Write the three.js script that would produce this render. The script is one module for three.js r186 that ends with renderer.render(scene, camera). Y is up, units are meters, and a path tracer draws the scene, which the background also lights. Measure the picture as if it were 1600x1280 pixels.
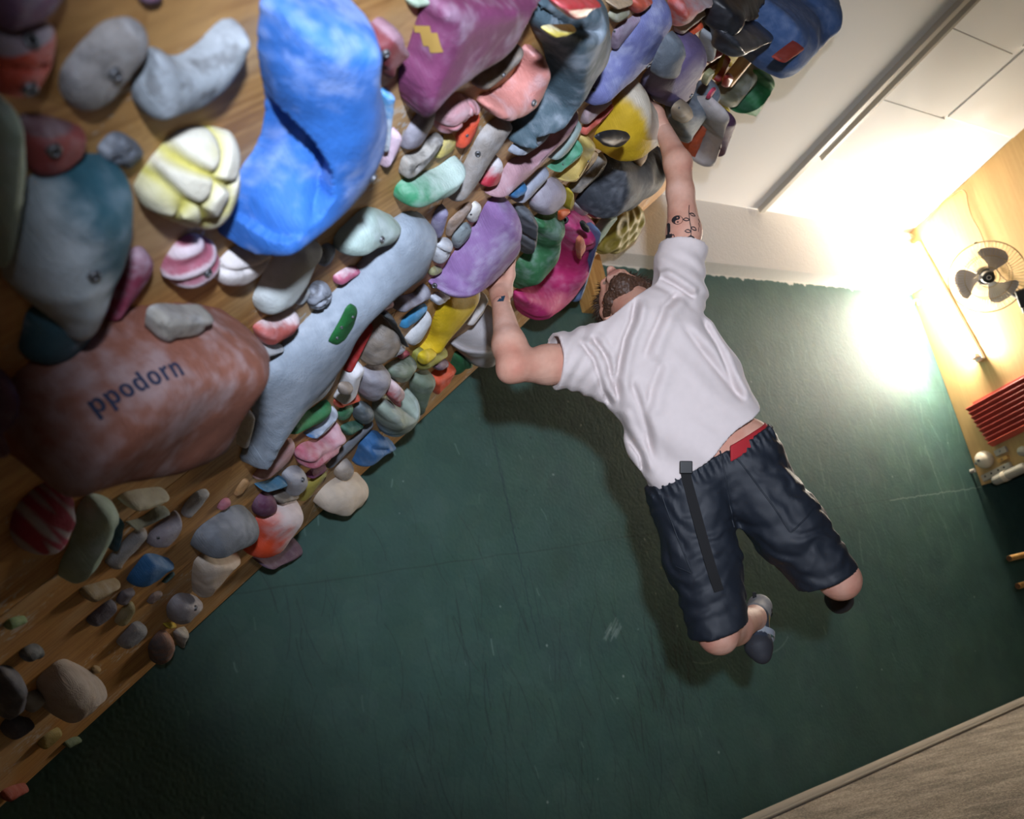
// A climber on a dense overhanging board of climbing holds, lit by a camera flash and by a fluorescent tube in the corner.
import * as THREE from 'three';
import { RectAreaLightUniformsLib } from 'three/addons/lights/RectAreaLightUniformsLib.js';
import { RoundedBoxGeometry } from 'three/addons/geometries/RoundedBoxGeometry.js';
import { DecalGeometry } from 'three/addons/geometries/DecalGeometry.js';
import { mergeGeometries, mergeVertices } from 'three/addons/utils/BufferGeometryUtils.js';
import { ImprovedNoise } from 'three/addons/math/ImprovedNoise.js';

// ---------- camera, light, exposure ----------
const scene = new THREE.Scene();
scene.background = new THREE.Color(0x000000);
const camera = new THREE.PerspectiveCamera(48.8031, 1.25, 0.05, 60);
camera.position.set(0, 0.885, 3.05);
camera.up.set(0.022392929, 0.941612285, 0.335953659);
camera.lookAt(0.58502372, 0.885 + 0.26015494, 3.05 - 0.76815796);
camera.focus = 2.55;
camera.userData.fStop = 3.6;
const renderer = new THREE.WebGLRenderer({ antialias: true });
renderer.toneMapping = THREE.LinearToneMapping;
renderer.toneMappingExposure = 1.0;
renderer.shadowMap.enabled = true;
RectAreaLightUniformsLib.init();

// the photographer's flash, held above and right of the lens
const flash = new THREE.SpotLight(0xe6eeff, 30, 0, 0.57, 1.0, 2);
flash.position.set(-0.05, 1.08, 3.42);
flash.target.position.set(1.72, 1.66, 1.38);
flash.castShadow = true; flash.shadow.radius = 2.0; flash.shadow.mapSize.set(2048, 2048);
flash.shadow.camera.near = 0.1; flash.shadow.bias = -0.0005;
scene.add(flash, flash.target);
// ---------- helpers ----------
function mulberry(seed) { return () => { seed |= 0; seed = seed + 0x6D2B79F5 | 0; let t = Math.imul(seed ^ seed >>> 15, 1 | seed); t = t + Math.imul(t ^ t >>> 7, 61 | t) ^ t; return ((t ^ t >>> 14) >>> 0) / 4294967296; }; }
const rnd = mulberry(20240611);
const perlin = new ImprovedNoise();
const noise = (x, y, z = 0) => perlin.noise(x, y, z);
function fbm(x, y, z = 0, o = 4) { let a = 0.5, s = 0; for (let i = 0; i < o; i++) { s += a * noise(x, y, z); x = x * 2.03 + 11.3; y = y * 2.03 - 4.7; z = z * 2.03 + 7.1; a *= 0.5; } return s; }
const clamp = (x, a = 0, b = 1) => Math.min(b, Math.max(a, x));
const sstep = (a, b, x) => { const t = clamp((x - a) / (b - a)); return t * t * (3 - 2 * t); };
const mix = (a, b, t) => a + (b - a) * t;
const V3 = (x, y, z) => new THREE.Vector3(x, y, z);
const names = new Map();
function numbered(n) { const k = names.get(n) ?? 0; names.set(n, k + 1); return k ? n + '_' + String(k).padStart(3, '0') : n; }
function shade(o) { o.traverse(c => { if (c.isMesh) { c.castShadow = true; c.receiveShadow = true; } }); return o; }
function tag(o, label, category, group, kind) { o.userData.label = label; if (category) o.userData.category = category; if (group) o.userData.group = group; if (kind) o.userData.kind = kind; return o; }
function add(o) { o.name = numbered(o.name); scene.add(shade(o)); return o; }
function mesh(name, geo, mat, parent) { const m = new THREE.Mesh(geo, mat); m.name = name; if (parent) parent.add(m); return m; }
function struct(name, geo, mat, label) { const m = mesh(name, geo, mat); scene.add(shade(m)); m.userData = { kind: 'structure', label }; return m; }
function box(w, h, d, x = 0, y = 0, z = 0) { return new THREE.BoxGeometry(w, h, d).translate(x, y, z); }
function tube(points, r, seg = 40, rad = 8, closed = false) { return new THREE.TubeGeometry(new THREE.CatmullRomCurve3(points, closed), seg, r, rad, closed); }
function bar(a, b, r, rad = 10, r2 = r) { const d = b.clone().sub(a), g = new THREE.CylinderGeometry(r2, r, d.length(), rad); g.applyQuaternion(new THREE.Quaternion().setFromUnitVectors(V3(0, 1, 0), d.clone().normalize())); const c = a.clone().add(b).multiplyScalar(0.5); return g.translate(c.x, c.y, c.z); }
function canvasTex(w, h, draw, srgb = true) { const c = document.createElement('canvas'); c.width = w; c.height = h; draw(c.getContext('2d'), w, h); const t = new THREE.CanvasTexture(c); if (srgb) t.colorSpace = THREE.SRGBColorSpace; t.wrapS = t.wrapT = THREE.RepeatWrapping; return t; }
function dataTex(w, h, fn, srgb = true) { const a = new Uint8Array(w * h * 4); let k = 0; for (let y = 0; y < h; y++) for (let x = 0; x < w; x++) { const c = fn(x / w, y / h); if (typeof c === 'number') { a[k++] = a[k++] = a[k++] = clamp(c) * 255; } else { a[k++] = clamp(c[0]) * 255; a[k++] = clamp(c[1]) * 255; a[k++] = clamp(c[2]) * 255; } a[k++] = 255; } const t = new THREE.DataTexture(a, w, h); if (srgb) t.colorSpace = THREE.SRGBColorSpace; t.wrapS = t.wrapT = THREE.RepeatWrapping; t.magFilter = THREE.LinearFilter; t.minFilter = THREE.LinearMipmapLinearFilter; t.generateMipmaps = true; t.needsUpdate = true; return t; }
// value noise that repeats every n cells
function tileNoise(n, seed) { const r = mulberry(seed), g = Float32Array.from({ length: n * n }, r); return (u, v) => { const x = u * n, y = v * n, i = Math.floor(x), j = Math.floor(y), fx = x - i, fy = y - j, sx = fx * fx * (3 - 2 * fx), sy = fy * fy * (3 - 2 * fy), G = (a, b) => g[((b % n + n) % n) * n + (a % n + n) % n]; return mix(mix(G(i, j), G(i + 1, j), sx), mix(G(i, j + 1), G(i + 1, j + 1), sx), sy); }; }
const tn8 = tileNoise(8, 1), tn32 = tileNoise(32, 2), tn128 = tileNoise(128, 3), tn16 = tileNoise(16, 4);
const grainTex = dataTex(512, 512, (u, v) => 0.35 * tn32(u, v) + 0.65 * tn128(u, v), false);
const uvMetres = (geo, fx, fy) => { const p = geo.attributes.position, a = new Float32Array(p.count * 2); for (let i = 0; i < p.count; i++) { a[2 * i] = fx(p.getX(i), p.getY(i), p.getZ(i)); a[2 * i + 1] = fy(p.getX(i), p.getY(i), p.getZ(i)); } geo.setAttribute('uv', new THREE.BufferAttribute(a, 2)); return geo; };
const hexRGB = h => { const n = typeof h === 'string' ? parseInt(h, 16) : h; return [(n >> 16 & 255) / 255, (n >> 8 & 255) / 255, (n & 255) / 255]; };
const lin = c => c <= 0.04045 ? c / 12.92 : Math.pow((c + 0.055) / 1.055, 2.4);
const hexLin = h => hexRGB(h).map(lin);
// naive surface nets
function nets(f, lo, hi, c) {
  const nx = Math.ceil((hi.x - lo.x) / c) + 1, ny = Math.ceil((hi.y - lo.y) / c) + 1, nz = Math.ceil((hi.z - lo.z) / c) + 1, sy = nx, sz = nx * ny, val = new Float32Array(nx * ny * nz);
  // coarse pass: skip blocks that are far from the surface
  const S = 4; for (let k = 0; k < nz; k += S) for (let j = 0; j < ny; j += S) for (let i = 0; i < nx; i += S) {
    const d0 = f(lo.x + (i + 1.5) * c, lo.y + (j + 1.5) * c, lo.z + (k + 1.5) * c), far = Math.abs(d0) > c * S * 2.6 + 0.07;
    for (let kk = k; kk < Math.min(nz, k + S); kk++) for (let jj = j; jj < Math.min(ny, j + S); jj++) for (let ii = i; ii < Math.min(nx, i + S); ii++) val[ii + jj * sy + kk * sz] = far ? d0 : f(lo.x + ii * c, lo.y + jj * c, lo.z + kk * c);
  }
  const vi = new Int32Array(nx * ny * nz).fill(-1), pos = [], idx = [], off = [0, 1, sy, sy + 1, sz, sz + 1, sz + sy, sz + sy + 1], E = [[0, 1], [2, 3], [4, 5], [6, 7], [0, 2], [1, 3], [4, 6], [5, 7], [0, 4], [1, 5], [2, 6], [3, 7]];
  for (let k = 0; k + 1 < nz; k++) for (let j = 0; j + 1 < ny; j++) for (let i = 0; i + 1 < nx; i++) {
    const b = i + j * sy + k * sz; let m = 0; for (let q = 0; q < 8; q++) if (val[b + off[q]] < 0) m |= 1 << q; if (m === 0 || m === 255) continue;
    let x = 0, y = 0, z = 0, n = 0; for (const [p, q] of E) { const a = m >> p & 1, d = m >> q & 1; if (a === d) continue; const va = val[b + off[p]], vb = val[b + off[q]], t = va / (va - vb); x += mix(p & 1, q & 1, t); y += mix(p >> 1 & 1, q >> 1 & 1, t); z += mix(p >> 2, q >> 2, t); n++; }
    vi[b] = pos.length / 3; pos.push(lo.x + (i + x / n) * c, lo.y + (j + y / n) * c, lo.z + (k + z / n) * c);
  }
  const quad = (a, b, cc, d, flip) => { if (a < 0 || b < 0 || cc < 0 || d < 0) return; flip ? idx.push(a, cc, b, a, d, cc) : idx.push(a, b, cc, a, cc, d); };
  for (let k = 1; k + 1 < nz; k++) for (let j = 1; j + 1 < ny; j++) for (let i = 1; i + 1 < nx; i++) {
    const b = i + j * sy + k * sz, s = val[b] < 0;
    if (s !== val[b + 1] < 0) quad(vi[b - sy - sz], vi[b - sz], vi[b], vi[b - sy], !s);
    if (s !== val[b + sy] < 0) quad(vi[b - 1 - sz], vi[b - 1], vi[b], vi[b - sz], !s);
    if (s !== val[b + sz] < 0) quad(vi[b - 1 - sy], vi[b - sy], vi[b], vi[b - 1], !s);
  }
  const g = new THREE.BufferGeometry(); g.setAttribute('position', new THREE.Float32BufferAttribute(pos, 3)); g.setIndex(idx); g.computeVertexNormals(); return g;
}
// ---------- the room ----------
const SL = Math.tan(THREE.MathUtils.degToRad(10.7));          // the ceiling rises away from the green wall
const ceilY = z => 3.085 + SL * (z - 0.125);
const X0 = -2.6, X1 = 7.4, Z1 = 5.4;

// painted lower wall: scuffed green paint (8 m x 2.7 m drawn at 3.4 mm per pixel)
const wallR = mulberry(77);
const WW = 7, WH = 2.7;
function wallPaint(g, w, h) {
  const sx = w / WW, sy = h / WH, X = x => x * sx, Y = y => h - y * sy;
  g.fillStyle = '#3b5d55'; g.fillRect(0, 0, w, h);
  // roller and dust mottling
  for (let i = 0; i < 5200; i++) {
    const x = wallR() * w, y = wallR() * h, r = 4 + wallR() * 26, d = wallR();
    g.fillStyle = d < 0.5 ? `rgba(46,74,68,${0.05 + wallR() * 0.08})` : `rgba(88,116,104,${0.03 + wallR() * 0.06})`;
    g.beginPath(); g.ellipse(x, y, r, r * (0.4 + wallR() * 1.6), wallR() * 3, 0, 7); g.fill();
  }
  // rubber scuffs from climbing shoes
  const scuff = (x, y, len, wd, a, col = '26,38,38') => {
    g.strokeStyle = `rgba(${col},${a})`; g.lineWidth = wd; g.beginPath();
    const an = Math.PI / 2 + (wallR() - 0.5) * 0.7, dx = Math.cos(an) * len, dy = Math.sin(an) * len;
    g.moveTo(X(x), Y(y)); g.quadraticCurveTo(X(x) + dx * 0.5 + (wallR() - 0.5) * len * 0.4, Y(y) + dy * 0.5, X(x) + dx, Y(y) + dy); g.stroke();
  };
  const cluster = (cx, cy, rx, ry, n, len, a) => { for (let i = 0; i < n; i++) { const t = wallR() * 6.28, r = Math.sqrt(wallR()); scuff(cx + Math.cos(t) * r * rx, cy + Math.sin(t) * r * ry, len * (0.3 + wallR()), 0.5 + wallR() * 1.3, 0.6 * a * (0.3 + wallR() * 0.8)); } };
  cluster(2.84, 0.74, 0.17, 0.22, 190, 26, 0.6);
  cluster(2.75, 0.45, 0.35, 0.3, 60, 60, 0.5);
  cluster(2.2, 0.75, 0.75, 0.5, 140, 70, 0.42);
  cluster(1.6, 1.05, 0.8, 0.5, 130, 60, 0.4);
  cluster(3.2, 1.2, 0.5, 0.4, 50, 40, 0.28);
  cluster(4.6, 0.75, 0.35, 0.3, 18, 60, 0.6);
  cluster(4.0, 0.5, 0.9, 0.3, 22, 36, 0.22);
  cluster(1.3, 0.5, 0.9, 0.4, 90, 60, 0.3);
  cluster(3.6, 1.6, 1.5, 0.6, 60, 26, 0.12);
  // pale rubbed streaks and chalk, mostly to the right
  for (let i = 0; i < 260; i++) scuff(3.2 + wallR() * 3, 1.1 + wallR() * 1.2, 16 + wallR() * 50, 1 + wallR() * 3, 0.05 + wallR() * 0.1, '176,200,184');
  for (let i = 0; i < 120; i++) scuff(0.5 + wallR() * 4.5, 0.4 + wallR() * 1.9, 4 + wallR() * 16, 0.7 + wallR() * 1.2, 0.15 + wallR() * 0.3, '150,176,166');
  g.strokeStyle = 'rgba(168,182,174,.3)'; g.lineWidth = 2.2;
  for (let i = 0; i < 12; i++) { g.beginPath(); const x = 2.51 + wallR() * 0.09, y = 0.86 + wallR() * 0.05; g.moveTo(X(x), Y(y)); g.lineTo(X(x + 0.05), Y(y + 0.035 + wallR() * 0.02)); g.stroke(); }
  g.lineWidth = 1.6; g.beginPath(); g.moveTo(X(3.53), Y(0.645)); g.quadraticCurveTo(X(3.62), Y(0.65), X(3.68), Y(0.70)); g.stroke();
  g.beginPath(); g.moveTo(X(3.0), Y(0.70)); g.quadraticCurveTo(X(3.1), Y(0.66), X(3.17), Y(0.69)); g.stroke();
  // sheet joints: hairline cracks in the paint
  const crack = (x0, y0, x1, y1, a, col) => { g.strokeStyle = `rgba(${col},${a})`; g.lineWidth = 1.3; g.beginPath(); g.moveTo(X(x0), Y(y0)); const n = 60; for (let i = 1; i <= n; i++) g.lineTo(X(mix(x0, x1, i / n)) + (wallR() - 0.5) * 2.4, Y(mix(y0, y1, i / n)) + (wallR() - 0.5) * 2.4); g.stroke(); };
  crack(0, 1.955, 7, 1.955, 0.22, '36,54,50'); crack(0, 1.292, 7, 1.292, 0.35, '36,54,50'); crack(4.9, 1.288, 5.97, 1.29, 0.6, '190,204,190');
  crack(2.19, 2.3, 2.19, 0.9, 0.6, '30,56,62'); crack(2.2, 1.9, 2.19, 1.3, 0.4, '30,56,62'); crack(5.46, 2.5, 5.47, 1.0, 0.4, '46,70,62'); crack(5.47, 1.6, 5.48, 1.25, 0.4, '190,204,190');
  crack(2.0, 2.10, 2.2, 2.12, 0.5, '170,190,180');
  // chips
  for (let i = 0; i < 70; i++) { const x = X(0.6 + wallR() * 5.2), y = Y(0.3 + wallR() * 2.2); g.fillStyle = wallR() < 0.6 ? 'rgba(185,198,190,.6)' : 'rgba(40,58,54,.6)'; g.beginPath(); g.ellipse(x, y, 0.5 + wallR() * 1.3, 0.5 + wallR() * 1.6, wallR() * 3, 0, 7); g.fill(); }
  // ragged white paint along the top edge
  g.fillStyle = '#d8d4c8'; g.beginPath(); g.moveTo(0, 0); g.lineTo(w, 0); for (let x = w; x >= 0; x -= 5) g.lineTo(x, 3 + wallR() * 3 + (wallR() < 0.06 ? 5 : 0)); g.fill();
}
const wallMap = canvasTex(2048, 790, wallPaint);
const wallBump = dataTex(1024, 512, (u, v) => 0.5 * tn128(u * 2, v) + 0.3 * tn32(u * 2, v) + 0.2 * tn16(u, v), false);
wallBump.repeat.set(3, 2);
const greenMat = new THREE.MeshStandardMaterial({ map: wallMap, roughness: 0.7, bumpMap: wallBump, bumpScale: 0.0009 });
const plaster = new THREE.MeshStandardMaterial({ color: 0xefeae2, roughness: 0.9, bumpMap: grainTex, bumpScale: 0.0008 });
const wallGeo = box(X1 - X0, 2.6925, 0.12, (X0 + X1) / 2, 2.6925 / 2, -0.06);
uvMetres(wallGeo, x => x / WW, (x, y) => y / WH);
struct('wall_back', wallGeo, greenMat, 'scuffed dark green painted wall behind the climber');
const upper = box(X1 - X0, 1.3, 0.12, (X0 + X1) / 2, 2.6925 + 0.65, -0.06);
struct('wall_back_upper', upper, plaster, 'white plaster strip of wall above the green paint');
// projecting white beam along the top of the wall
const beamGeo = uvMetres(box(X1 - X0, 0.42, 0.1255, (X0 + X1) / 2, 2.6925 + 0.21, 0.0628), (x, y) => x, (x, y, z) => y + z);
struct('trim_1', beamGeo, plaster, 'white plastered beam running above the green wall');

// ceiling, sloping upwards away from the beam, with a row of thin boards beside the cable duct
const ceilAng = Math.atan(SL), clen = (Z1 - 0) / Math.cos(ceilAng);
const ceilMat = new THREE.MeshStandardMaterial({ color: 0xf6f3ee, roughness: 0.85 });
const cg = box(X1 - X0, 0.12, clen + 0.4, 0, 0.06, 0).rotateX(-ceilAng).translate((X0 + X1) / 2, ceilY(Z1 / 2), Z1 / 2);
const ceiling = struct('ceiling', uvMetres(cg, x => x, (x, y, z) => z), ceilMat, 'white sloping ceiling above the climber');
const cpos = (x, z, drop = 0) => V3(x, ceilY(z) - drop * Math.cos(ceilAng), z + drop * Math.sin(ceilAng));
for (const [x0, x1, z0, z1] of [[4.375, 5.03, 0.585, 1.005], [4.36, 4.985, 1.011, 1.455], [4.34, 4.97, 1.461, 1.92], [4.33, 4.96, 1.926, 2.4], [5.036, 5.84, 1.02, 1.5], [4.99, 5.8, 1.506, 2.0]]) {
  const L = (z1 - z0) / Math.cos(ceilAng), p = mesh('ceiling_board', new RoundedBoxGeometry(x1 - x0, 0.008, L, 1, 0.002), ceilMat);
  p.position.copy(cpos((x0 + x1) / 2, (z0 + z1) / 2, 0.003)); p.rotation.x = -ceilAng; shade(p); ceiling.add(p);
}
// floor: padded mat under worn carpet
const carpetMap = dataTex(1024, 1024, (u, v) => { const st = tn32(u * 0.5 + 0.15 * v, v * 2.0), f = tn128(u * 2, v * 2), f2 = tn128(u * 4 + 0.3, v * 4), b = tn16(u, v); const k = 0.52 + 0.16 * (f - 0.5) + 0.26 * (f2 - 0.5) + 0.1 * (st - 0.5) + 0.12 * (b - 0.5); return [k * 1.06, k * 0.985, k * 0.89]; });
const carpetMat = new THREE.MeshStandardMaterial({ map: carpetMap, roughness: 1, bumpMap: grainTex, bumpScale: 0.003 });
const fl = box(X1 - X0, 0.3, Z1 - 0.075, (X0 + X1) / 2, -0.15, (Z1 + 0.075) / 2);
struct('floor', uvMetres(fl, (x, y, z) => (x * 0.8 + z * 0.6) / 1.6, (x, y, z) => (z * 0.8 - x * 0.6) / 1.6), carpetMat, 'worn grey-beige carpeted crash mat covering the floor');
const pipe = [];
for (let x = X0; x < X1; x += 0.25) pipe.push(V3(x, 0.004 + 0.004 * noise(x * 1.3, 3), 0.05 + 0.008 * noise(x * 0.9, 9)));
const pipingGeo = mergeGeometries([tube(pipe, 0.032, 200, 8), tube(pipe.map(p => p.clone().add(V3(0, 0.006, 0.036))), 0.007, 200, 6)].map(g => g.toNonIndexed()));
struct('trim_2', pipingGeo, new THREE.MeshStandardMaterial({ color: 0xa59c8e, roughness: 1, bumpMap: grainTex, bumpScale: 0.001 }), 'stitched roll along the mat edge under the green wall');

// remaining walls, out of the picture
const sideMat = new THREE.MeshStandardMaterial({ color: 0x4c4a46, roughness: 0.95 });
struct('wall_left', box(0.12, 4.6, Z1 + 0.3, X0 - 0.06, 2.1, Z1 / 2), sideMat, 'plain wall left of the board');
struct('wall_right', box(0.12, 4.6, Z1 + 0.3, X1 + 0.06, 2.1, Z1 / 2), greenMat, 'green wall beyond the plywood training panel');
struct('wall_front', box(X1 - X0 + 0.3, 4.6, 0.12, (X0 + X1) / 2, 2.1, Z1 + 0.06), sideMat, 'plain wall behind the photographer');

// plywood look: warm veneer with long grain
function woodTex(seed, light, dark, dust = 0) {
  const n1 = tileNoise(64, seed), n2 = tileNoise(8, seed + 1), a = hexRGB(light), b = hexRGB(dark);
  return dataTex(512, 512, (u, v) => { const t = clamp(0.5 * n1(u * 0.12, v * 1.6) + 0.35 * n2(u * 0.25 + 0.1 * n2(u, v), v * 2) + 0.15 * tn128(u * 0.5, v)), m = sstep(0.2, 0.85, t), k = dust * (0.75 * sstep(0.66, 0.8, 0.6 * tn128(u, v) + 0.4 * tn32(u, v)) * sstep(0.35, 0.75, n2(u, v)) + 0.22 * sstep(0.45, 0.8, tn8(u, v))); return [mix(mix(a[0], b[0], m), 0.78, k), mix(mix(a[1], b[1], m), 0.78, k), mix(mix(a[2], b[2], m), 0.79, k)]; });
}
const plyMat = new THREE.MeshStandardMaterial({ map: woodTex(21, 'bd9157', '9c703d', 1), roughness: 0.62, bumpMap: grainTex, bumpScale: 0.0004 });
const yellowPly = new THREE.MeshStandardMaterial({ map: woodTex(31, 'bb9a64', 'b3915c'), roughness: 0.6 });
const timber = new THREE.MeshStandardMaterial({ map: woodTex(41, 'd9ac66', 'b98444'), roughness: 0.6 });

// the overhanging climbing board: frame of reference (U up along the wall, V towards the photographer, N out of the board)
const BU = V3(0.822792175, 0.568342359, 0), BV = V3(-0.15048376, 0.217856118, 0.964309779), BN = V3(0.548058094, -0.793426541, 0.264776604), BO = V3(0.837325742, 1.18770038, 0.06);
const boardMat4 = new THREE.Matrix4().makeBasis(BU, BV, BN), boardQ = new THREE.Quaternion().setFromRotationMatrix(boardMat4);
const board = new THREE.Group(); board.name = 'climbing_board'; board.position.copy(BO); board.quaternion.copy(boardQ);
tag(board, 'overhanging plywood climbing board crowded with holds', 'board');
{
  const vTop = u => 0.075, seams = [-1.95, -0.7, 0.52, 1.74, 2.96], rows = [0, 1.25, 2.5, 3.75];
  const uEnd = v => 3.36 - 0.085 * v;                       // where the board meets the sloping ceiling
  for (let i = 0; i < seams.length; i++) for (let j = 0; j < rows.length - 1; j++) {
    const u0 = seams[i] + 0.002, v0 = rows[j] + (j ? 0.002 : -0.004), v1 = rows[j + 1] - 0.002;
    const e0 = Math.min((seams[i + 1] ?? 9) - 0.002, uEnd(v0)), e1 = Math.min((seams[i + 1] ?? 9) - 0.002, uEnd(v1));
    const cut = j ? 0 : 0;
    const sh = new THREE.Shape([new THREE.Vector2(u0, v0 + (u0 > 2.3 ? 0.08 : 0)), new THREE.Vector2(e0, v0 + (e0 > 2.6 ? 0.08 : 0)), new THREE.Vector2(e1, v1), new THREE.Vector2(u0, v1)]);
    const g = new THREE.ExtrudeGeometry(sh, { depth: 0.018, bevelEnabled: false }).translate(0, 0, -0.018);
    uvMetres(g, (x, y) => (y + i * 0.37) / 0.9 * 0.5, (x, y) => (x + j * 0.21) / 0.9);
    uvMetres(g, (x, y) => (x + j * 0.31) / 1.1, (x, y, z) => (y + z + i * 0.23) / 0.8);
    mesh('plywood_sheet', g, plyMat, board);
  }
  // joists on the back of the board
  for (const v of [0.06, 1.2, 2.4]) mesh('joist', uvMetres(box(4.6, 0.05, 0.1, 0.35, v + 0.03, -0.07), (x, y) => x, (x, y, z) => y + z), timber, board);
}
add(board);
const bUV = (u, v, h = 0) => BO.clone().addScaledVector(BU, u).addScaledVector(BV, v).addScaledVector(BN, h);
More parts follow.
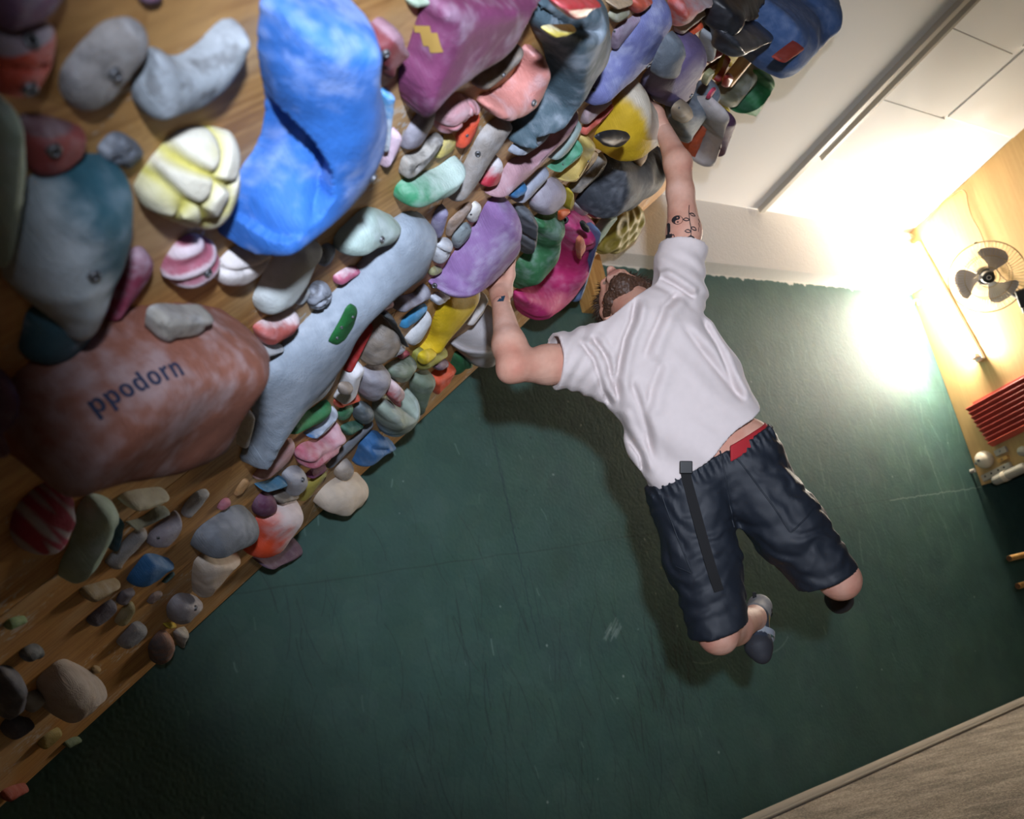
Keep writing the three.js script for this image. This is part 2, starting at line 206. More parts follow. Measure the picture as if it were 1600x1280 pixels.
const HOLDS = [
  {l: "dark mauve rounded hold in the top left corner of the photo", c: '6a4868', p: [-443,2425], b: [-27,24,-12,23,4,19,21,13,38,6,35,-5,25,-17,10,-23,-7,-22,-23,-20,-29,-7,-32,10], s: [7,3,-11,1], h: 23, sz: 99, chalk: 0.227},
  {l: "red hold with a chalk-white top at the left edge below the mauve hold", c: 'c04426', p: [-448,2370], b: [-24,27,-13,29,-2,27,10,28,22,28,31,20,30,7,27,-6,23,-18,17,-28,8,-36,-3,-39,-16,-33,-26,-24,-29,-10,-28,3,-27,16], s: [3,6,-6,-2], h: 24, sz: 104, chalk: 0.227, bolt: [[2,23],[-6,-16]], groove: [-19,5,10,-2], c2: ["a0909a",1,18,-0.07,0.998,1]},
  {l: "smooth grey oblong hold with a bolt hole, left of the grey crescent hold", c: '94918f', p: [-364,2331], b: [-44,2,-39,12,-31,20,-23,27,-14,33,-5,39,6,42,19,41,32,37,44,26,48,12,45,0,38,-10,30,-18,22,-27,14,-35,4,-42,-7,-46,-19,-46,-32,-39,-41,-25,-45,-11], s: [13,13,-15,-11], h: 23, sz: 117, chalk: 0.26, dirt: 0.5, bolt: [[-3,3]]},
  {l: "grey crescent-shaped hold curving up towards the large blue volume", c: '8a939a', p: [-261,2288], b: [-46,38,-33,31,-20,19,-5,15,7,17,19,21,29,28,38,34,50,38,66,33,61,23,61,9,60,-5,55,-17,48,-27,39,-35,28,-41,16,-45,2,-47,-12,-46,-27,-42,-42,-36,-56,-33,-64,-18,-66,-3,-63,9,-56,17,-51,27], s: [-47,-18,-21,-7,16,-8,41,8,53,29], h: 38, sz: 126, kap: 8.89, chalk: 0.195, dirt: 0.7},
  {l: "maroon rounded triangular hold with a big washer above the teal hold", c: '8c3230', p: [-424,2262], b: [-30,38,-22,43,-10,38,2,30,14,21,26,11,38,-1,38,-15,32,-27,23,-34,12,-38,0,-38,-13,-34,-23,-21,-28,-5,-30,10,-31,24], s: [-2,7,-5,5], h: 25, sz: 92, chalk: 0.163, bolt: [[-11,14]], c2: ["6f4a52",-4,23,0.338,0.941,2]},
  {l: "small dark grey pitted hold between the maroon hold and the yellow-white lobed hold", c: '59606a', p: [-340,2211], b: [-27,14,-22,21,-15,26,-6,26,4,20,14,9,23,-2,27,-12,22,-20,15,-25,6,-27,-5,-17,-15,-8,-24,2], s: [1,2,-3,0], h: 19, sz: 54, chalk: 0.325, dirt: 0.8, pits: [[-25,22],[1,7],[-14,3]]},
  {l: "lobed white hold with yellow creases beside the large blue volume", c: 'd9d6c4', p: [-245,2125], b: [-73,19,-67,32,-59,42,-50,52,-40,60,-30,68,-17,71,-1,70,16,64,35,56,54,43,56,24,57,5,58,-15,59,-35,57,-54,53,-71,44,-83,30,-89,13,-88,-6,-80,-24,-62,-41,-41,-56,-21,-68,-1], s: [6,6,-4,-9], h: 54, sz: 136, chalk: 0.13, lobes: 1.0, cc: 'c3bb3a'},
  {l: "tall pale green hold cut by the left edge of the photo", c: 'a9bfae', p: [-485,2257], b: [-3,87,15,85,20,57,22,25,20,-8,12,-39,0,-67,-12,-97,-20,-109,-18,-71,-16,-35,-13,-1,-11,30,-7,60], s: [8,66,-12,-69], h: 39, sz: 130, chalk: 0.195},
  {l: "small mauve hold cut by the top edge above the grey crescent hold", c: '6d4c62', p: [-312,2385], b: [-15,9,-9,8,-2,7,4,5,11,2,15,-1,13,-5,8,-9,2,-8,-5,-6,-10,-2,-14,3], s: [5,0,-5,0], h: 9, sz: 29, chalk: 0.13},
  {l: "large teal hold with a big chalk-white patch on the left", c: '155464', p: [-413,2124], b: [-71,-17,-68,18,-59,48,-50,76,-38,99,-17,108,8,106,36,99,64,77,63,42,60,7,54,-29,43,-60,31,-92,20,-127,4,-157,-14,-151,-34,-101,-55,-58], s: [6,39,-19,-17], h: 73, sz: 204, chalk: 0.163, bolt: [[-18,17]], c2: ["c4d2da",-13,35,-0.975,-0.224,22]},
  {l: "teal foot block under the large chalked teal hold", c: '17505f', p: [-427,1970], b: [-48,-4,-42,29,-34,56,-15,63,9,49,34,30,56,2,45,-24,35,-53,17,-68,-9,-56,-34,-35], s: [9,10,-11,-5], h: 31, sz: 102, chalk: 0.325},
  {l: "slim dark crimson hold tucked behind the large teal hold", c: '842244', p: [-326,1981], b: [-33,-44,-29,-29,-24,-15,-19,-1,-15,14,-10,27,-5,41,1,52,12,57,26,49,35,29,35,11,30,-2,22,-12,13,-21,3,-28,-6,-35,-16,-43,-25,-52], s: [18,29,-19,-29], h: 22, sz: 68, chalk: 0.195, c2: ["b8a0b0",5,42,0.107,0.994,30]},
  {l: "clam-like pink hold with white ridges under the lobed yellow-white hold", c: 'a8586c', p: [-221,1953], b: [-46,7,-44,23,-38,34,-30,44,-21,51,-9,53,7,47,24,31,38,10,44,-13,45,-32,39,-46,29,-53,15,-54,-2,-48,-19,-36,-34,-15], s: [4,2,-3,-3], h: 34, sz: 75, chalk: 0.195, ridges: 4.0, cc: 'd8c8d0', bolt: [[5,-1]], rdir: [-58,30,12,39]},
  {l: "off-white oval hold under the pointed tip of the large blue volume", c: 'd2ccca', p: [-112,1874], b: [-53,12,-49,27,-41,37,-30,43,-16,44,0,39,19,29,39,16,58,-2,53,-16,46,-30,37,-39,24,-44,9,-44,-8,-39,-27,-26,-46,-10], s: [15,7,-17,-3], h: 31, sz: 66, chalk: 0.195, dirt: 0.3, groove: [-68,28,33,2]},
  {l: "long white bean-shaped hold below the large blue volume", c: 'ccd6d6', p: [5,1763], b: [-65,-23,-64,3,-57,23,-49,41,-39,56,-28,69,-13,77,11,72,40,55,73,32,60,24,57,0,55,-26,50,-49,40,-66,23,-75,2,-76,-21,-73,-48,-60], s: [19,33,-25,-25], h: 41, sz: 86, chalk: 0.195, groove: [-85,58,-68,130]},
  {l: "small grey steel plate hold with a shiny bolt right of the white bean hold", c: '76818f', p: [118,1734], b: [-15,-13,-20,4,-23,19,-21,30,-14,35,1,28,17,12,22,-4,22,-17,18,-26,11,-32,-2,-30], s: [1,9,-4,-5], h: 14, sz: 28, chalk: 0.13, dirt: 0.4, bolt: [[-19,29]]},
  {l: "pale mint wedge hold in the shadow of the large blue volume", c: 'a9c0ba', p: [216,1741], b: [-75,-5,-85,26,-77,41,-62,49,-46,55,-31,62,-8,59,26,36,63,4,101,-31,104,-54,90,-66,66,-64,35,-53,3,-36,-30,-16,-60,-1], s: [26,1,-32,5], h: 51, sz: 70, chalk: 0.325, bolt: [[-6,15]]},
  {l: "little pink and white bar hold beside the grey whale-shaped volume", c: 'c46484', p: [207,1616], b: [-37,20,-26,23,-13,22,3,18,23,7,45,-11,34,-14,22,-16,9,-16,-6,-14,-21,-10,-32,1], s: [16,2,-20,4], h: 19, sz: 27, chalk: 0.13, c2: ["dcd4da",-13,19,0.2,0.98,7]},
  {l: "crumpled grey hold with dark pits left of the grey whale-shaped volume", c: '9aa2b0', p: [129,1615], b: [-32,25,-31,40,-24,49,-7,43,15,22,29,-3,33,-24,29,-37,19,-44,3,-38,-17,-22,-29,4], s: [0,6,-4,-1], h: 27, sz: 36, chalk: 0.195, dirt: 0.9, lobes: 0.5, pits: [[-27,39],[-13,6]]},
  {l: "small pale sliver hold left of the crumpled grey hold", c: 'c2ccd4', p: [83,1642], b: [-18,-7,-15,2,-11,9,-7,15,-1,19,7,21,14,11,16,-3,15,-13,9,-19,1,-20,-10,-16], s: [8,8,-7,-9], h: 10, sz: 20, chalk: 0.13},
  {l: "salmon bar hold with a chalk-white top right of the brown volume", c: 'b4544a', p: [15,1614], b: [-58,38,-47,43,-31,38,-13,30,6,22,22,18,40,13,52,-2,43,-12,40,-29,34,-42,20,-45,2,-38,-18,-26,-36,-17,-50,12], s: [22,-3,-22,3], h: 35, sz: 49, chalk: 0.163, c2: ["dccdd0",-20,30,0.441,0.898,6]},
  {l: "small white hold with a bolt under the salmon bar hold", c: 'c2c6ca', p: [-2,1557], b: [-42,31,-38,44,-22,38,-2,20,19,-4,41,-26,56,-41,37,-30,21,-26,3,-18,-16,-4,-32,6], s: [18,-8,-22,16], h: 27, sz: 32, chalk: 0.13, bolt: [[-40,49]]},
  {l: "large blue-grey whale-shaped volume running down the middle of the board", c: '8d9aa8', p: [209,1425], b: [137,278,196,248,250,194,265,140,284,81,291,29,275,-2,225,8,162,43,111,61,80,51,63,22,60,-22,64,-78,69,-136,68,-190,55,-230,31,-256,-7,-256,-55,-236,-101,-215,-132,-223,-143,-267,-154,-314,-171,-350,-193,-314,-187,-259,-182,-206,-188,-140,-202,-68,-215,-2,-215,48,-201,76,-174,85,-146,92,-120,102,-94,114,-68,127,-43,140,-17,152,9,165,31,184,51,205,72,224,88,249,103,273], s: [189,197,174,129,101,121,24,97,-14,23,-57,-53,-120,-77,-163,-196,-173,-294], h: 74, sz: 192, kap: 4.19, chalk: 0.26},
  {l: "green strip hold with three white bolts on the blue-grey whale volume", c: '17682f', p: [167,1542], b: [-36,-24,-35,-6,-30,8,-25,22,-20,38,-17,54,-13,69,1,67,26,33,32,8,35,-15,38,-39,37,-59,24,-63,5,-58,-13,-54], s: [8,31,-11,-28], h: 13, sz: 39, z: 55, chalk: 0.033, bolt: [[3,38],[-20,17],[-24,-14]]},
  {l: "large brown volume with blue-black lettering at the left", c: '8a5038', p: [-351,1797], b: [-153,110,-135,123,-115,131,-93,135,-70,137,-47,138,-22,138,4,135,33,124,65,106,99,83,136,56,176,21,220,-28,229,-56,192,-48,181,-84,185,-142,185,-198,175,-245,151,-268,113,-254,72,-221,33,-183,-4,-145,-38,-107,-69,-69,-98,-31,-125,2,-150,19,-172,15,-179,62,-169,93], s: [-127,47,-44,-2,25,-31,80,-18,100,-5], h: 149, sz: 291, kap: 5.92, f: 1, chalk: 0.26, txt: 1},
  {l: "grey wooden block hold with a dark square pocket on the brown volume", c: 'a09c92', p: [-284,1921], b: [-43,14,-43,33,-40,47,-29,46,-14,36,1,23,16,10,32,-2,49,-16,58,-29,43,-25,36,-36,23,-36,8,-28,-7,-18,-22,-6,-35,-3], s: [17,-6,-21,14], h: 35, sz: 66, z: 40, f: 1, chalk: 0.195, dirt: 0.5, pits: [[-44,50]]},
  {l: "pale pink cube hold on the right end of the brown volume", c: 'e2b4c4', p: [-144,1632], b: [-45,80,-30,75,-9,52,14,25,37,-6,38,-14,26,-17,25,-41,14,-49,2,-56,-4,-55,-17,-18,-28,17,-38,50], s: [-11,24,-13,19], h: 45, sz: 54, z: 50, f: 1, chalk: 0.195, cc: 'e8849a'},
  {l: "white tab hold under the pale pink cube hold", c: 'd6d6d2', p: [-23,1317], b: [-18,72,-3,72,10,43,14,9,12,-16,6,-37,6,-65,4,-93,-3,-60,-7,-26,-11,9,-16,43], s: [-2,48,0,-46], h: 31, sz: 34, z: 10, chalk: 0.13},
  {l: "dark purple hold at the left edge beside the brown volume", c: '6a5070', p: [-517,1889], b: [-5,82,11,71,21,44,19,9,15,-25,7,-55,-7,-73,-17,-93,-18,-52,-16,-14,-13,20,-10,53], s: [6,43,-8,-40], h: 38, sz: 80, chalk: 0.13},
  {l: "crimson ball hold with white chalk streaks below the brown volume", c: '96284a', p: [-473,1524], b: [-48,11,-45,41,-38,65,-28,79,-16,87,-3,91,11,89,27,80,43,52,44,19,44,-16,41,-49,35,-77,26,-99,13,-110,-2,-108,-19,-90,-36,-62,-46,-27], s: [9,9,-9,-10], h: 53, sz: 94, chalk: 0.13, streaks: 1},
  {l: "pale green tall hold right of the streaked crimson ball hold", c: 'a4bfb2', p: [-397,1343], b: [-48,-64,-38,-37,-27,-11,-19,20,-13,55,-10,93,-2,120,13,128,34,102,55,55,47,45,42,10,35,-24,26,-54,13,-76,-4,-82,-22,-84,-37,-98,-51,-109], s: [20,65,-25,-54], h: 53, sz: 82, chalk: 0.26},
  {l: "dark blue strip hold hiding behind the pale green tall hold", c: '28586f', p: [-329,1250], b: [-10,-65,-9,-39,-6,-16,-3,6,-2,30,0,53,8,57,7,36,6,10,6,-17,2,-37,-4,-54], s: [4,46,-5,-42], h: 24, sz: 26, chalk: 0.065},
  {l: "cream dish hold in the shadow under the brown volume", c: 'c6c5b2', p: [-272,1321], b: [-50,53,-35,54,-16,39,4,18,26,-7,49,-35,59,-56,38,-40,21,-40,3,-31,-19,-6,-39,25], s: [28,-19,-29,25], h: 37, sz: 43, chalk: 0.13, groove: [-68,112,27,2]},
  {l: "thin grey-green arc hold under the cream dish hold", c: '8b978c', p: [-252,1204], b: [-49,42,-32,24,-13,6,3,0,19,-1,36,-10,52,-33,35,-25,18,-19,2,-15,-16,-3,-35,19], s: [38,-18,-40,29], h: 26, sz: 27, chalk: 0.13},
  {l: "grey bone-shaped hold above the dark blue fish-like hold", c: 'a0a0a2', p: [-298,1126], b: [-48,3,-39,18,-27,24,-14,29,-2,35,10,42,24,44,42,30,48,1,37,-11,25,-19,10,-18,-5,-18,-11,-41,-17,-67,-35,-43], s: [29,18,-27,-22], h: 22, sz: 42, chalk: 0.195},
  {l: "grey hold with a finger tip left of the dark grey egg-shaped volume", c: '9a949e', p: [-196,1063], b: [-43,-12,-42,22,-33,39,-20,44,-5,43,10,43,24,47,33,31,32,-2,34,-41,28,-68,15,-76,-3,-67,-24,-40], s: [19,6,-16,-15], h: 32, sz: 43, chalk: 0.195, bolt: [[-32,25]]},
  {l: "pale blue-white wedge hold below the brown volume's right end", c: 'b9bfc9', p: [-113,1072], b: [-34,-9,-31,18,-22,32,-11,42,3,43,23,29,38,5,28,-6,19,-21,8,-33,-3,-43,-17,-46], s: [17,17,-19,-13], h: 19, sz: 32, chalk: 0.13},
  {l: "tiny pink hold above the dark grey egg-shaped volume", c: 'b87080', p: [-3,911], b: [-20,2,-19,16,-15,24,-10,30,-2,28,8,18,18,1,21,-20,18,-29,10,-29,1,-24,-10,-13], s: [6,1,-6,-1], h: 15, sz: 17, chalk: 0.13},
  {l: "tiny tan stick hold under the tail of the whale volume", c: 'b08858', p: [52,927], b: [-20,-17,-19,1,-15,13,-10,22,-4,30,4,33,18,17,20,-4,17,-18,12,-27,4,-31,-9,-22], s: [9,11,-10,-10], h: 13, sz: 18, chalk: 0.065},
  {l: "dark grey egg-shaped volume left of the orange and white hold", c: '6a7078', p: [4,772], b: [-98,40,-94,87,-80,108,-57,109,-31,100,-3,89,26,74,65,30,103,-46,107,-107,96,-141,72,-150,37,-123,-2,-74,-41,-19,-72,7], s: [41,-22,-41,24], h: 84, sz: 72, chalk: 0.227},
  {l: "orange hold with a chalk-white right end near the green wall", c: 'e04c1e', p: [239,449], b: [-94,-42,-93,21,-79,57,-76,115,-64,152,-36,154,-1,142,42,109,100,34,89,-6,98,-87,95,-148,76,-180,41,-172,-9,-123,-56,-75], s: [36,27,-33,-36], h: 85, sz: 70, chalk: 0.065, c2: ["d8ccd0",-38,114,0.978,0.21,53]},
  {l: "dark purple hold directly below the orange and white hold", c: '53344f', p: [345,78], b: [-124,139,-85,104,-40,53,5,10,49,-28,89,-52,119,-89,99,-115,63,-102,19,-64,-31,-6,-82,63], s: [84,-79,-80,77], h: 66, sz: 36, chalk: 0.098},
  {l: "beige cone hold under the dark grey egg-shaped volume", c: 'c4b4a2', p: [4,517], b: [-46,-106,-62,-2,-70,83,-70,149,-47,157,-6,106,38,49,86,-18,97,-53,58,-25,39,-51,20,-79,-4,-95,-33,-90], s: [23,35,-38,9], h: 63, sz: 58, chalk: 0.195},
  {l: "dark blue fish-like hold near the bottom left", c: '24649a', p: [-231,907], b: [-56,22,-48,50,-35,64,-23,79,-8,85,16,48,42,-7,69,-66,66,-74,44,-61,25,-59,6,-55,-16,-32,-40,-3], s: [16,15,-24,10], h: 41, sz: 48, chalk: 0.13},
  {l: "tiny teal hold right under the dark blue fish-like hold", c: '2f5a62', p: [-155,715], b: [-20,6,-15,12,-8,14,-2,16,6,15,14,10,18,0,14,-8,10,-17,3,-19,-5,-17,-14,-9], s: [11,5,-12,-1], h: 9, sz: 13, chalk: 0.065},
  {l: "grey egg hold hanging at the board edge below the beige cone hold", c: 'a09ca2', p: [-86,392], b: [-40,-24,-52,48,-55,100,-46,125,-32,133,-11,111,17,56,47,-12,73,-83,57,-88,37,-81,21,-88,5,-94,-19,-63], s: [0,31,-16,21], h: 53, sz: 43, chalk: 0.195, bolt: [[4,54]]},
  {l: "dim tan-grey hold left of the dark blue fish-like hold", c: '988868', p: [-364,1031], b: [-42,58,-27,54,-11,35,7,16,25,-6,45,-33,44,-41,25,-25,11,-24,-1,-33,-19,-16,-35,11], s: [23,-12,-24,19], h: 30, sz: 35, chalk: 0.195},
  {l: "dim purple-grey hold in the dark lower left cluster", c: '5c5a6c', p: [-355,867], b: [-37,24,-27,35,-14,35,-1,36,13,34,28,22,34,-7,27,-32,16,-43,3,-44,-12,-34,-28,-19], s: [19,2,-19,0], h: 23, sz: 33, chalk: 0.13},
  {l: "dim mauve hold just below the dark blue fish-like hold", c: '7a7480', p: [-291,847], b: [-22,2,-20,24,-15,36,-7,39,3,30,15,16,25,-6,18,-11,13,-24,6,-33,-1,-37,-12,-27], s: [7,8,-8,-2], h: 18, sz: 22, chalk: 0.13},
  {l: "dim olive hold under the dim mauve hold", c: '9c946c', p: [-288,728], b: [-27,7,-20,24,-12,35,-3,43,7,49,21,35,23,5,20,-24,14,-43,5,-52,-7,-51,-22,-29], s: [11,13,-11,-14], h: 21, sz: 27, chalk: 0.13},
  {l: "dim grey arc hold under the dim olive hold", c: '80848e', p: [-263,529], b: [-43,31,-34,51,-20,55,-7,64,7,68,27,36,44,-28,37,-57,24,-67,7,-62,-11,-47,-30,-28], s: [16,5,-17,0], h: 30, sz: 35, chalk: 0.195},
  {l: "dark grey hold with an orange-brown tip under the grey egg hold", c: '5c6068', p: [-150,193], b: [-40,71,-33,109,-20,126,-3,128,24,71,38,-15,41,-79,31,-114,14,-121,-9,-98,-23,-86,-35,2], s: [6,17,-9,-6], h: 53, sz: 39, chalk: 0.13, c2: ["9a6a50",-14,79,0.997,0.072,53]},
  {l: "small pale sliver hold at the board edge under the grey egg hold", c: 'a8a49c', p: [-63,96], b: [-29,89,-17,87,1,64,20,29,16,17,11,-6,9,-42,7,-75,9,-118,-1,-84,-14,-18,-25,43], s: [-3,39,-11,12], h: 36, sz: 22, chalk: 0.195},
  {l: "tiny yellow hold between the grey egg hold and the dark hold below it", c: 'b8a020', p: [-121,308], b: [-23,53,-13,40,-4,21,6,1,17,-21,27,-46,21,-38,13,-28,5,-22,-5,-6,-13,7,-20,31], s: [8,-10,-11,20], h: 19, sz: 12, chalk: 0.065},
  {l: "tiny brown-grey hold left of the grey egg hold", c: '7c6a66', p: [-196,661], b: [-22,9,-18,22,-12,29,-5,30,5,23,16,8,24,-10,18,-18,13,-27,5,-27,-4,-21,-15,-12], s: [10,2,-11,1], h: 14, sz: 17, chalk: 0.13},
  {l: "big grey dome hold in the dark lower left corner", c: 'aca29c', p: [-459,590], b: [-60,182,-47,202,-30,201,-12,198,8,172,28,104,49,25,70,-62,91,-159,75,-140,58,-156,39,-162,18,-155,-4,-133,-27,-102,-48,-76,-57,-33,-61,49,-63,122], s: [0,34,-12,36], h: 98, sz: 82, chalk: 0.195},
  {l: "small grey knob hold left of the big grey dome in the dark corner", c: '95989a', p: [-537,678], b: [-21,44,-14,62,-4,62,7,47,18,22,25,-8,20,-31,12,-47,3,-54,-8,-49,-19,-34,-22,7], s: [5,9,-7,5], h: 28, sz: 30, chalk: 0.195},
  {l: "dark slate hold cut by the left edge near the bottom", c: '585a68', p: [-590,903], b: [-6,128,11,117,28,63,29,5,24,-56,14,-97,-5,-90,-22,-90,-30,-90,-26,-25,-21,32,-15,85], s: [6,26,-8,-15], h: 58, sz: 58, chalk: 0.13},
  {l: "small green hold near the left edge in the dark part of the board", c: '7c9a6c', p: [-542,1190], b: [-19,16,-13,24,-6,23,2,15,10,4,18,-10,21,-22,14,-18,6,-15,-2,-10,-9,-4,-17,3], s: [11,-7,-12,10], h: 15, sz: 22, chalk: 0.13},
  {l: "dark round hold above the big grey dome in the dark corner", c: '4b525a', p: [-523,980], b: [-22,33,-16,43,-7,40,2,34,11,20,20,-8,24,-37,17,-43,7,-37,-2,-24,-12,-7,-20,2], s: [7,-3,-8,9], h: 24, sz: 27, chalk: 0.195},
  {l: "dim olive-yellow hold below the big grey dome in the dark corner", c: '948448', p: [-513,257], b: [-32,27,-23,47,-12,50,0,45,13,36,27,16,33,-24,23,-35,12,-44,0,-46,-13,-37,-26,-18], s: [17,1,-18,6], h: 23, sz: 27, chalk: 0.065},
  {l: "dim green sliver hold right of the dim olive-yellow hold", c: '56684a', p: [-452,19], b: [-25,42,-17,45,-8,37,2,25,13,4,24,-28,30,-59,19,-35,10,-30,0,-20,-10,-6,-20,15], s: [14,-13,-15,22], h: 21, sz: 17, chalk: 0.065},
  {l: "dark red hold lowest on the board in the bottom left corner", c: '8a3824', p: [-634,75], b: [-29,67,-17,68,-5,51,8,23,22,-13,35,-57,31,-68,17,-42,5,-31,-8,-15,-21,13,-31,8], s: [19,-24,-20,38], h: 31, sz: 26, chalk: 0.065},
  {l: "tiny tan hold touching the right side of the big grey dome", c: 'a89068', p: [-369,491], b: [-12,31,-9,37,-4,35,2,24,8,4,14,-18,10,-21,7,-28,2,-26,-4,-18,-7,-12,-10,11], s: [-1,5], h: 15, sz: 12, chalk: 0.065},
  {l: "dark purple-grey hold under the slate hold in the bottom left", c: '48485a', p: [-586,604], b: [-30,63,-21,87,-8,89,6,62,19,13,33,-40,36,-66,22,-53,9,-56,-5,-48,-19,-31,-28,5], s: [7,14,-11,21], h: 36, sz: 37, chalk: 0.065},
  {l: "white plate hold right of the tail half of the whale volume", c: 'dadade', p: [381,1080], b: [-25,61,-11,77,11,81,18,50,16,17,33,-36,34,-74,11,-78,-21,-65,-23,-47,-17,-18,-23,24], s: [-1,53,-1,-52], h: 39, sz: 40, f: 1, chalk: 0.13},
  {l: "round wooden knob hold on the white plate hold", c: '9a8f86', p: [285,1195], b: [-28,21,-32,38,-28,46,-15,39,2,22,21,0,26,-14,26,-28,21,-35,11,-33,-4,-22,-16,-5], s: [-4,7], h: 23, sz: 20, z: 50, chalk: 0.065},
  {l: "orange crescent hold peeking out under the white plate hold", c: 'd6552e', p: [422,948], b: [-47,18,-55,48,-39,44,-13,19,14,-5,36,-19,58,-31,57,-40,39,-35,16,-20,-5,-9,-29,10], s: [41,-28,-41,30], h: 27, sz: 21, chalk: 0.13},
  {l: "long dark red bar hold along the right side of the whale volume", c: 'a82422', p: [372,1236], b: [-15,-93,-14,-57,-10,-25,-7,7,-3,38,2,66,13,86,13,53,11,21,8,-11,4,-42,-5,-68], s: [9,73,-12,-74], h: 23, sz: 27, chalk: 0.065},
  {l: "grey ball hold right of the round wooden knob", c: '9896a0', p: [524,947], b: [-68,58,-75,92,-69,109,-49,106,-22,92,14,60,54,13,58,-16,61,-47,61,-74,49,-87,30,-88,8,-84,-2,-91,-35,-32,-56,18], s: [-4,24,-16,5], h: 63, sz: 47, chalk: 0.227},
  {l: "pale grey-green tooth-shaped hold at the board edge", c: '97a79a', p: [784,528], b: [-162,197,-134,200,-67,129,13,21,51,12,63,44,88,18,100,-45,98,-91,55,-76,48,-117,29,-141,35,-200,-25,-100,-84,15,-132,117], s: [48,-29,-63,53], h: 95, sz: 55, chalk: 0.325},
  {l: "mossy grey-green rough hold above the red and white block", c: '72846f', p: [690,849], b: [-96,82,-78,88,-46,74,-11,54,30,28,68,-10,43,-9,45,-43,46,-76,34,-94,-8,-54,-59,18], s: [1,15,-18,8], h: 51, sz: 36, chalk: 0.26, dirt: 0.5},
  {l: "grey-green horn hold left of the chalky orange block", c: '72846f', p: [938,496], b: [-60,52,-95,138,-75,156,-15,120,35,65,6,55,23,-13,22,-61,48,-143,87,-243,40,-161,-15,-48], s: [-33,105,8,-74], h: 65, sz: 40, chalk: 0.195},
  {l: "red and white block hold beside the grey ball hold", c: 'b8222a', p: [659,784], b: [-43,27,-50,60,-51,86,-42,97,-7,50,29,-7,43,-46,32,-57,16,-59,51,-120,30,-89,-8,-28], s: [-6,16,-9,5], h: 47, sz: 28, z: 20, f: 1, chalk: 0.13, c2: ["dcc4c8",-19,11,0.828,0.561,20]},
  {l: "olive-yellow dish hold under the yellow and white striped volume", c: '96942c', p: [857,765], b: [-72,16,-95,75,-95,108,-52,84,6,37,68,-14,137,-80,87,-53,60,-56,23,-44,-20,-23,-36,-38], s: [24,3,-51,32], h: 55, sz: 37, chalk: 0.13},
  {l: "small bright yellow blob on the olive-yellow dish hold", c: 'dcc412', p: [780,860], b: [-34,-1,-52,36,-56,58,-39,55,-14,40,15,19,51,-16,50,-29,39,-35,26,-37,8,-33,-13,-26], s: [8,6,-22,11], h: 28, sz: 22, z: 30, chalk: 0.065},
  {l: "chalky orange block hold at the edge of the board", c: 'e4541e', p: [1091,424], b: [-79,65,-60,75,-25,66,5,63,51,37,49,6,42,-22,43,-60,16,-62,-3,-73,-14,-78,-55,3], s: [12,26,-33,0], h: 51, sz: 33, f: 1, chalk: 0.227},
  {l: "small mauve cap hold on top of the chalky orange block", c: '755a6a', p: [944,667], b: [-57,44,-50,52,-36,49,-13,35,16,10,50,-24,51,-36,50,-50,31,-42,5,-24,-23,-2,-37,9], s: [11,-2,-18,11], h: 30, sz: 18, z: 30, chalk: 0.13},
  {l: "dark green hold partly hidden under the pale grey horn hold", c: '1f6338', p: [1249,359], b: [-44,-27,-69,31,-75,71,-87,116,-83,142,-11,64,67,-33,154,-137,138,-129,76,-84,12,-31,-27,-15], s: [-6,19,-29,23], h: 49, sz: 27, chalk: 0.065},
  {l: "small mauve-grey hold on the edge beside the grey-green tooth", c: '988884', p: [1087,166], b: [-30,-18,-33,8,-31,28,-26,44,-17,54,-2,55,20,27,38,-17,43,-46,34,-57,12,-48,-13,-35], s: [12,17,-14,-15], h: 23, sz: 17, chalk: 0.13},
  {l: "blue forked hold at the board edge above the beige dome", c: '2b68a2', p: [754,314], b: [-83,-17,-81,20,-84,63,-90,110,-84,137,-64,143,-33,131,24,60,83,-38,152,-127,171,-164,122,-125,89,-112,37,-64,-16,-8,-39,-11,-55,-24], s: [23,16,-61,46], h: 73, sz: 42, chalk: 0.163, groove: [-239,295,21,20]},
  {l: "big beige dome hold hanging over the board edge against the green wall", c: 'd2c4b2', p: [643,129], b: [-143,94,-142,140,-126,159,-104,167,-74,160,-38,139,6,104,63,44,133,-51,141,-92,141,-143,129,-176,111,-198,84,-201,31,-151,-31,-69,-93,21], s: [37,-7,-32,-1], h: 103, sz: 59, chalk: 0.195},
  {l: "small beige knob hold just above the big beige dome", c: 'bcb0a4', p: [612,320], b: [-44,17,-52,55,-46,74,-35,82,-18,79,11,52,32,1,46,-46,48,-77,35,-83,14,-75,-12,-48], s: [4,7,-6,-4], h: 43, sz: 27, chalk: 0.195},
  {l: "long thin slate bar hold running beside the blue forked hold", c: '646a74', p: [583,517], b: [-98,-30,-80,7,-51,25,-14,28,25,29,58,42,101,30,84,-9,56,-30,15,-29,-26,-28,-57,-42], s: [81,30,-82,-25], h: 19, sz: 33, chalk: 0.13},
  {l: "dark teal-grey block hold under the grey ball hold", c: '56646a', p: [562,738], b: [-48,37,-55,69,-56,93,-41,94,-8,58,28,10,41,-20,55,-62,47,-76,29,-72,6,-61,-27,-11], s: [-5,11,-7,8], h: 45, sz: 29, chalk: 0.195},
  {l: "small green block hold beneath the orange crescent hold", c: '35744e', p: [449,855], b: [-34,15,-32,31,-25,40,-14,41,3,33,25,13,28,-6,30,-27,27,-43,16,-46,-4,-32,-20,-19], s: [7,8,-8,-6], h: 22, sz: 21, chalk: 0.13},
  {l: "small dark green sliver hold above the slate bar hold", c: '356a56', p: [529,686], b: [-57,58,-43,58,-20,42,6,20,35,-9,68,-50,45,-34,29,-32,11,-27,-9,-16,-21,-18,-41,17], s: [15,-2,-27,21], h: 31, sz: 22, chalk: 0.13},
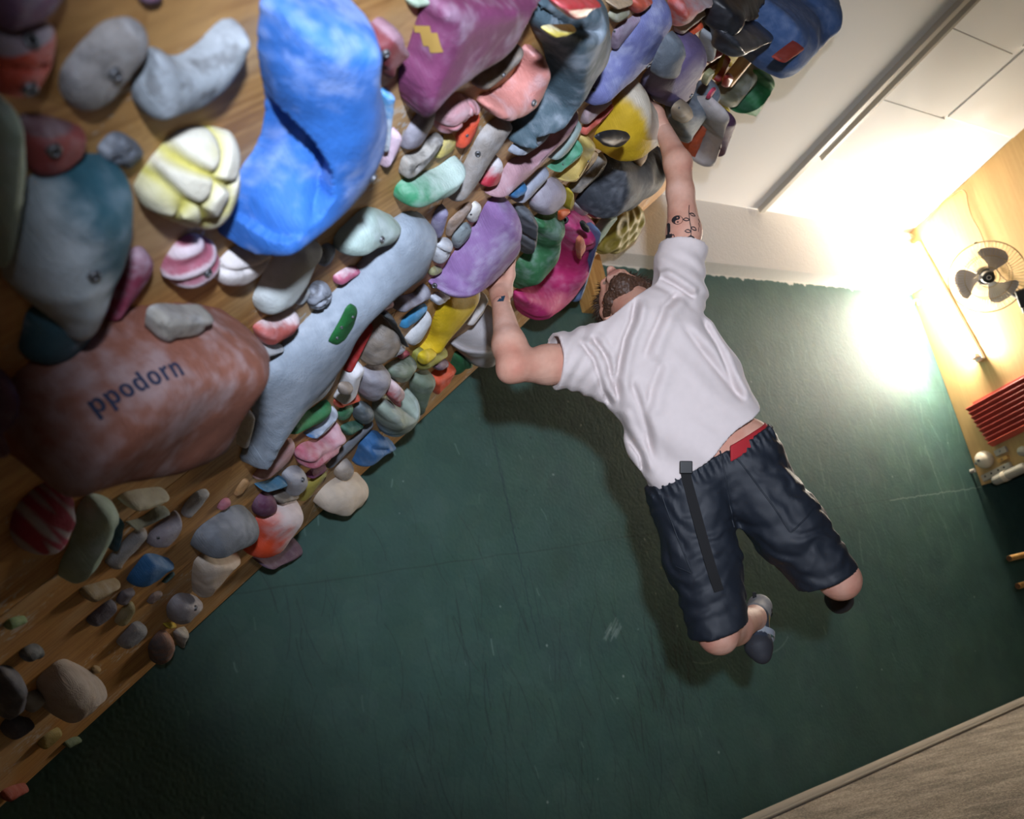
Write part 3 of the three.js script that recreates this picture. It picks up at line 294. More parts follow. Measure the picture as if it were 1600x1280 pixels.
  {l: "dark green hold shaded by the underside of the whale volume", c: '217240', p: [246,1047], b: [-91,36,-74,46,-51,43,-24,33,6,19,34,10,59,6,82,-12,69,-30,62,-59,41,-63,10,-47,-25,-21,-62,13], s: [55,-12,-59,22], h: 34, sz: 41, chalk: 0.065},
  {l: "blue and white scallop hold below the shaded dark green hold", c: 'b8c2d0', p: [340,913], b: [-72,24,-53,19,-31,6,-8,-6,13,-13,22,1,23,27,24,51,38,39,38,12,39,-16,35,-38,25,-51,9,-53,-16,-38,-45,-8], s: [31,19,-38,-6], h: 28, sz: 29, chalk: 0.13, c2: ["2a70b0",-51,38,-0.946,-0.326,35]},
  {l: "crimson and pink shell hold below the blue and white scallop", c: 'ae3454', p: [359,784], b: [-100,50,-101,89,-80,89,-46,62,-12,37,21,17,43,20,53,41,73,31,75,-10,70,-40,48,-44,35,-62,30,-95,11,-103,-22,-82,-67,-20], s: [53,-12,-45,0], h: 55, sz: 50, chalk: 0.195, ridges: 5.0, rdir: [-139,152,3,100], c2: ["d0a4ac",-38,55,0.997,0.082,140]},
  {l: "small purple hold under the crimson shell hold", c: '743860', p: [416,553], b: [-47,26,-40,38,-27,38,-10,29,10,17,31,-1,50,-27,38,-32,29,-40,13,-35,-9,-15,-32,7], s: [24,-8,-27,14], h: 24, sz: 20, chalk: 0.098},
  {l: "dusty pink wing hold below the tail of the whale volume", c: 'b48a8c', p: [161,935], b: [-71,-6,-60,10,-46,21,-33,36,-20,49,-5,58,13,60,35,58,59,27,59,-8,55,-38,48,-64,34,-78,11,-73,-16,-55,-47,-27], s: [36,21,-38,-17], h: 29, sz: 44, chalk: 0.227},
  {l: "grey dome hold with a bolt under the dusty pink wing hold", c: 'a6a6ac', p: [285,672], b: [-31,-7,-48,53,-56,99,-43,108,-18,92,18,46,43,-10,50,-56,43,-80,22,-77,-1,-69,-11,-70], s: [-3,19,-13,12], h: 53, sz: 37, chalk: 0.195, bolt: [[-15,69]]},
  {l: "dark blue arc hold left of the bolted grey dome", c: '2f6c90', p: [171,798], b: [-63,68,-42,50,-19,25,4,4,22,-5,44,-24,66,-63,49,-60,27,-41,3,-18,-22,10,-46,39], s: [38,-33,-39,38], h: 35, sz: 25, chalk: 0.098},
  {l: "brown-grey hold just above the orange and white hold", c: '766c60', p: [262,611], b: [-60,74,-43,67,-20,47,6,17,36,-23,67,-69,71,-82,44,-53,26,-49,0,-21,-28,18,-49,34], s: [26,-21,-34,38], h: 40, sz: 25, chalk: 0.13},
  {l: "round purple hold left of the orange and white hold's top", c: '643050', p: [173,675], b: [-44,30,-43,60,-35,76,-22,81,-3,72,25,23,44,-33,52,-79,42,-92,17,-71,-9,-40,-28,-24], s: [6,-4,-2,-5], h: 42, sz: 33, chalk: 0.098},
  {l: "olive-yellow slanted hold left of the big beige dome", c: '968c38', p: [429,442], b: [-55,-23,-55,22,-41,42,-19,48,4,50,28,51,53,29,41,6,37,-33,24,-56,4,-66,-19,-68], s: [31,33,-35,-25], h: 22, sz: 29, chalk: 0.13},
  {l: "purple volume gripped by the climber's bent arm", c: '86609c', p: [813,1304], b: [-177,-23,-143,-25,-118,-16,-110,11,-99,35,-85,55,-70,74,-56,94,-45,117,-41,145,-38,174,-15,184,43,159,65,125,87,77,129,15,173,-52,209,-115,227,-167,220,-199,190,-209,141,-198,78,-167,8,-125,-47,-98,-94,-82,-144,-61], s: [62,48,-50,-60], h: 99, sz: 103, chalk: 0.358, bolt: [[-354,177]]},
  {l: "slim lilac-grey leaf hold at the whale volume's right shoulder", c: '7a7494', p: [525,1575], b: [10,-57,-8,-26,-19,0,-23,21,-22,37,-15,49,-1,48,1,29,13,3,22,-22,23,-41,17,-54], s: [-8,35,3,-31], h: 26, sz: 29, chalk: 0.195},
  {l: "slim brown-grey stick hold left of the gripped purple volume", c: '96806f', p: [632,1515], b: [-17,-48,-32,-13,-35,12,-20,20,-2,26,13,35,40,28,32,13,16,5,6,-9,-3,-25,-10,-42], s: [24,25,-19,-30], h: 16, sz: 27, chalk: 0.195, dirt: 0.4},
  {l: "small white teardrop hold at the left edge of the gripped purple volume", c: 'd8d8d6', p: [709,1492], b: [-26,-1,-30,15,-28,27,-23,36,-13,40,6,27,15,8,26,-13,30,-30,25,-40,13,-42,-5,-27], s: [0,14,-2,-11], h: 21, sz: 23, chalk: 0.065, bolt: [[-26,11]], pits: [[-30,36]]},
  {l: "grey speckled oval hold below the white teardrop hold", c: '88959a', p: [697,1420], b: [-28,-12,-40,16,-39,32,-30,41,-15,43,13,32,27,13,35,-11,35,-28,26,-39,10,-41,-2,-47], s: [6,15,-11,-9], h: 23, sz: 28, chalk: 0.26, dirt: 0.8},
  {l: "white hooked hold beside the whale volume's right rim", c: 'cdd2da', p: [616,1416], b: [-28,-3,-38,23,-43,45,-36,56,-14,50,20,26,30,5,37,-19,34,-35,25,-45,13,-52,-12,-34], s: [-2,18,-7,-9], h: 29, sz: 31, chalk: 0.13, groove: [-78,64,16,-6]},
  {l: "tiny olive hold below the white hooked hold", c: '96966c', p: [640,1321], b: [-28,7,-29,17,-25,23,-17,24,-2,16,17,2,36,-15,29,-16,27,-23,16,-22,0,-12,-17,0], s: [7,1,-9,2], h: 16, sz: 15, chalk: 0.195},
  {l: "charcoal hold squeezed between the gripped purple volume and the green volume", c: '454c54', p: [1104,1205], b: [-119,146,-68,125,-63,108,0,37,70,-42,86,-89,89,-127,109,-180,51,-111,-1,-37,-48,31,-89,93], s: [-49,76,36,-67], h: 74, sz: 44, chalk: 0.26, groove: [-138,62,29,-32]},
  {l: "green crescent volume right of the climber's bent arm", c: '22713c', p: [1382,925], b: [49,-257,-28,-144,-74,-58,-73,-15,-36,-2,-31,37,-97,128,-165,217,-142,236,-64,206,32,152,4,133,65,46,116,-37,133,-97,144,-154,125,-186,64,-176,42,-205], s: [-11,-106,55,-55,-34,100,-56,168], h: 91, sz: 71, kap: 2.56, chalk: 0.293},
  {l: "large hot pink crescent volume above the wooden post", c: 'cc1c74', p: [1751,588], b: [-281,27,-205,0,-106,-48,-27,-72,26,-68,36,-25,0,55,-65,155,-148,263,-212,354,-196,383,-101,344,42,259,21,242,26,193,85,101,153,-1,209,-97,245,-182,269,-258,279,-325,253,-360,185,-354,94,-322,-12,-269,-72,-253,-207,-88], s: [-112,-129,54,-197,149,-159,71,28,-88,262], h: 138, sz: 95, kap: 2.15, chalk: 0.227, bolt: [[-558,635],[-546,656]]},
  {l: "orange patch hold at the top of the hot pink volume", c: 'e0601e', p: [1320,1160], b: [-13,-19,-39,11,-59,37,-62,51,-36,40,-2,22,35,-1,53,-17,45,-23,37,-29,25,-32,6,-29], s: [3,8,-18,4], h: 14, sz: 16, z: 50, chalk: 0.065},
  {l: "flat orange triangular plate on the hot pink volume", c: 'd87a5a', p: [1556,902], b: [-82,75,-103,109,-81,107,-28,54,35,-7,79,-59,79,-78,75,-94,107,-139,47,-77,-2,-21,-46,30], s: [-32,47,33,-49], h: 19, sz: 20, z: 100, f: 1, chalk: 0.195},
  {l: "thin blue-lilac rim hold along the right side of the hot pink volume", c: '7090c0', p: [1878,589], b: [179,-385,206,-349,197,-283,131,-171,50,-51,-35,67,-123,183,-205,291,-279,389,-248,364,-169,262,-85,152,2,36,88,-84,167,-203,227,-312,235,-378], s: [-267,381,209,-374], h: 53, sz: 27, z: 80, skirt: 1, chalk: 0.13},
  {l: "tiny black hold on the hot pink volume's right edge", c: '181a1c', p: [1437,1080], b: [-71,58,-68,64,-39,47,-17,26,16,-3,49,-33,65,-53,63,-61,43,-51,8,-21,-22,8,-49,35], s: [-8,10,3,-6], h: 26, sz: 13, z: 100, chalk: 0.033},
  {l: "olive-gold dimpled volume lowest beside the white beam", c: '9c8a2c', p: [2525,311], b: [-248,15,-265,80,-248,118,-233,157,-210,190,-165,205,-77,187,61,131,185,36,254,-65,359,-194,398,-281,335,-290,177,-218,-4,-119,-124,-72], s: [-137,-11,54,-40,74,41], h: 117, sz: 64, kap: 1.78, chalk: 0.065, gloss: 0.6, dimples: 1},
  {l: "mint faceted hold left of the olive-gold dimpled volume", c: '88a69c', p: [2130,579], b: [-67,-19,-91,32,-89,62,-71,80,-36,85,46,51,69,20,62,-7,64,-42,49,-64,15,-70,20,-108], s: [6,47,-34,-25], h: 40, sz: 31, z: 20, f: 1, chalk: 0.195},
  {l: "tiny orange hold at the edge left of the dimpled gold volume", c: 'd86236', p: [2372,206], b: [-15,-15,-40,19,-53,44,-53,58,-25,49,23,19,11,18,16,0,24,-22,27,-39,35,-60,35,-66], s: [-18,34,-4,-16], h: 24, sz: 12, chalk: 0.13},
  {l: "small maroon hold tucked beneath the dark navy volume", c: '884456', p: [1982,730], b: [-93,37,-125,75,-95,68,-40,38,21,2,88,-40,166,-93,158,-91,91,-52,37,-24,-12,-1,-64,26], s: [54,-24,-83,47], h: 42, sz: 18, chalk: 0.13},
  {l: "dark navy chalk-dusted volume below the yellow volume", c: '262d38', p: [1900,985], b: [-288,3,-316,69,-307,108,-283,136,-284,180,-302,235,-243,233,-98,164,59,90,219,21,402,-62,456,-114,379,-114,391,-173,368,-211,302,-218,199,-195,81,-155,-50,-101,-188,-35], s: [-209,8,-63,-6,-11,44,181,-3], h: 154, sz: 96, kap: 2.23, chalk: 0.227},
  {l: "grey lip hold at the left tip of the dark navy volume", c: '9a9696', p: [1701,927], b: [-87,49,-101,75,-72,66,-23,38,32,5,92,-36,82,-41,68,-47,41,-41,-1,-22,-8,-31,-54,11], s: [-10,14,-29,17], h: 43, sz: 22, chalk: 0.195},
  {l: "yellow and white volume gripped by the climber's raised hand", c: 'c9a614', p: [1555,1406], b: [-115,-71,-170,-4,-183,39,-180,71,-181,105,-177,135,-161,158,-133,174,-80,171,-13,109,119,24,225,-62,328,-152,419,-240,401,-267,242,-186,105,-122,-10,-72,-66,-71], s: [-65,-17,72,-6,74,-9], h: 142, sz: 88, kap: 2.65, chalk: 0.019, c2: ["cfc6b4",-102,80,0.8,0.6,19]},
  {l: "black eye-shaped hold with two bolts on the yellow volume", c: '131416', p: [1069,1651], b: [-156,76,-128,74,-83,59,-27,35,38,3,112,-37,145,-60,122,-65,94,-67,43,-49,-26,-12,-96,32], s: [43,-13,-44,13], h: 26, sz: 33, z: 120, chalk: 0.013, gloss: 0.55, bolt: [[-142,77],[7,8]]},
  {l: "wooden teardrop plate with a bolt on the dark navy volume", c: 'b08c58', p: [1821,1159], b: [-30,-16,-73,28,-97,60,-98,79,-66,74,-1,44,40,9,76,-30,85,-54,68,-62,48,-67,35,-70], s: [-11,24,-9,-11], h: 28, sz: 24, z: 60, chalk: 0.13, bolt: [[-58,39]]},
  {l: "dusky purple crescent volume right of the yellow volume", c: '685888', p: [1754,1520], b: [-204,12,-219,50,-209,75,-199,99,-188,123,-180,147,-160,165,-89,155,23,118,54,94,69,58,143,-6,211,-69,253,-123,266,-165,243,-187,188,-191,118,-184,38,-150,-98,-64], s: [-6,52,-4,-48], h: 102, sz: 86, chalk: 0.325, bolt: [[68,-73]]},
  {l: "slate oval hold cradled by the dusky purple crescent volume", c: '525c66', p: [1251,1809], b: [-31,-41,-55,-12,-66,11,-73,32,-78,51,-78,68,-73,82,-39,79,-9,55,23,25,67,-11,106,-47,126,-75,114,-87,79,-86,26,-71], s: [-9,29,20,-36], h: 54, sz: 50, z: 85, chalk: 0.26},
  {l: "long periwinkle blue leaf-shaped volume above the yellow volume", c: '666ca4', p: [1213,1776], b: [-134,-104,-154,-63,-144,-39,-119,-24,-99,-6,-88,17,-88,46,-88,73,-73,93,-52,109,-27,124,5,135,56,135,87,103,131,58,179,9,210,-35,214,-69,196,-91,158,-101,106,-102,48,-98,-12,-91,-68,-86,-103,-95], s: [-112,-64,-7,-46,52,5,62,82], h: 66, sz: 98, kap: 3.28, chalk: 0.293, bolt: [[-265,4],[78,-42]]},
  {l: "thin lilac rim hold left of the periwinkle volume's tip", c: '948fba', p: [1024,1704], b: [-31,-27,-33,-9,-29,4,-18,14,-3,20,14,25,31,26,36,7,34,-7,15,-12,-1,-18,-15,-25], s: [24,21,-25,-20], h: 10, sz: 21, chalk: 0.195},
  {l: "large dark petrol volume with pale chalked rim at the top centre", c: '36505c', p: [747,1925], b: [-54,-192,-48,-157,-11,-145,20,-129,32,-98,15,-53,-21,0,-74,54,-143,107,-195,154,-229,196,-212,213,-154,201,-84,180,-7,155,80,122,134,76,180,24,205,-23,203,-57,176,-79,132,-88,100,-106,90,-138,64,-160,24,-171,-20,-178], s: [-25,-164,43,-143,53,-69,-26,48,-36,103,-19,110], h: 92, sz: 138, kap: 4.1, chalk: 0.325, groove: [-362,234,-23,125]},
  {l: "red faceted hold on the dark petrol volume at the top edge", c: 'b03034', p: [428,2221], b: [-87,35,-58,30,-24,20,12,9,50,-4,92,-19,61,-13,42,-17,31,-26,-4,-16,-26,-6,-63,15], s: [12,2,-23,5], h: 32, sz: 44, z: 100, f: 1, chalk: 0.098, gloss: 0.4},
  {l: "yellow and white half-moon hold on the dark petrol volume", c: 'd2c250', p: [459,2154], b: [-64,23,-47,21,-23,14,2,6,27,-2,54,-11,66,-17,42,-12,27,-14,9,-13,-16,-5,-42,7], s: [28,-5,-31,7], h: 21, sz: 28, z: 90, chalk: 0.13, c2: ["dcdccc",-20,12,0.293,0.956,4]},
  {l: "large wine-purple volume with a mustard stepped emblem at the top", c: '66194c', p: [287,2144], b: [-100,-74,-116,-36,-116,-9,-114,17,-113,43,-113,69,-120,96,-97,103,-53,92,-6,79,45,65,100,49,159,31,225,6,173,13,142,4,140,-24,127,-46,103,-61,70,-69,29,-69,-12,-66,-51,-64,-71,-79,-69,-112], s: [-94,-52,-59,-22,-19,15,57,35], h: 67, sz: 162, kap: 5.56, f: 1, chalk: 0.227, logo: 1},
  {l: "salmon pink hooked hold below the wine-purple volume", c: 'c07c72', p: [595,1924], b: [-117,3,-104,11,-71,2,-44,0,-21,3,-4,11,4,25,3,44,-8,68,-10,86,30,69,48,45,70,16,82,-9,88,-32,90,-53,85,-70,67,-78,40,-79,3,-69,-40,-49,-80,-29], s: [-74,-21,1,-38,44,-14,33,38], h: 61, sz: 78, kap: 4.39, chalk: 0.26, bolt: [[14,-17]]},
  {l: "taupe leaf hold between the wine-purple volume and the salmon hook", c: '8a7e72', p: [501,1995], b: [-72,-9,-67,4,-51,11,-32,14,-13,18,6,23,26,27,48,29,62,20,52,9,48,-6,37,-17,24,-26,6,-32,-16,-33,-45,-28], s: [38,17,-41,-14], h: 25, sz: 49, chalk: 0.195, dirt: 0.4, bolt: [[-6,0]]},
  {l: "long grey slab hold left of the red and white hold", c: '98918a', p: [587,1733], b: [-47,-100,-55,-64,-51,-37,-46,-11,-41,13,-37,39,-34,64,-23,83,-2,94,39,87,79,61,63,45,53,24,41,4,32,-18,25,-42,15,-65,-1,-83,-22,-95], s: [29,70,-33,-70], h: 35, sz: 68, chalk: 0.26, dirt: 0.3, bolt: [[-34,36]]},
  {l: "bright orange hold left of the long grey slab hold", c: 'e85634', p: [480,1858], b: [-11,-42,-23,-17,-26,3,-26,20,-21,34,-12,44,14,37,20,18,29,-5,31,-24,24,-38,4,-39], s: [3,24,-6,-23], h: 21, sz: 37, chalk: 0.098, bolt: [[-17,1]]},
  {l: "crumpled pink chalky hold below the wine-purple volume's tip", c: 'c4929a', p: [385,1946], b: [-53,7,-61,30,-59,46,-41,50,-11,42,25,23,63,-4,87,-27,52,-14,30,-15,22,-28,5,-34,-19,-34,-41,-18], s: [-8,20,-23,5], h: 38, sz: 54, chalk: 0.26, dirt: 0.3, lobes: 0.6, cc: 'b84a50'},
  {l: "dusky grey finger hold left of the crumpled pink hold", c: '746f7a', p: [284,1953], b: [-30,-32,-34,-12,-31,3,-26,16,-19,28,-10,38,3,45,24,35,30,15,36,-6,32,-21,24,-32,11,-40,-7,-42], s: [12,22,-12,-22], h: 21, sz: 46, chalk: 0.195},
  {l: "grey pitted block hold above the green fan-shaped hold", c: '9a9790', p: [324,1871], b: [-42,-27,-50,-2,-48,16,-25,13,-1,10,10,20,20,32,44,28,40,16,35,0,24,-12,13,-23,2,-34,-20,-33], s: [26,16,-28,-13], h: 24, sz: 47, f: 1, chalk: 0.195, dirt: 0.7, pits: [[5,20],[-22,-6]]},
  {l: "yellow disc hold with bolts beside the grey pitted block", c: 'c8b866', p: [415,1846], b: [-23,-18,-27,-2,-26,11,-23,22,-19,32,-5,33,21,17,34,-4,37,-19,29,-27,12,-26,-7,-21], s: [8,7,-6,-9], h: 17, sz: 30, chalk: 0.195, bolt: [[-26,38],[-24,15]]},
  {l: "green fan-shaped hold dusted white on its right side", c: '2c8a5e', p: [393,1771], b: [-98,6,-106,36,-90,46,-61,42,-24,29,14,16,45,13,70,17,97,9,86,-8,72,-23,67,-46,54,-62,21,-56,-22,-35,-65,-9], s: [55,-4,-50,1], h: 51, sz: 66, chalk: 0.13, c2: ["b4ccc4",-52,36,0.908,0.419,75]},
  {l: "pale lilac knob hold beside the large blue volume", c: 'c4acbc', p: [210,1946], b: [-4,-43,-9,-24,-11,-7,-12,9,-12,24,-10,37,1,38,13,17,20,-2,17,-15,8,-24,1,-33], s: [3,23,-4,-22], h: 20, sz: 33, chalk: 0.195},
  {l: "light blue tall slab hold behind the large blue volume's right rim", c: '3f8cc8', p: [161,2030], b: [22,-78,9,-47,-2,-17,-13,11,-22,38,-30,63,-8,57,-3,39,4,13,11,-13,16,-39,23,-67], s: [-17,55,16,-57], h: 23, sz: 43, chalk: 0.26, c2: ["c0ccd8",-10,15,0.956,-0.293,36]},
  {l: "dark maroon angular block hold right of the large blue volume", c: '6a1e24', p: [89,2195], b: [-42,24,-37,32,-26,37,-15,41,2,33,13,17,28,0,41,-16,31,-23,21,-29,11,-35,15,-51,5,-43,-7,-26,-20,-9,-32,8], s: [-1,7,-9,1], h: 40, sz: 63, f: 1, chalk: 0.098, bolt: [[-32,18]], c2: ["8c6a78",-5,17,0.672,0.74,2]},
  {l: "mint hold cut by the top edge left of the wine-purple volume", c: 'a8bea8', p: [158,2238], b: [-33,15,-20,13,-7,9,7,5,21,0,36,-6,29,-9,19,-10,8,-10,-6,-7,-19,-3,-30,7], s: [13,-2,-14,3], h: 15, sz: 27, chalk: 0.195},
  {l: "large bright blue S-shaped volume", c: '0060b8', p: [-74,2151], b: [53,155,41,146,46,123,65,94,87,64,110,31,130,-3,144,-38,154,-72,160,-105,159,-136,150,-162,133,-180,107,-188,76,-190,44,-187,10,-179,-23,-169,-52,-167,-72,-177,-94,-180,-97,-146,-92,-119,-85,-94,-73,-75,-59,-59,-48,-40,-43,-16,-44,11,-50,40,-60,68,-70,96,-78,121,-81,144,-84,166,-83,185,-65,191,-38,186,-10,178,20,168], s: [5,149,16,72,28,4,39,-55,6,-113,-66,-135], h: 110, sz: 260, kap: 6.91, chalk: 0.26, blue: 1, crv: [-155,159,-118,126,-69,72,-30,15,-9,-33,-7,-75,-23,-98,-47,-108], crvs: -1, bolt: [[82,-86]]},
  {l: "red hold with a white band beside the long grey slab hold", c: 'b41c34', p: [700,1628], b: [-38,-14,-35,2,-27,14,-22,29,-18,44,-1,48,11,30,32,-1,53,-33,47,-48,22,-45,-10,-33], s: [9,14,-3,-20], h: 28, sz: 33, chalk: 0.13, c2: ["d8d4d8",-25,20,0.072,0.997,20]},
  {l: "long dusty mauve hold above the gripped purple volume", c: 'b08892', p: [902,1585], b: [-181,-32,-153,-25,-126,-16,-118,8,-103,27,-50,12,-3,4,27,12,48,27,53,54,62,77,94,84,151,71,134,54,133,25,131,-5,111,-22,81,-31,53,-42,26,-54,-4,-62,-39,-66,-83,-60,-130,-50], s: [102,62,-127,-39], h: 43, sz: 69, chalk: 0.26},
  {l: "grey dish hold lying against the long dusty mauve hold", c: '949cab', p: [782,1704], b: [-82,1,-76,15,-57,20,-35,23,-9,22,19,20,45,19,74,10,62,-2,61,-21,53,-35,29,-37,-3,-31,-44,-15], s: [42,7,-44,-5], h: 30, sz: 39, z: 20, chalk: 0.26, dirt: 0.3},
  {l: "pale mint rounded hold right of the long dusty mauve hold", c: '96aca8', p: [1108,1531], b: [-57,-38,-52,-17,-39,-2,-26,13,-16,30,-11,50,-5,69,17,59,39,23,63,-15,68,-43,50,-55,17,-56,-25,-48], s: [13,44,-28,-34], h: 30, sz: 38, chalk: 0.26, bolt: [[-47,20]]},
  {l: "sea green hold under the pale mint rounded hold", c: '52a27e', p: [1193,1426], b: [-98,8,-64,6,-23,0,15,-3,30,12,27,39,41,37,58,1,62,-28,43,-41,-1,-33,-54,-15], s: [42,18,-57,-6], h: 33, sz: 30, chalk: 0.227, bolt: [[-34,30]]},
  {l: "cream yellow hold left of the yellow and white volume", c: 'cfb868', p: [1305,1360], b: [-92,-27,-50,-34,-12,-37,13,-30,22,-9,-3,32,-42,80,-57,113,-4,90,43,39,76,-7,81,-36,70,-56,48,-67,13,-67,-36,-54], s: [1,59,-14,-51], h: 44, sz: 39, chalk: 0.195, bolt: [[-33,23]]},
  {l: "mauve flake hold under the periwinkle volume", c: 'aa949a', p: [1225,1578], b: [-52,-20,-68,11,-63,30,-30,30,15,22,62,12,92,-2,59,-3,38,-12,-2,-8,-29,-13,-32,-34], s: [53,8,-49,-9], h: 24, sz: 29, chalk: 0.195},
  {l: "coral red flake hold left of the yellow and white volume", c: 'd6604c', p: [1299,1511], b: [-69,-21,-74,6,-48,12,-2,4,23,12,39,26,61,30,54,10,41,-7,26,-22,-4,-26,-42,-25], s: [49,23,-60,-15], h: 19, sz: 26, chalk: 0.195},
  {l: "grey scratched long hold left of the dark navy volume", c: '98948e', p: [1526,1183], b: [-111,-10,-103,14,-63,14,-19,10,-4,30,-1,58,23,70,63,47,74,10,89,-31,79,-55,49,-65,0,-58,-60,-41], s: [35,43,-68,-19], h: 35, sz: 37, chalk: 0.195, dirt: 0.7},
  {l: "slim tan hold behind the grey scratched long hold", c: 'b49c78', p: [1467,1240], b: [-56,-34,-42,-19,-23,-8,-10,8,-3,28,3,48,33,48,52,11,58,-18,34,-26,-4,-23,-31,-28], s: [24,41,-44,-26], h: 14, sz: 20, chalk: 0.13, bolt: [[-29,23]]},
  {l: "lilac-grey dome hold above the green crescent volume", c: 'a69eac', p: [1197,1273], b: [-97,22,-105,51,-93,67,-73,74,-47,77,-14,74,49,34,81,-12,100,-51,105,-80,84,-89,40,-77,-11,-57,-48,-34], s: [15,10,-13,-11], h: 60, sz: 47, chalk: 0.227},
  {l: "pale blue-grey curled hold left of the lilac-grey dome", c: '9ca3b6', p: [1023,1408], b: [-86,-7,-58,-2,-40,12,-20,25,3,34,29,42,63,29,59,4,53,-21,37,-37,10,-45,-32,-36], s: [39,25,-44,-21], h: 27, sz: 35, chalk: 0.195, groove: [-83,4,1,49]},
  {l: "small blue hold at the left end of the pale blue-grey curled hold", c: '2f74ac', p: [867,1494], b: [-54,23,-39,23,-20,17,-1,13,16,12,39,3,34,-5,37,-20,32,-28,14,-25,-13,-12,-35,0], s: [18,-2,-14,-1], h: 24, sz: 21, z: 20, chalk: 0.13},
  {l: "small yellow pyramid hold right of the lilac-grey dome", c: 'c0b02a', p: [1403,1153], b: [-2,-25,-22,4,-37,30,-49,54,-58,75,-40,62,-11,28,22,-8,57,-45,52,-58,51,-73,34,-64], s: [-22,32,16,-27], h: 41, sz: 22, f: 1, chalk: 0.065},
  {l: "small khaki hold right of the dark petrol volume's rim", c: '989880', p: [1017,1941], b: [-54,11,-52,20,-37,21,-13,18,14,11,44,2,45,-4,40,-12,29,-16,11,-17,-11,-14,-29,-7], s: [10,3,-19,1], h: 23, sz: 24, chalk: 0.26},
  {l: "cream pinkish hold at the top edge right of the petrol volume", c: 'c2aa8a', p: [974,1985], b: [-69,22,-45,17,-19,12,9,5,37,-2,68,-11,58,-13,43,-16,22,-14,-5,-7,-30,-2,-52,10], s: [30,-5,-34,7], h: 25, sz: 22, chalk: 0.26, dirt: 0.3},
  {l: "orange-red hold at the top edge left of the periwinkle volume", c: 'd05a3e', p: [1119,1938], b: [-68,33,-41,28,-7,18,30,6,70,-9,47,-7,41,-15,29,-21,10,-22,-9,-21,-40,0,-62,20], s: [-6,8,-21,6], h: 29, sz: 27, chalk: 0.195},
  {l: "mauve hold between the petrol volume and the periwinkle volume", c: '94849a', p: [1119,1865], b: [-12,-49,-43,-15,-62,14,-50,26,-13,25,18,27,44,33,40,19,27,6,22,-12,16,-29,1,-42], s: [28,22,-21,-26], h: 21, sz: 32, chalk: 0.227, bolt: [[-74,22]]},
  {l: "red and chalk-white hold at the top edge right of the periwinkle volume", c: 'cf4834', p: [1505,1816], b: [-25,-53,-92,2,-147,51,-140,69,-47,44,57,13,172,-22,195,-36,100,-16,40,-15,-29,-7,-30,-34], s: [29,12,-89,18], h: 58, sz: 46, chalk: 0.195, c2: ["c8bcc4",-52,23,0.895,0.446,117]},
  {l: "taupe bar hold with two holes under the red and white top hold", c: 'a69684', p: [1653,1717], b: [-101,12,-69,14,-35,16,-4,19,34,19,92,8,81,1,53,-5,33,-15,3,-19,-37,-17,-48,-27], s: [49,10,-65,-1], h: 30, sz: 28, chalk: 0.26, pits: [[-38,29],[-10,34]]},
  {l: "small orange hold under the taupe two-hole bar hold", c: 'de5a30', p: [1740,1657], b: [-89,10,-58,7,-24,2,2,3,19,7,37,13,63,7,57,-4,48,-13,31,-19,-4,-14,-47,-3], s: [43,3,-50,1], h: 27, sz: 19, chalk: 0.13},
  {l: "large glossy black volume at the top edge", c: '1b1d22', p: [2179,1609], b: [-329,30,-387,104,-388,148,-185,92,55,21,339,-63,680,-168,678,-180,383,-103,152,-51,-16,-26,-224,28], s: [-292,70,-93,39,328,-72], h: 132, sz: 73, kap: 2.31, chalk: 0.052, gloss: 0.45},
  {l: "smaller glossy black volume under the large glossy black one", c: '2a2d34', p: [2109,1560], b: [-154,-9,-219,52,-286,112,-174,85,-23,39,148,-16,344,-81,406,-112,244,-70,105,-37,-23,-7,-102,-1], s: [125,-20,-170,44], h: 105, sz: 51, z: 50, skirt: 1, chalk: 0.098, gloss: 0.45, bolt: [[-593,238]]},
  {l: "grey and white striped upright hold left of the smaller black volume", c: 'a2a8ae', p: [2035,1511], b: [102,-107,29,-53,-32,-5,-85,39,-123,77,-102,87,-21,64,-31,53,13,12,63,-31,77,-60,106,-97], s: [-69,60,34,-44], h: 54, sz: 32, chalk: 0.26},
  {l: "small wine-red hold below the smaller black volume", c: '933840', p: [2283,1362], b: [-70,0,-75,16,-65,24,-46,28,-10,22,38,10,104,-15,72,-12,72,-25,43,-24,-3,-13,-39,-7], s: [34,2,-48,5], h: 28, sz: 18, chalk: 0.098, gloss: 0.4},
  {l: "yellow hold just under the smaller black volume", c: 'cfb824', p: [2603,1244], b: [62,-74,-28,-18,-104,32,-151,70,-114,69,-41,48,46,18,76,2,50,-4,60,-27,55,-44,60,-65], s: [-30,29,-39,5], h: 40, sz: 23, chalk: 0.065},
  {l: "slim yellow hold left of the thin red stick hold", c: 'c8b42c', p: [2544,1213], b: [54,-87,22,-50,-1,-18,-23,13,-47,45,-69,75,-49,79,-22,47,8,12,35,-21,53,-50,62,-76], s: [-53,69,46,-68], h: 32, sz: 18, chalk: 0.065},
  {l: "thin dark red stick hold beside the slim yellow hold", c: '8c2420', p: [2502,1236], b: [6,-62,10,-44,19,-28,13,-5,-19,29,-58,66,-60,82,-15,44,21,7,46,-25,47,-45,30,-56], s: [-53,70,16,-53], h: 27, sz: 15, z: 20, chalk: 0.033, gloss: 0.4},
  {l: "olive-grey drop-shaped volume at the board's right rim", c: '777a60', p: [2977,991], b: [-238,5,-222,32,-121,13,-48,10,-49,47,-73,94,-64,125,-25,141,62,89,109,31,191,-44,239,-105,229,-139,162,-143,48,-119,-83,-84], s: [19,72,-72,-46], h: 89, sz: 49, z: 20, skirt: 1, chalk: 0.227, bolt: [[-37,0]]},
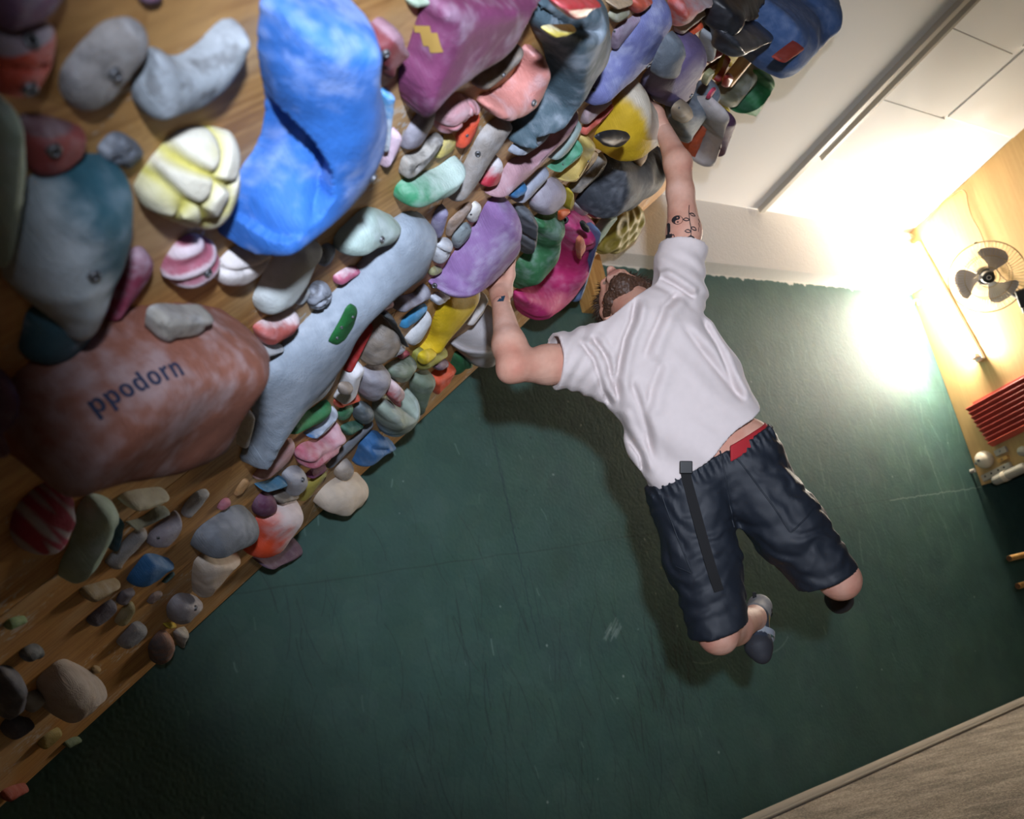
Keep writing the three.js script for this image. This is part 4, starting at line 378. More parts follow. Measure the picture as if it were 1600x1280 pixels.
  {l: "small glossy brick-red hold on the olive-grey drop volume", c: '9a3226', p: [2506,1208], b: [-10,-24,-36,1,-55,22,-67,39,-63,49,-36,46,6,25,42,-4,59,-24,61,-37,49,-42,26,-42], s: [-9,18,4,-16], h: 27, sz: 16, z: 60, chalk: 0.033, gloss: 0.4},
  {l: "green crescent hold sticking out against the white ceiling", c: '2c8446', p: [3091,934], b: [-181,-28,-87,-42,2,-50,44,-34,1,25,-110,114,-182,182,-28,132,-11,89,129,-13,221,-95,224,-137,147,-136,-1,-94], s: [-76,113,7,-82], h: 94, sz: 38, z: 90, skirt: 1, chalk: 0.163},
  {l: "bright yellow square hold below the olive-grey drop volume", c: 'dcc020', p: [3044,784], b: [59,-91,-38,-18,-113,44,-168,95,-147,105,-26,54,123,-17,140,-30,34,9,16,-5,24,-33,66,-79], s: [-73,59,-48,8], h: 53, sz: 24, z: 20, skirt: 1, f: 1, chalk: 0.033},
  {l: "dark plum hold sticking out against the ceiling beside the white pin hold", c: '523050', p: [2601,969], b: [292,-278,199,-185,12,-47,-161,80,-211,140,-152,141,-118,157,-56,102,-33,53,-23,11,112,-98,259,-219], s: [-99,118,222,-196], h: 67, sz: 32, z: 130, skirt: 1, chalk: 0.098, bolt: [[-149,22]]},
  {l: "white bowling-pin-shaped hold right of the climber's raised forearm", c: 'c4bcb8', p: [2428,1036], b: [208,-275,209,-234,174,-174,110,-99,18,-11,-126,98,-251,194,-289,247,-290,279,-249,250,-205,194,-124,119,18,12,177,-107,289,-207,344,-280,318,-306], s: [-260,238,271,-265], h: 103, sz: 41, z: 100, skirt: 1, chalk: 0.195},
  {l: "tiny pink tip hold above the white pin-shaped hold", c: 'd84a6a', p: [2113,1339], b: [-9,-21,-24,-4,-29,7,-29,16,-22,22,-10,24,20,14,13,10,30,-8,36,-20,26,-23,2,-19], s: [-1,16,-9,-11], h: 13, sz: 11, z: 100, chalk: 0.065},
  {l: "orange strip hold left of the white pin-shaped hold", c: 'dc6034', p: [2527,919], b: [157,-186,57,-96,-7,-28,-46,26,-73,72,-100,116,-112,148,-49,85,-2,28,33,-22,72,-77,127,-142], s: [-91,119,108,-136], h: 51, sz: 23, z: 70, skirt: 1, chalk: 0.098, bolt: [[-223,125]]},
  {l: "tiny olive hold between the raised forearm and the orange strip", c: '8e8450', p: [2936,620], b: [-46,8,-54,25,-52,36,-45,45,-31,49,-5,33,13,10,48,-23,58,-41,50,-49,50,-62,1,-30], s: [-16,27,0,-17], h: 23, sz: 12, chalk: 0.065},
  {l: "blue-grey slab volume behind the climber's raised wrist", c: '6a7682', p: [2229,1182], b: [-220,41,-270,103,-208,103,-125,90,-58,88,-16,102,25,117,73,95,74,57,58,28,36,1,101,-72,138,-133,136,-173,210,-256,121,-205,-70,-71], s: [21,70,-63,-48], h: 86, sz: 57, z: 40, skirt: 1, chalk: 0.26, bolt: [[-453,180]]},
  {l: "wooden eye-bolt plate above the climber's raised wrist", c: '988870', p: [1789,1403], b: [-131,60,-143,83,-123,87,-80,78,4,32,89,-22,153,-70,132,-76,93,-71,51,-63,-5,-35,-81,18], s: [-13,7], h: 45, sz: 30, z: 100, chalk: 0.195, bolt: [[-128,82]]},
  {l: "small mustard-grey bracket hold on the blue-grey slab volume", c: '9a986a', p: [1906,1487], b: [-5,-24,-28,-2,-41,15,-45,28,-35,34,-13,33,17,18,19,6,25,-8,25,-19,24,-30,28,-43], s: [-9,19,-5,-13], h: 22, sz: 18, z: 90, f: 1, chalk: 0.13},
  {l: "large denim blue volume rightmost against the ceiling", c: '4468a0', p: [2760,1411], b: [-205,-115,-277,-37,-304,19,-319,67,-318,109,-298,141,-136,111,74,62,128,82,226,85,504,-8,400,-13,395,-58,256,-47,174,-59,86,-67,-19,-66,-75,-86,-129,-107], s: [-194,-37,-117,32,165,15], h: 146, sz: 76, z: 129, kap: 1.92, skirt: 1, chalk: 0.163},
  {l: "red shark-fin hold on the denim blue volume", c: 'b04030', p: [2484,1479], b: [-266,39,-204,38,-128,32,-44,23,58,7,178,-16,337,-56,240,-44,137,-30,41,-18,-51,-6,-145,9], s: [244,-36,-212,29], h: 48, sz: 27, z: 192, chalk: 0.065, bolt: [[-239,101]]},
  {l: "charcoal hold left of the denim blue volume at the top", c: '303030', p: [2939,1413], b: [-195,27,-283,86,-173,61,-28,24,100,-4,239,-35,320,-67,223,-56,78,-22,-68,15,-127,14,-77,-33], s: [188,-35,-195,41], h: 85, sz: 30, z: 80, skirt: 1, chalk: 0.098},
  {l: "small olive-black hold near the wooden batten's upper end", c: '56563e', p: [3146,1256], b: [-2,-35,-43,-6,-58,13,-63,28,-56,38,-40,44,4,35,14,18,49,-9,74,-32,78,-48,42,-45], s: [-14,25,9,-23], h: 28, sz: 16, z: 10, skirt: 1, chalk: 0.13},
  {l: "small khaki hold right of the wooden batten", c: '86866a', p: [3109,1201], b: [-59,-8,-66,8,-57,18,-44,25,-28,31,-1,33,46,16,40,5,55,-15,61,-32,52,-41,1,-30], s: [8,19,-13,-16], h: 22, sz: 15, z: 10, skirt: 1, chalk: 0.13},
  {l: "small taupe hold below the khaki hold right of the batten", c: '88827a', p: [3087,1152], b: [-89,-2,-97,18,-86,30,-64,36,-22,33,42,19,115,-7,83,-9,92,-30,61,-33,9,-25,-38,-19], s: [36,10,-56,-1], h: 33, sz: 19, z: 20, skirt: 1, chalk: 0.195},
  {l: "yellow hold between the olive-grey drop volume and the denim blue volume", c: 'cfb824', p: [3082,1093], b: [133,-115,22,-47,-70,12,-135,60,-120,73,-53,60,43,32,27,26,-14,25,3,-3,36,-38,109,-91], s: [-42,47,15,-35], h: 44, sz: 21, z: 30, skirt: 1, chalk: 0.065},
  {l: "yellow volume with a white stripe below the gripped purple volume", c: 'd4b414', p: [885,929], b: [-130,-63,-77,-72,-68,-26,-89,51,-99,114,-92,158,-44,155,39,110,137,49,139,17,137,-37,117,-71,81,-90,36,-97,-13,-96,-56,-104], s: [-45,-82,-19,9,48,61], h: 56, sz: 67, kap: 2.94, chalk: 0.033, c2: ["d6d4d4",43,-12,0.8,-0.6,29]},
  {l: "white shell hold between the striped yellow volume and the bent forearm", c: 'd8d2d0', p: [1116,796], b: [-36,-52,-30,-25,-17,-7,-9,16,-12,50,-21,90,3,76,36,16,57,-36,39,-49,12,-52,-8,-64], s: [2,58,-17,-44], h: 32, sz: 27, chalk: 0.13},
  {l: "pale grey horn hold beside the climber's bent forearm", c: 'b4b0b2', p: [1259,533], b: [-209,123,-161,111,-105,89,-61,85,-37,104,-28,140,-18,173,11,150,31,86,53,18,78,-54,147,-169,197,-271,155,-274,54,-197,-1,-141,-112,1], s: [11,47,14,-78], h: 121, sz: 60, chalk: 0.26},
  {l: "pale blue-grey tile hold above the striped yellow volume", c: 'c0c4d0', p: [740,1141], b: [-45,33,-37,37,-21,32,1,17,26,-1,53,-25,38,-19,29,-22,19,-25,-1,-14,-19,-6,-35,11], s: [2,5,-13,8], h: 27, sz: 20, f: 1, chalk: 0.13},
  {l: "bright blue leaf hold left of the striped yellow volume", c: '2c88bc', p: [627,1147], b: [-47,-12,-50,15,-42,30,-25,34,-3,32,22,25,55,6,47,-10,43,-30,29,-39,5,-35,-25,-19], s: [29,7,-32,-3], h: 20, sz: 28, chalk: 0.163},
  {l: "white scallop hold below the bright blue leaf hold", c: 'c8ccd0', p: [704,1027], b: [-56,-3,-45,15,-30,26,-15,39,-3,55,11,69,25,35,40,-10,47,-47,39,-69,13,-69,-22,-55], s: [15,32,-19,-28], h: 28, sz: 32, chalk: 0.13, dirt: 0.2},
  {l: "taupe pyramid volume right of the long dark red bar", c: '968a7c', p: [460,1194], b: [-31,-73,-48,-19,-54,21,-55,56,-52,85,-47,111,-33,124,12,69,53,3,91,-64,93,-101,69,-107,30,-89,-10,-67], s: [18,4,-3,-25], h: 60, sz: 56, chalk: 0.227, dirt: 0.5},
  {l: "charcoal strip hold along the taupe pyramid's right side", c: '42484a', p: [441,1294], b: [-103,139,-75,122,-39,70,-2,15,36,-43,75,-105,111,-167,92,-148,50,-83,12,-23,-27,35,-67,88], s: [-65,101,81,-123], h: 26, sz: 24, z: 40, chalk: 0.098},
  {l: "crumpled silver-grey hold at the foot of the taupe pyramid", c: 'a6acb4', p: [540,1101], b: [-42,8,-45,29,-37,38,-24,39,-7,35,14,25,38,-5,50,-35,42,-45,26,-43,4,-30,-21,-14], s: [15,-2,-14,0], h: 27, sz: 25, z: 20, chalk: 0.195, dirt: 0.8, lobes: 0.5},
  {l: "tiny crimson hold right of the crumpled silver-grey hold", c: '9c3850', p: [681,922], b: [-34,22,-30,29,-22,29,-10,25,8,10,28,-11,38,-23,27,-20,21,-24,10,-21,-6,-11,-19,-2], s: [6,2,-11,5], h: 17, sz: 14, chalk: 0.13},
  {l: "dim lilac-grey hold in the shade of the whale volume's right lobe", c: '86848f', p: [557,1281], b: [-66,4,-67,31,-51,38,-15,17,19,0,34,9,60,4,66,-27,55,-41,21,-26,-10,-14,-42,0], s: [49,-14,-48,15], h: 34, sz: 33, chalk: 0.195},
  {l: "small pink shell hold under the whale volume's right lobe", c: 'b8949a', p: [423,1354], b: [-35,5,-33,16,-25,21,-15,23,-4,23,12,17,32,-5,39,-25,35,-35,18,-28,-2,-14,-21,-1], s: [15,-4,-13,2], h: 20, sz: 22, chalk: 0.195, ridges: 3.0, rdir: [-64,49,8,18]},
];
// anchor lines for prints (each a pair of points; the print sits where the line meets the surface)
const PRINTS = {"brown": [[[0.1629, 1.128, 2.4102], [0.3539, 1.4129, 1.66]], [[0.1306, 1.1097, 2.422], [0.2838, 1.3731, 1.6857]], [[0.1994, 1.1487, 2.3964], [0.4333, 1.4578, 1.6301]]], "wine": [[[0.3328, 1.3129, 2.6127], [0.7229, 1.8146, 2.0999]], [[0.3151, 1.303, 2.6195], [0.6845, 1.7931, 2.1147]], [[0.3506, 1.323, 2.6058], [0.7617, 1.8364, 2.085]]], "yin": [[1.6248, 1.8057, 1.7353], [2.2157, 2.1404, 1.2572]], "rose": [[1.6511, 1.7869, 1.7489], [2.2515, 2.1149, 1.2758]], "gun": [[1.6127, 1.7778, 1.7166], [2.1992, 2.1025, 1.2317]], "wrist": [[1.2716, 1.717, 1.4362], [1.734, 2.0196, 0.8494]], "batten": [[2.8807, 2.901, 1.1532], [3.0135, 3.063, 1.3639]]};
// ---------- climbing holds ----------
// every hold: outline of its foot on the board and a crest line (millimetres in the board's frame), height, colours
const chalkC = hexLin('c2cad6'), dirtC = hexLin('33302f');
const boltMat = new THREE.MeshStandardMaterial({ color: 0x7c7f84, metalness: 0.8, roughness: 0.4 });
const boltHole = new THREE.MeshStandardMaterial({ color: 0x1a1a1c, roughness: 0.8 });
const boltGeo = mergeGeometries([new THREE.CylinderGeometry(0.0085, 0.0095, 0.004, 14).translate(0, 0.002, 0), new THREE.TorusGeometry(0.0062, 0.0024, 6, 14).rotateX(Math.PI / 2).translate(0, 0.005, 0)].map(g => g.toNonIndexed()));
const boltPit = new THREE.CylinderGeometry(0.0045, 0.0045, 0.0035, 6).translate(0, 0.0035, 0);
const holdMats = new Map();
function holdMat(gloss) { const k = gloss ?? 0.72; if (!holdMats.has(k)) holdMats.set(k, new THREE.MeshStandardMaterial({ vertexColors: true, roughness: k, bumpMap: grainTex, bumpScale: k < 0.6 ? 0.0002 : 0.0010 })); return holdMats.get(k); }
function catmullClosed(p, n) { const m = p.length, per = 6, q = []; for (let i = 0; i < m; i++) { const a = p[(i + m - 1) % m], b = p[i], c = p[(i + 1) % m], d = p[(i + 2) % m]; for (let k = 0; k < per; k++) { const t = k / per, f = j => 0.5 * (2 * b[j] + (c[j] - a[j]) * t + (2 * a[j] - 5 * b[j] + 4 * c[j] - d[j]) * t * t + (3 * b[j] - a[j] - 3 * c[j] + d[j]) * t * t * t); q.push([f(0), f(1)]); } }
  const L = [0]; for (let i = 0; i < q.length; i++) { const a = q[i], b = q[(i + 1) % q.length]; L.push(L[i] + Math.hypot(b[0] - a[0], b[1] - a[1])); }
  const out = []; let j = 0; for (let i = 0; i < n; i++) { const s = L[q.length] * i / n; while (L[j + 1] < s) j++; const t = (s - L[j]) / (L[j + 1] - L[j] || 1), a = q[j], b = q[(j + 1) % q.length]; out.push([mix(a[0], b[0], t), mix(a[1], b[1], t)]); } return out; }
function nearestOn(sp, x, y) { if (sp.length === 1) return sp[0]; let best = 1e9, r = sp[0]; for (let i = 0; i + 1 < sp.length; i++) { const [ax, ay] = sp[i], [bx, by] = sp[i + 1], dx = bx - ax, dy = by - ay, t = clamp(((x - ax) * dx + (y - ay) * dy) / (dx * dx + dy * dy || 1)), cx = ax + dx * t, cy = ay + dy * t, d = (x - cx) ** 2 + (y - cy) ** 2; if (d < best) { best = d; r = [cx, cy]; } } return r; }
const pair = a => { const o = []; for (let i = 0; i < a.length; i += 2) o.push([a[i] / 1000, a[i + 1] / 1000]); return o; };
function segDist(x, y, g) { const [ax, ay, bx, by] = g, dx = bx - ax, dy = by - ay, t = clamp(((x - ax) * dx + (y - ay) * dy) / (dx * dx + dy * dy)); return Math.hypot(x - ax - dx * t, y - ay - dy * t); }
// a long or bent volume: its outline inflated into a smooth shell
function inflated(B, h, sp, kap, flat, cells, skirt) {
  let x0 = 9, x1 = -9, y0 = 9, y1 = -9; for (const [x, y] of B) { x0 = Math.min(x0, x); x1 = Math.max(x1, x); y0 = Math.min(y0, y); y1 = Math.max(y1, y); }
  const c = Math.max(x1 - x0, y1 - y0) / (cells * 1.25), pad = 3 * c, nx = Math.ceil((x1 - x0 + 2 * pad) / c) + 1, ny = Math.ceil((y1 - y0 + 2 * pad) / c) + 1; const D = new Float32Array(nx * ny), H = new Float32Array(nx * ny);
  for (let j = 0; j < ny; j++) for (let i = 0; i < nx; i++) { const x = x0 - pad + i * c, y = y0 - pad + j * c; let d = 9, ins = false; for (let k = 0, m = B.length - 1; k < B.length; m = k++) { const [ax, ay] = B[m], [bx, by] = B[k], dx = bx - ax, dy = by - ay, t = clamp(((x - ax) * dx + (y - ay) * dy) / (dx * dx + dy * dy || 1)); d = Math.min(d, Math.hypot(x - ax - dx * t, y - ay - dy * t)); if ((ay > y) !== (by > y) && x < (bx - ax) * (y - ay) / (by - ay) + ax) ins = !ins; } D[j * nx + i] = ins ? d : -d; if (!ins) { H[j * nx + i] = -d * 1.2; continue; } const q = nearestOn(sp, x, y), e = Math.hypot(x - q[0], y - q[1]), u = e / (d + e + 1e-9); H[j * nx + i] = Math.min(h, kap * (d + e)) * (flat ? Math.pow(1 - Math.pow(u, 4.76), 0.25) : Math.pow(1 - u * u, 0.425)); }
  let G = Float32Array.from(H);
  for (let it = 0; it < 6; it++) { const Q = Float32Array.from(G); for (let j = 1; j + 1 < ny; j++) for (let i = 1; i + 1 < nx; i++) { const k = j * nx + i; if (D[k] > 2.2 * c) Q[k] = (G[k] * 4 + G[k - 1] + G[k + 1] + G[k - nx] + G[k + nx]) / 8; } G = Q; }
  const at2 = (x, y) => { const u = clamp((x - x0 + pad) / c, 0, nx - 1.001), v = clamp((y - y0 + pad) / c, 0, ny - 1.001), i = Math.floor(u), j = Math.floor(v), k = j * nx + i, fu = u - i, fv = v - j; return mix(mix(G[k], G[k + 1], fu), mix(G[k + nx], G[k + nx + 1], fu), fv); };
  const g = nets((x, y, z) => z >= 0 ? z - at2(x, y) : Math.max(-z - skirt - c, -at2(x, y)), V3(x0 - pad, y0 - pad, -skirt - 3 * c), V3(x1 + pad, y1 + pad, h + 3 * c), c);
  const P = g.attributes.position, ix = g.index.array, n = P.count;
  for (let it = 0; it < 3; it++) { const acc = new Float32Array(n * 3), cnt = new Float32Array(n); for (let t = 0; t < ix.length; t += 3) for (let e = 0; e < 3; e++) { const a = ix[t + e], b = ix[t + (e + 1) % 3]; acc[3 * a] += P.getX(b); acc[3 * a + 1] += P.getY(b); acc[3 * a + 2] += P.getZ(b); cnt[a]++; } for (let i = 0; i < n; i++) if (cnt[i]) P.setXYZ(i, mix(P.getX(i), acc[3 * i] / cnt[i], 0.45), mix(P.getY(i), acc[3 * i + 1] / cnt[i], 0.45), mix(P.getZ(i), acc[3 * i + 2] / cnt[i], 0.45)); }
  return g;
}
function holdGeometry(r, id) {
  const big = r.sz > 90, M = r.blue ? 200 : big ? 110 : r.sz > 40 ? 64 : 44, K = r.blue ? 56 : big ? 30 : r.sz > 40 ? 18 : 12;
  const B = catmullClosed(pair(r.b), M), sp = pair(r.s), h = r.h / 1000;
  const ext = Math.sqrt(Math.abs(B.reduce((s, q, i) => s + q[0] * B[(i + 1) % M][1] - q[1] * B[(i + 1) % M][0], 0) / 2));
  let g;
  if (sp.length > 2) g = inflated(B, h, sp, r.kap, r.f, r.blue ? 70 : 64, r.skirt ? r.z / 1000 : 0);
  else {
    let S = B.map(q => nearestOn(sp, q[0], q[1]));
    for (let it = 0; it < M / 18; it++) S = S.map((q, i) => { const a = S[(i + M - 1) % M], b = S[(i + 1) % M]; return [(a[0] + 2 * q[0] + b[0]) / 4, (a[1] + 2 * q[1] + b[1]) / 4]; });
    const pa = r.f ? 0.42 : 1, pb = r.f ? 0.5 : 0.85, pos = [], idx = [], rows = []; if (r.skirt) rows.push(-1); for (let k = 0; k <= K; k++) rows.push(k / K);
    for (const t of rows) {
      const ph = Math.max(t, 0) * Math.PI / 2, rr = Math.pow(Math.max(1e-9, Math.cos(ph)), pa), zz = Math.pow(Math.sin(ph), pb);
      for (let i = 0; i < M; i++) {
        let x = mix(S[i][0], B[i][0], rr), y = mix(S[i][1], B[i][1], rr), z = h * zz;
        if (t < 0) { x = x * 0.6 - (r.z / 1000) * 0.5; y *= 0.6; z = -r.z / 1000; }
        pos.push(x, y, z);
      }
    }
    for (let k = 0; k + 1 < rows.length; k++) for (let i = 0; i < M; i++) { const a = k * M + i, b = k * M + (i + 1) % M, c = a + M, d = b + M; idx.push(a, b, d, a, d, c); }
    g = new THREE.BufferGeometry(); g.setAttribute('position', new THREE.Float32BufferAttribute(pos, 3)); g.setIndex(idx);
  }
  g = mergeVertices(g, 1e-5); g.computeVertexNormals();
  const P = g.attributes.position, Nn = g.attributes.normal, col = new Float32Array(P.count * 3), uv = new Float32Array(P.count * 2);
  if (Nn.count) { let s = 0; for (let i = 0; i < P.count; i++) s += Nn.getZ(i); if (s < 0) { const ix = g.index.array; for (let i = 0; i < ix.length; i += 3) { const t = ix[i]; ix[i] = ix[i + 1]; ix[i + 1] = t; } g.computeVertexNormals(); } }
  const seed = id * 7.31, fq = 1 / Math.max(0.02, ext), base = hexLin(r.c), c2 = r.c2 && hexLin(r.c2[0]), cc = r.cc && hexLin(r.cc), crease = new Float32Array(P.count);
  const pts = (r.pits ?? []).map(q => [q[0] / 1000, q[1] / 1000]), pr = ext * 0.11;
  const dim = []; if (r.dimples) for (let a = -6; a <= 6; a++) for (let b = -6; b <= 6; b++) dim.push([(a + (b & 1) * 0.5) * 0.085, b * 0.078]);
  const gr = r.groove?.map(v => v / 1000), rd = r.rdir?.map(v => v / 1000), crv = r.crv && pair(r.crv);
  for (let i = 0; i < P.count; i++) {
    const x = P.getX(i), y = P.getY(i), z = P.getZ(i); if (z < 0) continue;
    let d = ext * 0.022 * fbm(x * fq * 2 + seed, y * fq * 2, z * fq * 2, 2) * 2, w = sstep(0, 0.25, z / h);
    if (r.lobes) { let m = 9, m2 = 9; for (let a = 0; a < 7; a++) { const px = (noise(a * 3.7 + seed, 1.3) * 1.1) * ext, py = (noise(a * 5.1, seed + 2.2) * 1.1) * ext, q = Math.hypot(x - px, y - py) / ext; if (q < m) { m2 = m; m = q; } else if (q < m2) m2 = q; } const cr = 1 - sstep(0, 0.12, m2 - m); crease[i] = cr; d += r.lobes * ext * (0.06 * (1 - m) - 0.10 * cr); }
    if (r.ridges) { const dx = rd[2] - rd[0], dy = rd[3] - rd[1], L = Math.hypot(dx, dy), t = ((x - rd[0]) * -dy + (y - rd[1]) * dx) / L / ext, s = Math.sin(t * r.ridges * 4.2 + 0.5 * noise(x * fq * 2, y * fq * 2)); crease[i] = sstep(0.1, 0.8, s); d += ext * 0.035 * s; }
    if (gr) { const q = segDist(x, y, gr), wd = Math.max(0.004, ext * 0.045); d -= ext * 0.09 * Math.exp(-((q / wd) ** 2)); }
    for (const q of pts) { const e = Math.hypot(x - q[0], y - q[1]) / pr; d -= ext * 0.13 * Math.exp(-e * e * e); }
    for (const q of dim) { const e = Math.hypot(x - q[0], y - q[1]) / 0.032; d -= 0.016 * Math.exp(-e * e * e * e); }
    if (crv) { let q = 9, sd = 1; for (let k = 0; k + 1 < crv.length; k++) { const a = crv[k], b = crv[k + 1], e = segDist(x, y, [...a, ...b]); if (e < q) { q = e; sd = (b[0] - a[0]) * (y - a[1]) - (b[1] - a[1]) * (x - a[0]); } } sd *= r.crvs; { const e = Math.min(Math.hypot(x - crv[0][0], y - crv[0][1]), Math.hypot(x - crv[crv.length - 1][0], y - crv[crv.length - 1][1])), tp = sstep(0.0, 0.06, e); if (sd > 0) d -= 0.03 * tp * sstep(0, 0.006, q) * Math.exp(-((q / 0.05) ** 2)); else d += 0.005 * tp * Math.exp(-((q / 0.03) ** 2)); } }
    d *= w;
    P.setXYZ(i, x + Nn.getX(i) * d, y + Nn.getY(i) * d, Math.max(0.0005, z + Nn.getZ(i) * d));
  }
  g.computeVertexNormals();
  for (let i = 0; i < P.count; i++) {
    const x = P.getX(i), y = P.getY(i), z = P.getZ(i);
    let c = [...base];
    if (c2) { const s = (x - r.c2[1] / 1000) * r.c2[3] + (y - r.c2[2] / 1000) * r.c2[4], sf = r.c2[5] / 1000, t = sstep(-sf, sf, s + sf * 1.4 * fbm(x * fq * 5 + seed, y * fq * 5, z * fq * 5)); c = c.map((v, k) => mix(v, c2[k], t)); }
    if (cc) { const t = (r.ridges ? 1 : 0.9) * crease[i]; c = c.map((v, k) => mix(v, cc[k], t)); if (r.lobes >= 1) { const u = sstep(0.02, 0.3, fbm(x * fq * 1.6 + seed, y * fq * 1.6) + 0.02) * 0.5; c = c.map((v, k) => mix(v, cc[k], u)); } }
    const n1 = fbm(x * fq * 2.2 + seed, y * fq * 2.2 + 3, z * fq * 2.2, 4), n2 = fbm(x * 45 + seed, y * 45, z * 45 + 9, 3);
    let ch = (r.chalk ?? 0) * (0.95 * sstep(-0.12, 0.42, n1 + 0.55 * n2) + 0.16);
    if (r.streaks) ch = 0.75 * sstep(0.0, 0.35, noise((x + 0.3 * y) * fq * 9 + seed, y * fq * 1.2) + 0.1);
    c = c.map((v, k) => mix(v, chalkC[k], ch));
    if (r.dirt) { const t = r.dirt * 0.8 * sstep(0.02, 0.4, fbm(x * fq * 4 + 31, y * fq * 4 + seed, z * fq * 4, 4) + 0.06); c = c.map((v, k) => mix(v, dirtC[k], t)); }
    const v = 1 + 0.25 * n2;
    col[3 * i] = clamp(c[0] * v); col[3 * i + 1] = clamp(c[1] * v); col[3 * i + 2] = clamp(c[2] * v);
    uv[2 * i] = x / 0.12 + id * 0.37; uv[2 * i + 1] = (y + 0.7 * z) / 0.12;
  }
  g.setAttribute('color', new THREE.BufferAttribute(col, 3)); g.setAttribute('uv', new THREE.BufferAttribute(uv, 2));
  return g;
}
const holdByLabel = new Map();
HOLDS.forEach((r, id) => {
  const nm = /volume/.test(r.l.split(/ (?:of|under|below|above|beside|right|left|on|in|behind|between|against|at|along|with|by|running) /)[0]) ? 'climbing_volume' : 'climbing_hold';
  const body = mesh('body', holdGeometry(r, id), holdMat(r.gloss));
  const o = new THREE.Group(); o.name = nm; o.add(body);
  const P = body.geometry.attributes.position, Nn = body.geometry.attributes.normal;
  for (const q of r.bolt ?? []) {
    let best = 1e9, bi = 0; for (let i = 0; i < P.count; i++) { const d = (P.getX(i) - q[0] / 1000) ** 2 + (P.getY(i) - q[1] / 1000) ** 2 - P.getZ(i) * 0.0005; if (d < best && Nn.getZ(i) > 0.15) { best = d; bi = i; } }
    const n = V3(Nn.getX(bi), Nn.getY(bi), Nn.getZ(bi)), b = mesh('bolt', boltGeo, boltMat, o); mesh('socket', boltPit, boltHole, b);
    b.position.set(P.getX(bi), P.getY(bi), P.getZ(bi)).addScaledVector(n, -0.0012); b.quaternion.setFromUnitVectors(V3(0, 1, 0), n);
    const s = clamp(r.sz / 60, 0.55, 1.25) * (r.p[1] < 900 ? 1.2 : 0.62); b.scale.setScalar(s);
  }
  const top = o.children.length > 1 ? o : (body.name = nm, body);
  if (top === body) o.remove(body);
  top.position.copy(bUV(r.p[0] / 1000, r.p[1] / 1000, (r.z ?? 0) / 1000)); top.quaternion.copy(boardQ);
  tag(top, r.l, 'climbing hold', 'climbing holds on the overhanging board'); add(top);
  holdByLabel.set(r.l, { top, body, r });
});
// ---------- flat prints: lettering on the brown volume, emblem on the wine-purple volume ----------
function decal(target, parent, name, tex, pos, normal, upDir, w, h, depth, rough = 0.8) {
  target.updateWorldMatrix(true, false);
  const z = normal.clone().normalize(), x = upDir.clone().cross(z).normalize(), y = z.clone().cross(x);
  const e = new THREE.Euler().setFromRotationMatrix(new THREE.Matrix4().makeBasis(x, y, z));
  const g = new DecalGeometry(target, pos, e, V3(w, h, depth));
  g.applyMatrix4(parent.matrixWorld.clone().invert());
  const p = g.attributes.position, n = g.attributes.normal; for (let i = 0; i < p.count; i++) p.setXYZ(i, p.getX(i) + n.getX(i) * 0.0006, p.getY(i) + n.getY(i) * 0.0006, p.getZ(i) + n.getZ(i) * 0.0006);
  const m = mesh(name, g, new THREE.MeshStandardMaterial({ map: tex, transparent: true, roughness: rough, polygonOffset: true, polygonOffsetFactor: -2 }), parent); m.castShadow = false; m.receiveShadow = true; return m;
}
function regroup(label) {                                    // a one-mesh hold becomes a group so that it can carry a print
  const h = holdByLabel.get(label); if (h.top !== h.body) return h;
  const g = new THREE.Group(); g.name = h.body.name; g.userData = h.body.userData; g.position.copy(h.body.position); g.quaternion.copy(h.body.quaternion);
  scene.remove(h.body); h.body.userData = {}; h.body.name = 'body'; h.body.position.set(0, 0, 0); h.body.quaternion.identity(); g.add(h.body); scene.add(g); h.top = g; return h;
}
function hitLine(target, [p, q]) { const a = V3(...p), d = V3(...q).sub(a), rc = new THREE.Raycaster(a, d.clone().normalize(), 0, d.length()), h = rc.intersectObject(target, false)[0]; return h ? { p: h.point, n: h.face.normal.clone().transformDirection(target.matrixWorld) } : { p: a, n: BN.clone() }; }
scene.updateMatrixWorld(true);
{
  const h = regroup('large brown volume with blue-black lettering at the left'); scene.updateMatrixWorld(true);
  const tex = canvasTex(512, 160, (g, w, hh) => { g.clearRect(0, 0, w, hh); g.fillStyle = 'rgba(34,46,74,0.92)'; g.font = 'bold 120px sans-serif'; g.textAlign = 'center'; g.textBaseline = 'middle'; g.fillText('ppodorn', w / 2, hh / 2 - 10); });
  const [a0, a1, a2] = PRINTS.brown.map(l => hitLine(h.body, l)), ad = a2.p.clone().sub(a1.p); decal(h.body, h.top, 'lettering', tex, a0.p, a0.n, a0.n.clone().cross(ad), ad.length() * 1.1, ad.length() * 0.36, 0.12);
  const k = regroup('large wine-purple volume with a mustard stepped emblem at the top'); scene.updateMatrixWorld(true);
  const tx = canvasTex(256, 256, (g) => { g.clearRect(0, 0, 256, 256); g.fillStyle = '#94783a'; for (const [i, j] of [[0, 0], [1, 0], [2, 0], [1, 1], [2, 1], [3, 1], [1, 2], [2, 2], [3, 2], [2, 3], [3, 3]]) g.fillRect(28 + i * 50, 28 + j * 50, 51, 51); });
  const [b0, b1, b2] = PRINTS.wine.map(l => hitLine(k.body, l)), bd = b2.p.clone().sub(b1.p); decal(k.body, k.top, 'emblem', tx, b0.p, b0.n, b0.n.clone().cross(bd), bd.length(), bd.length(), 0.1);
}

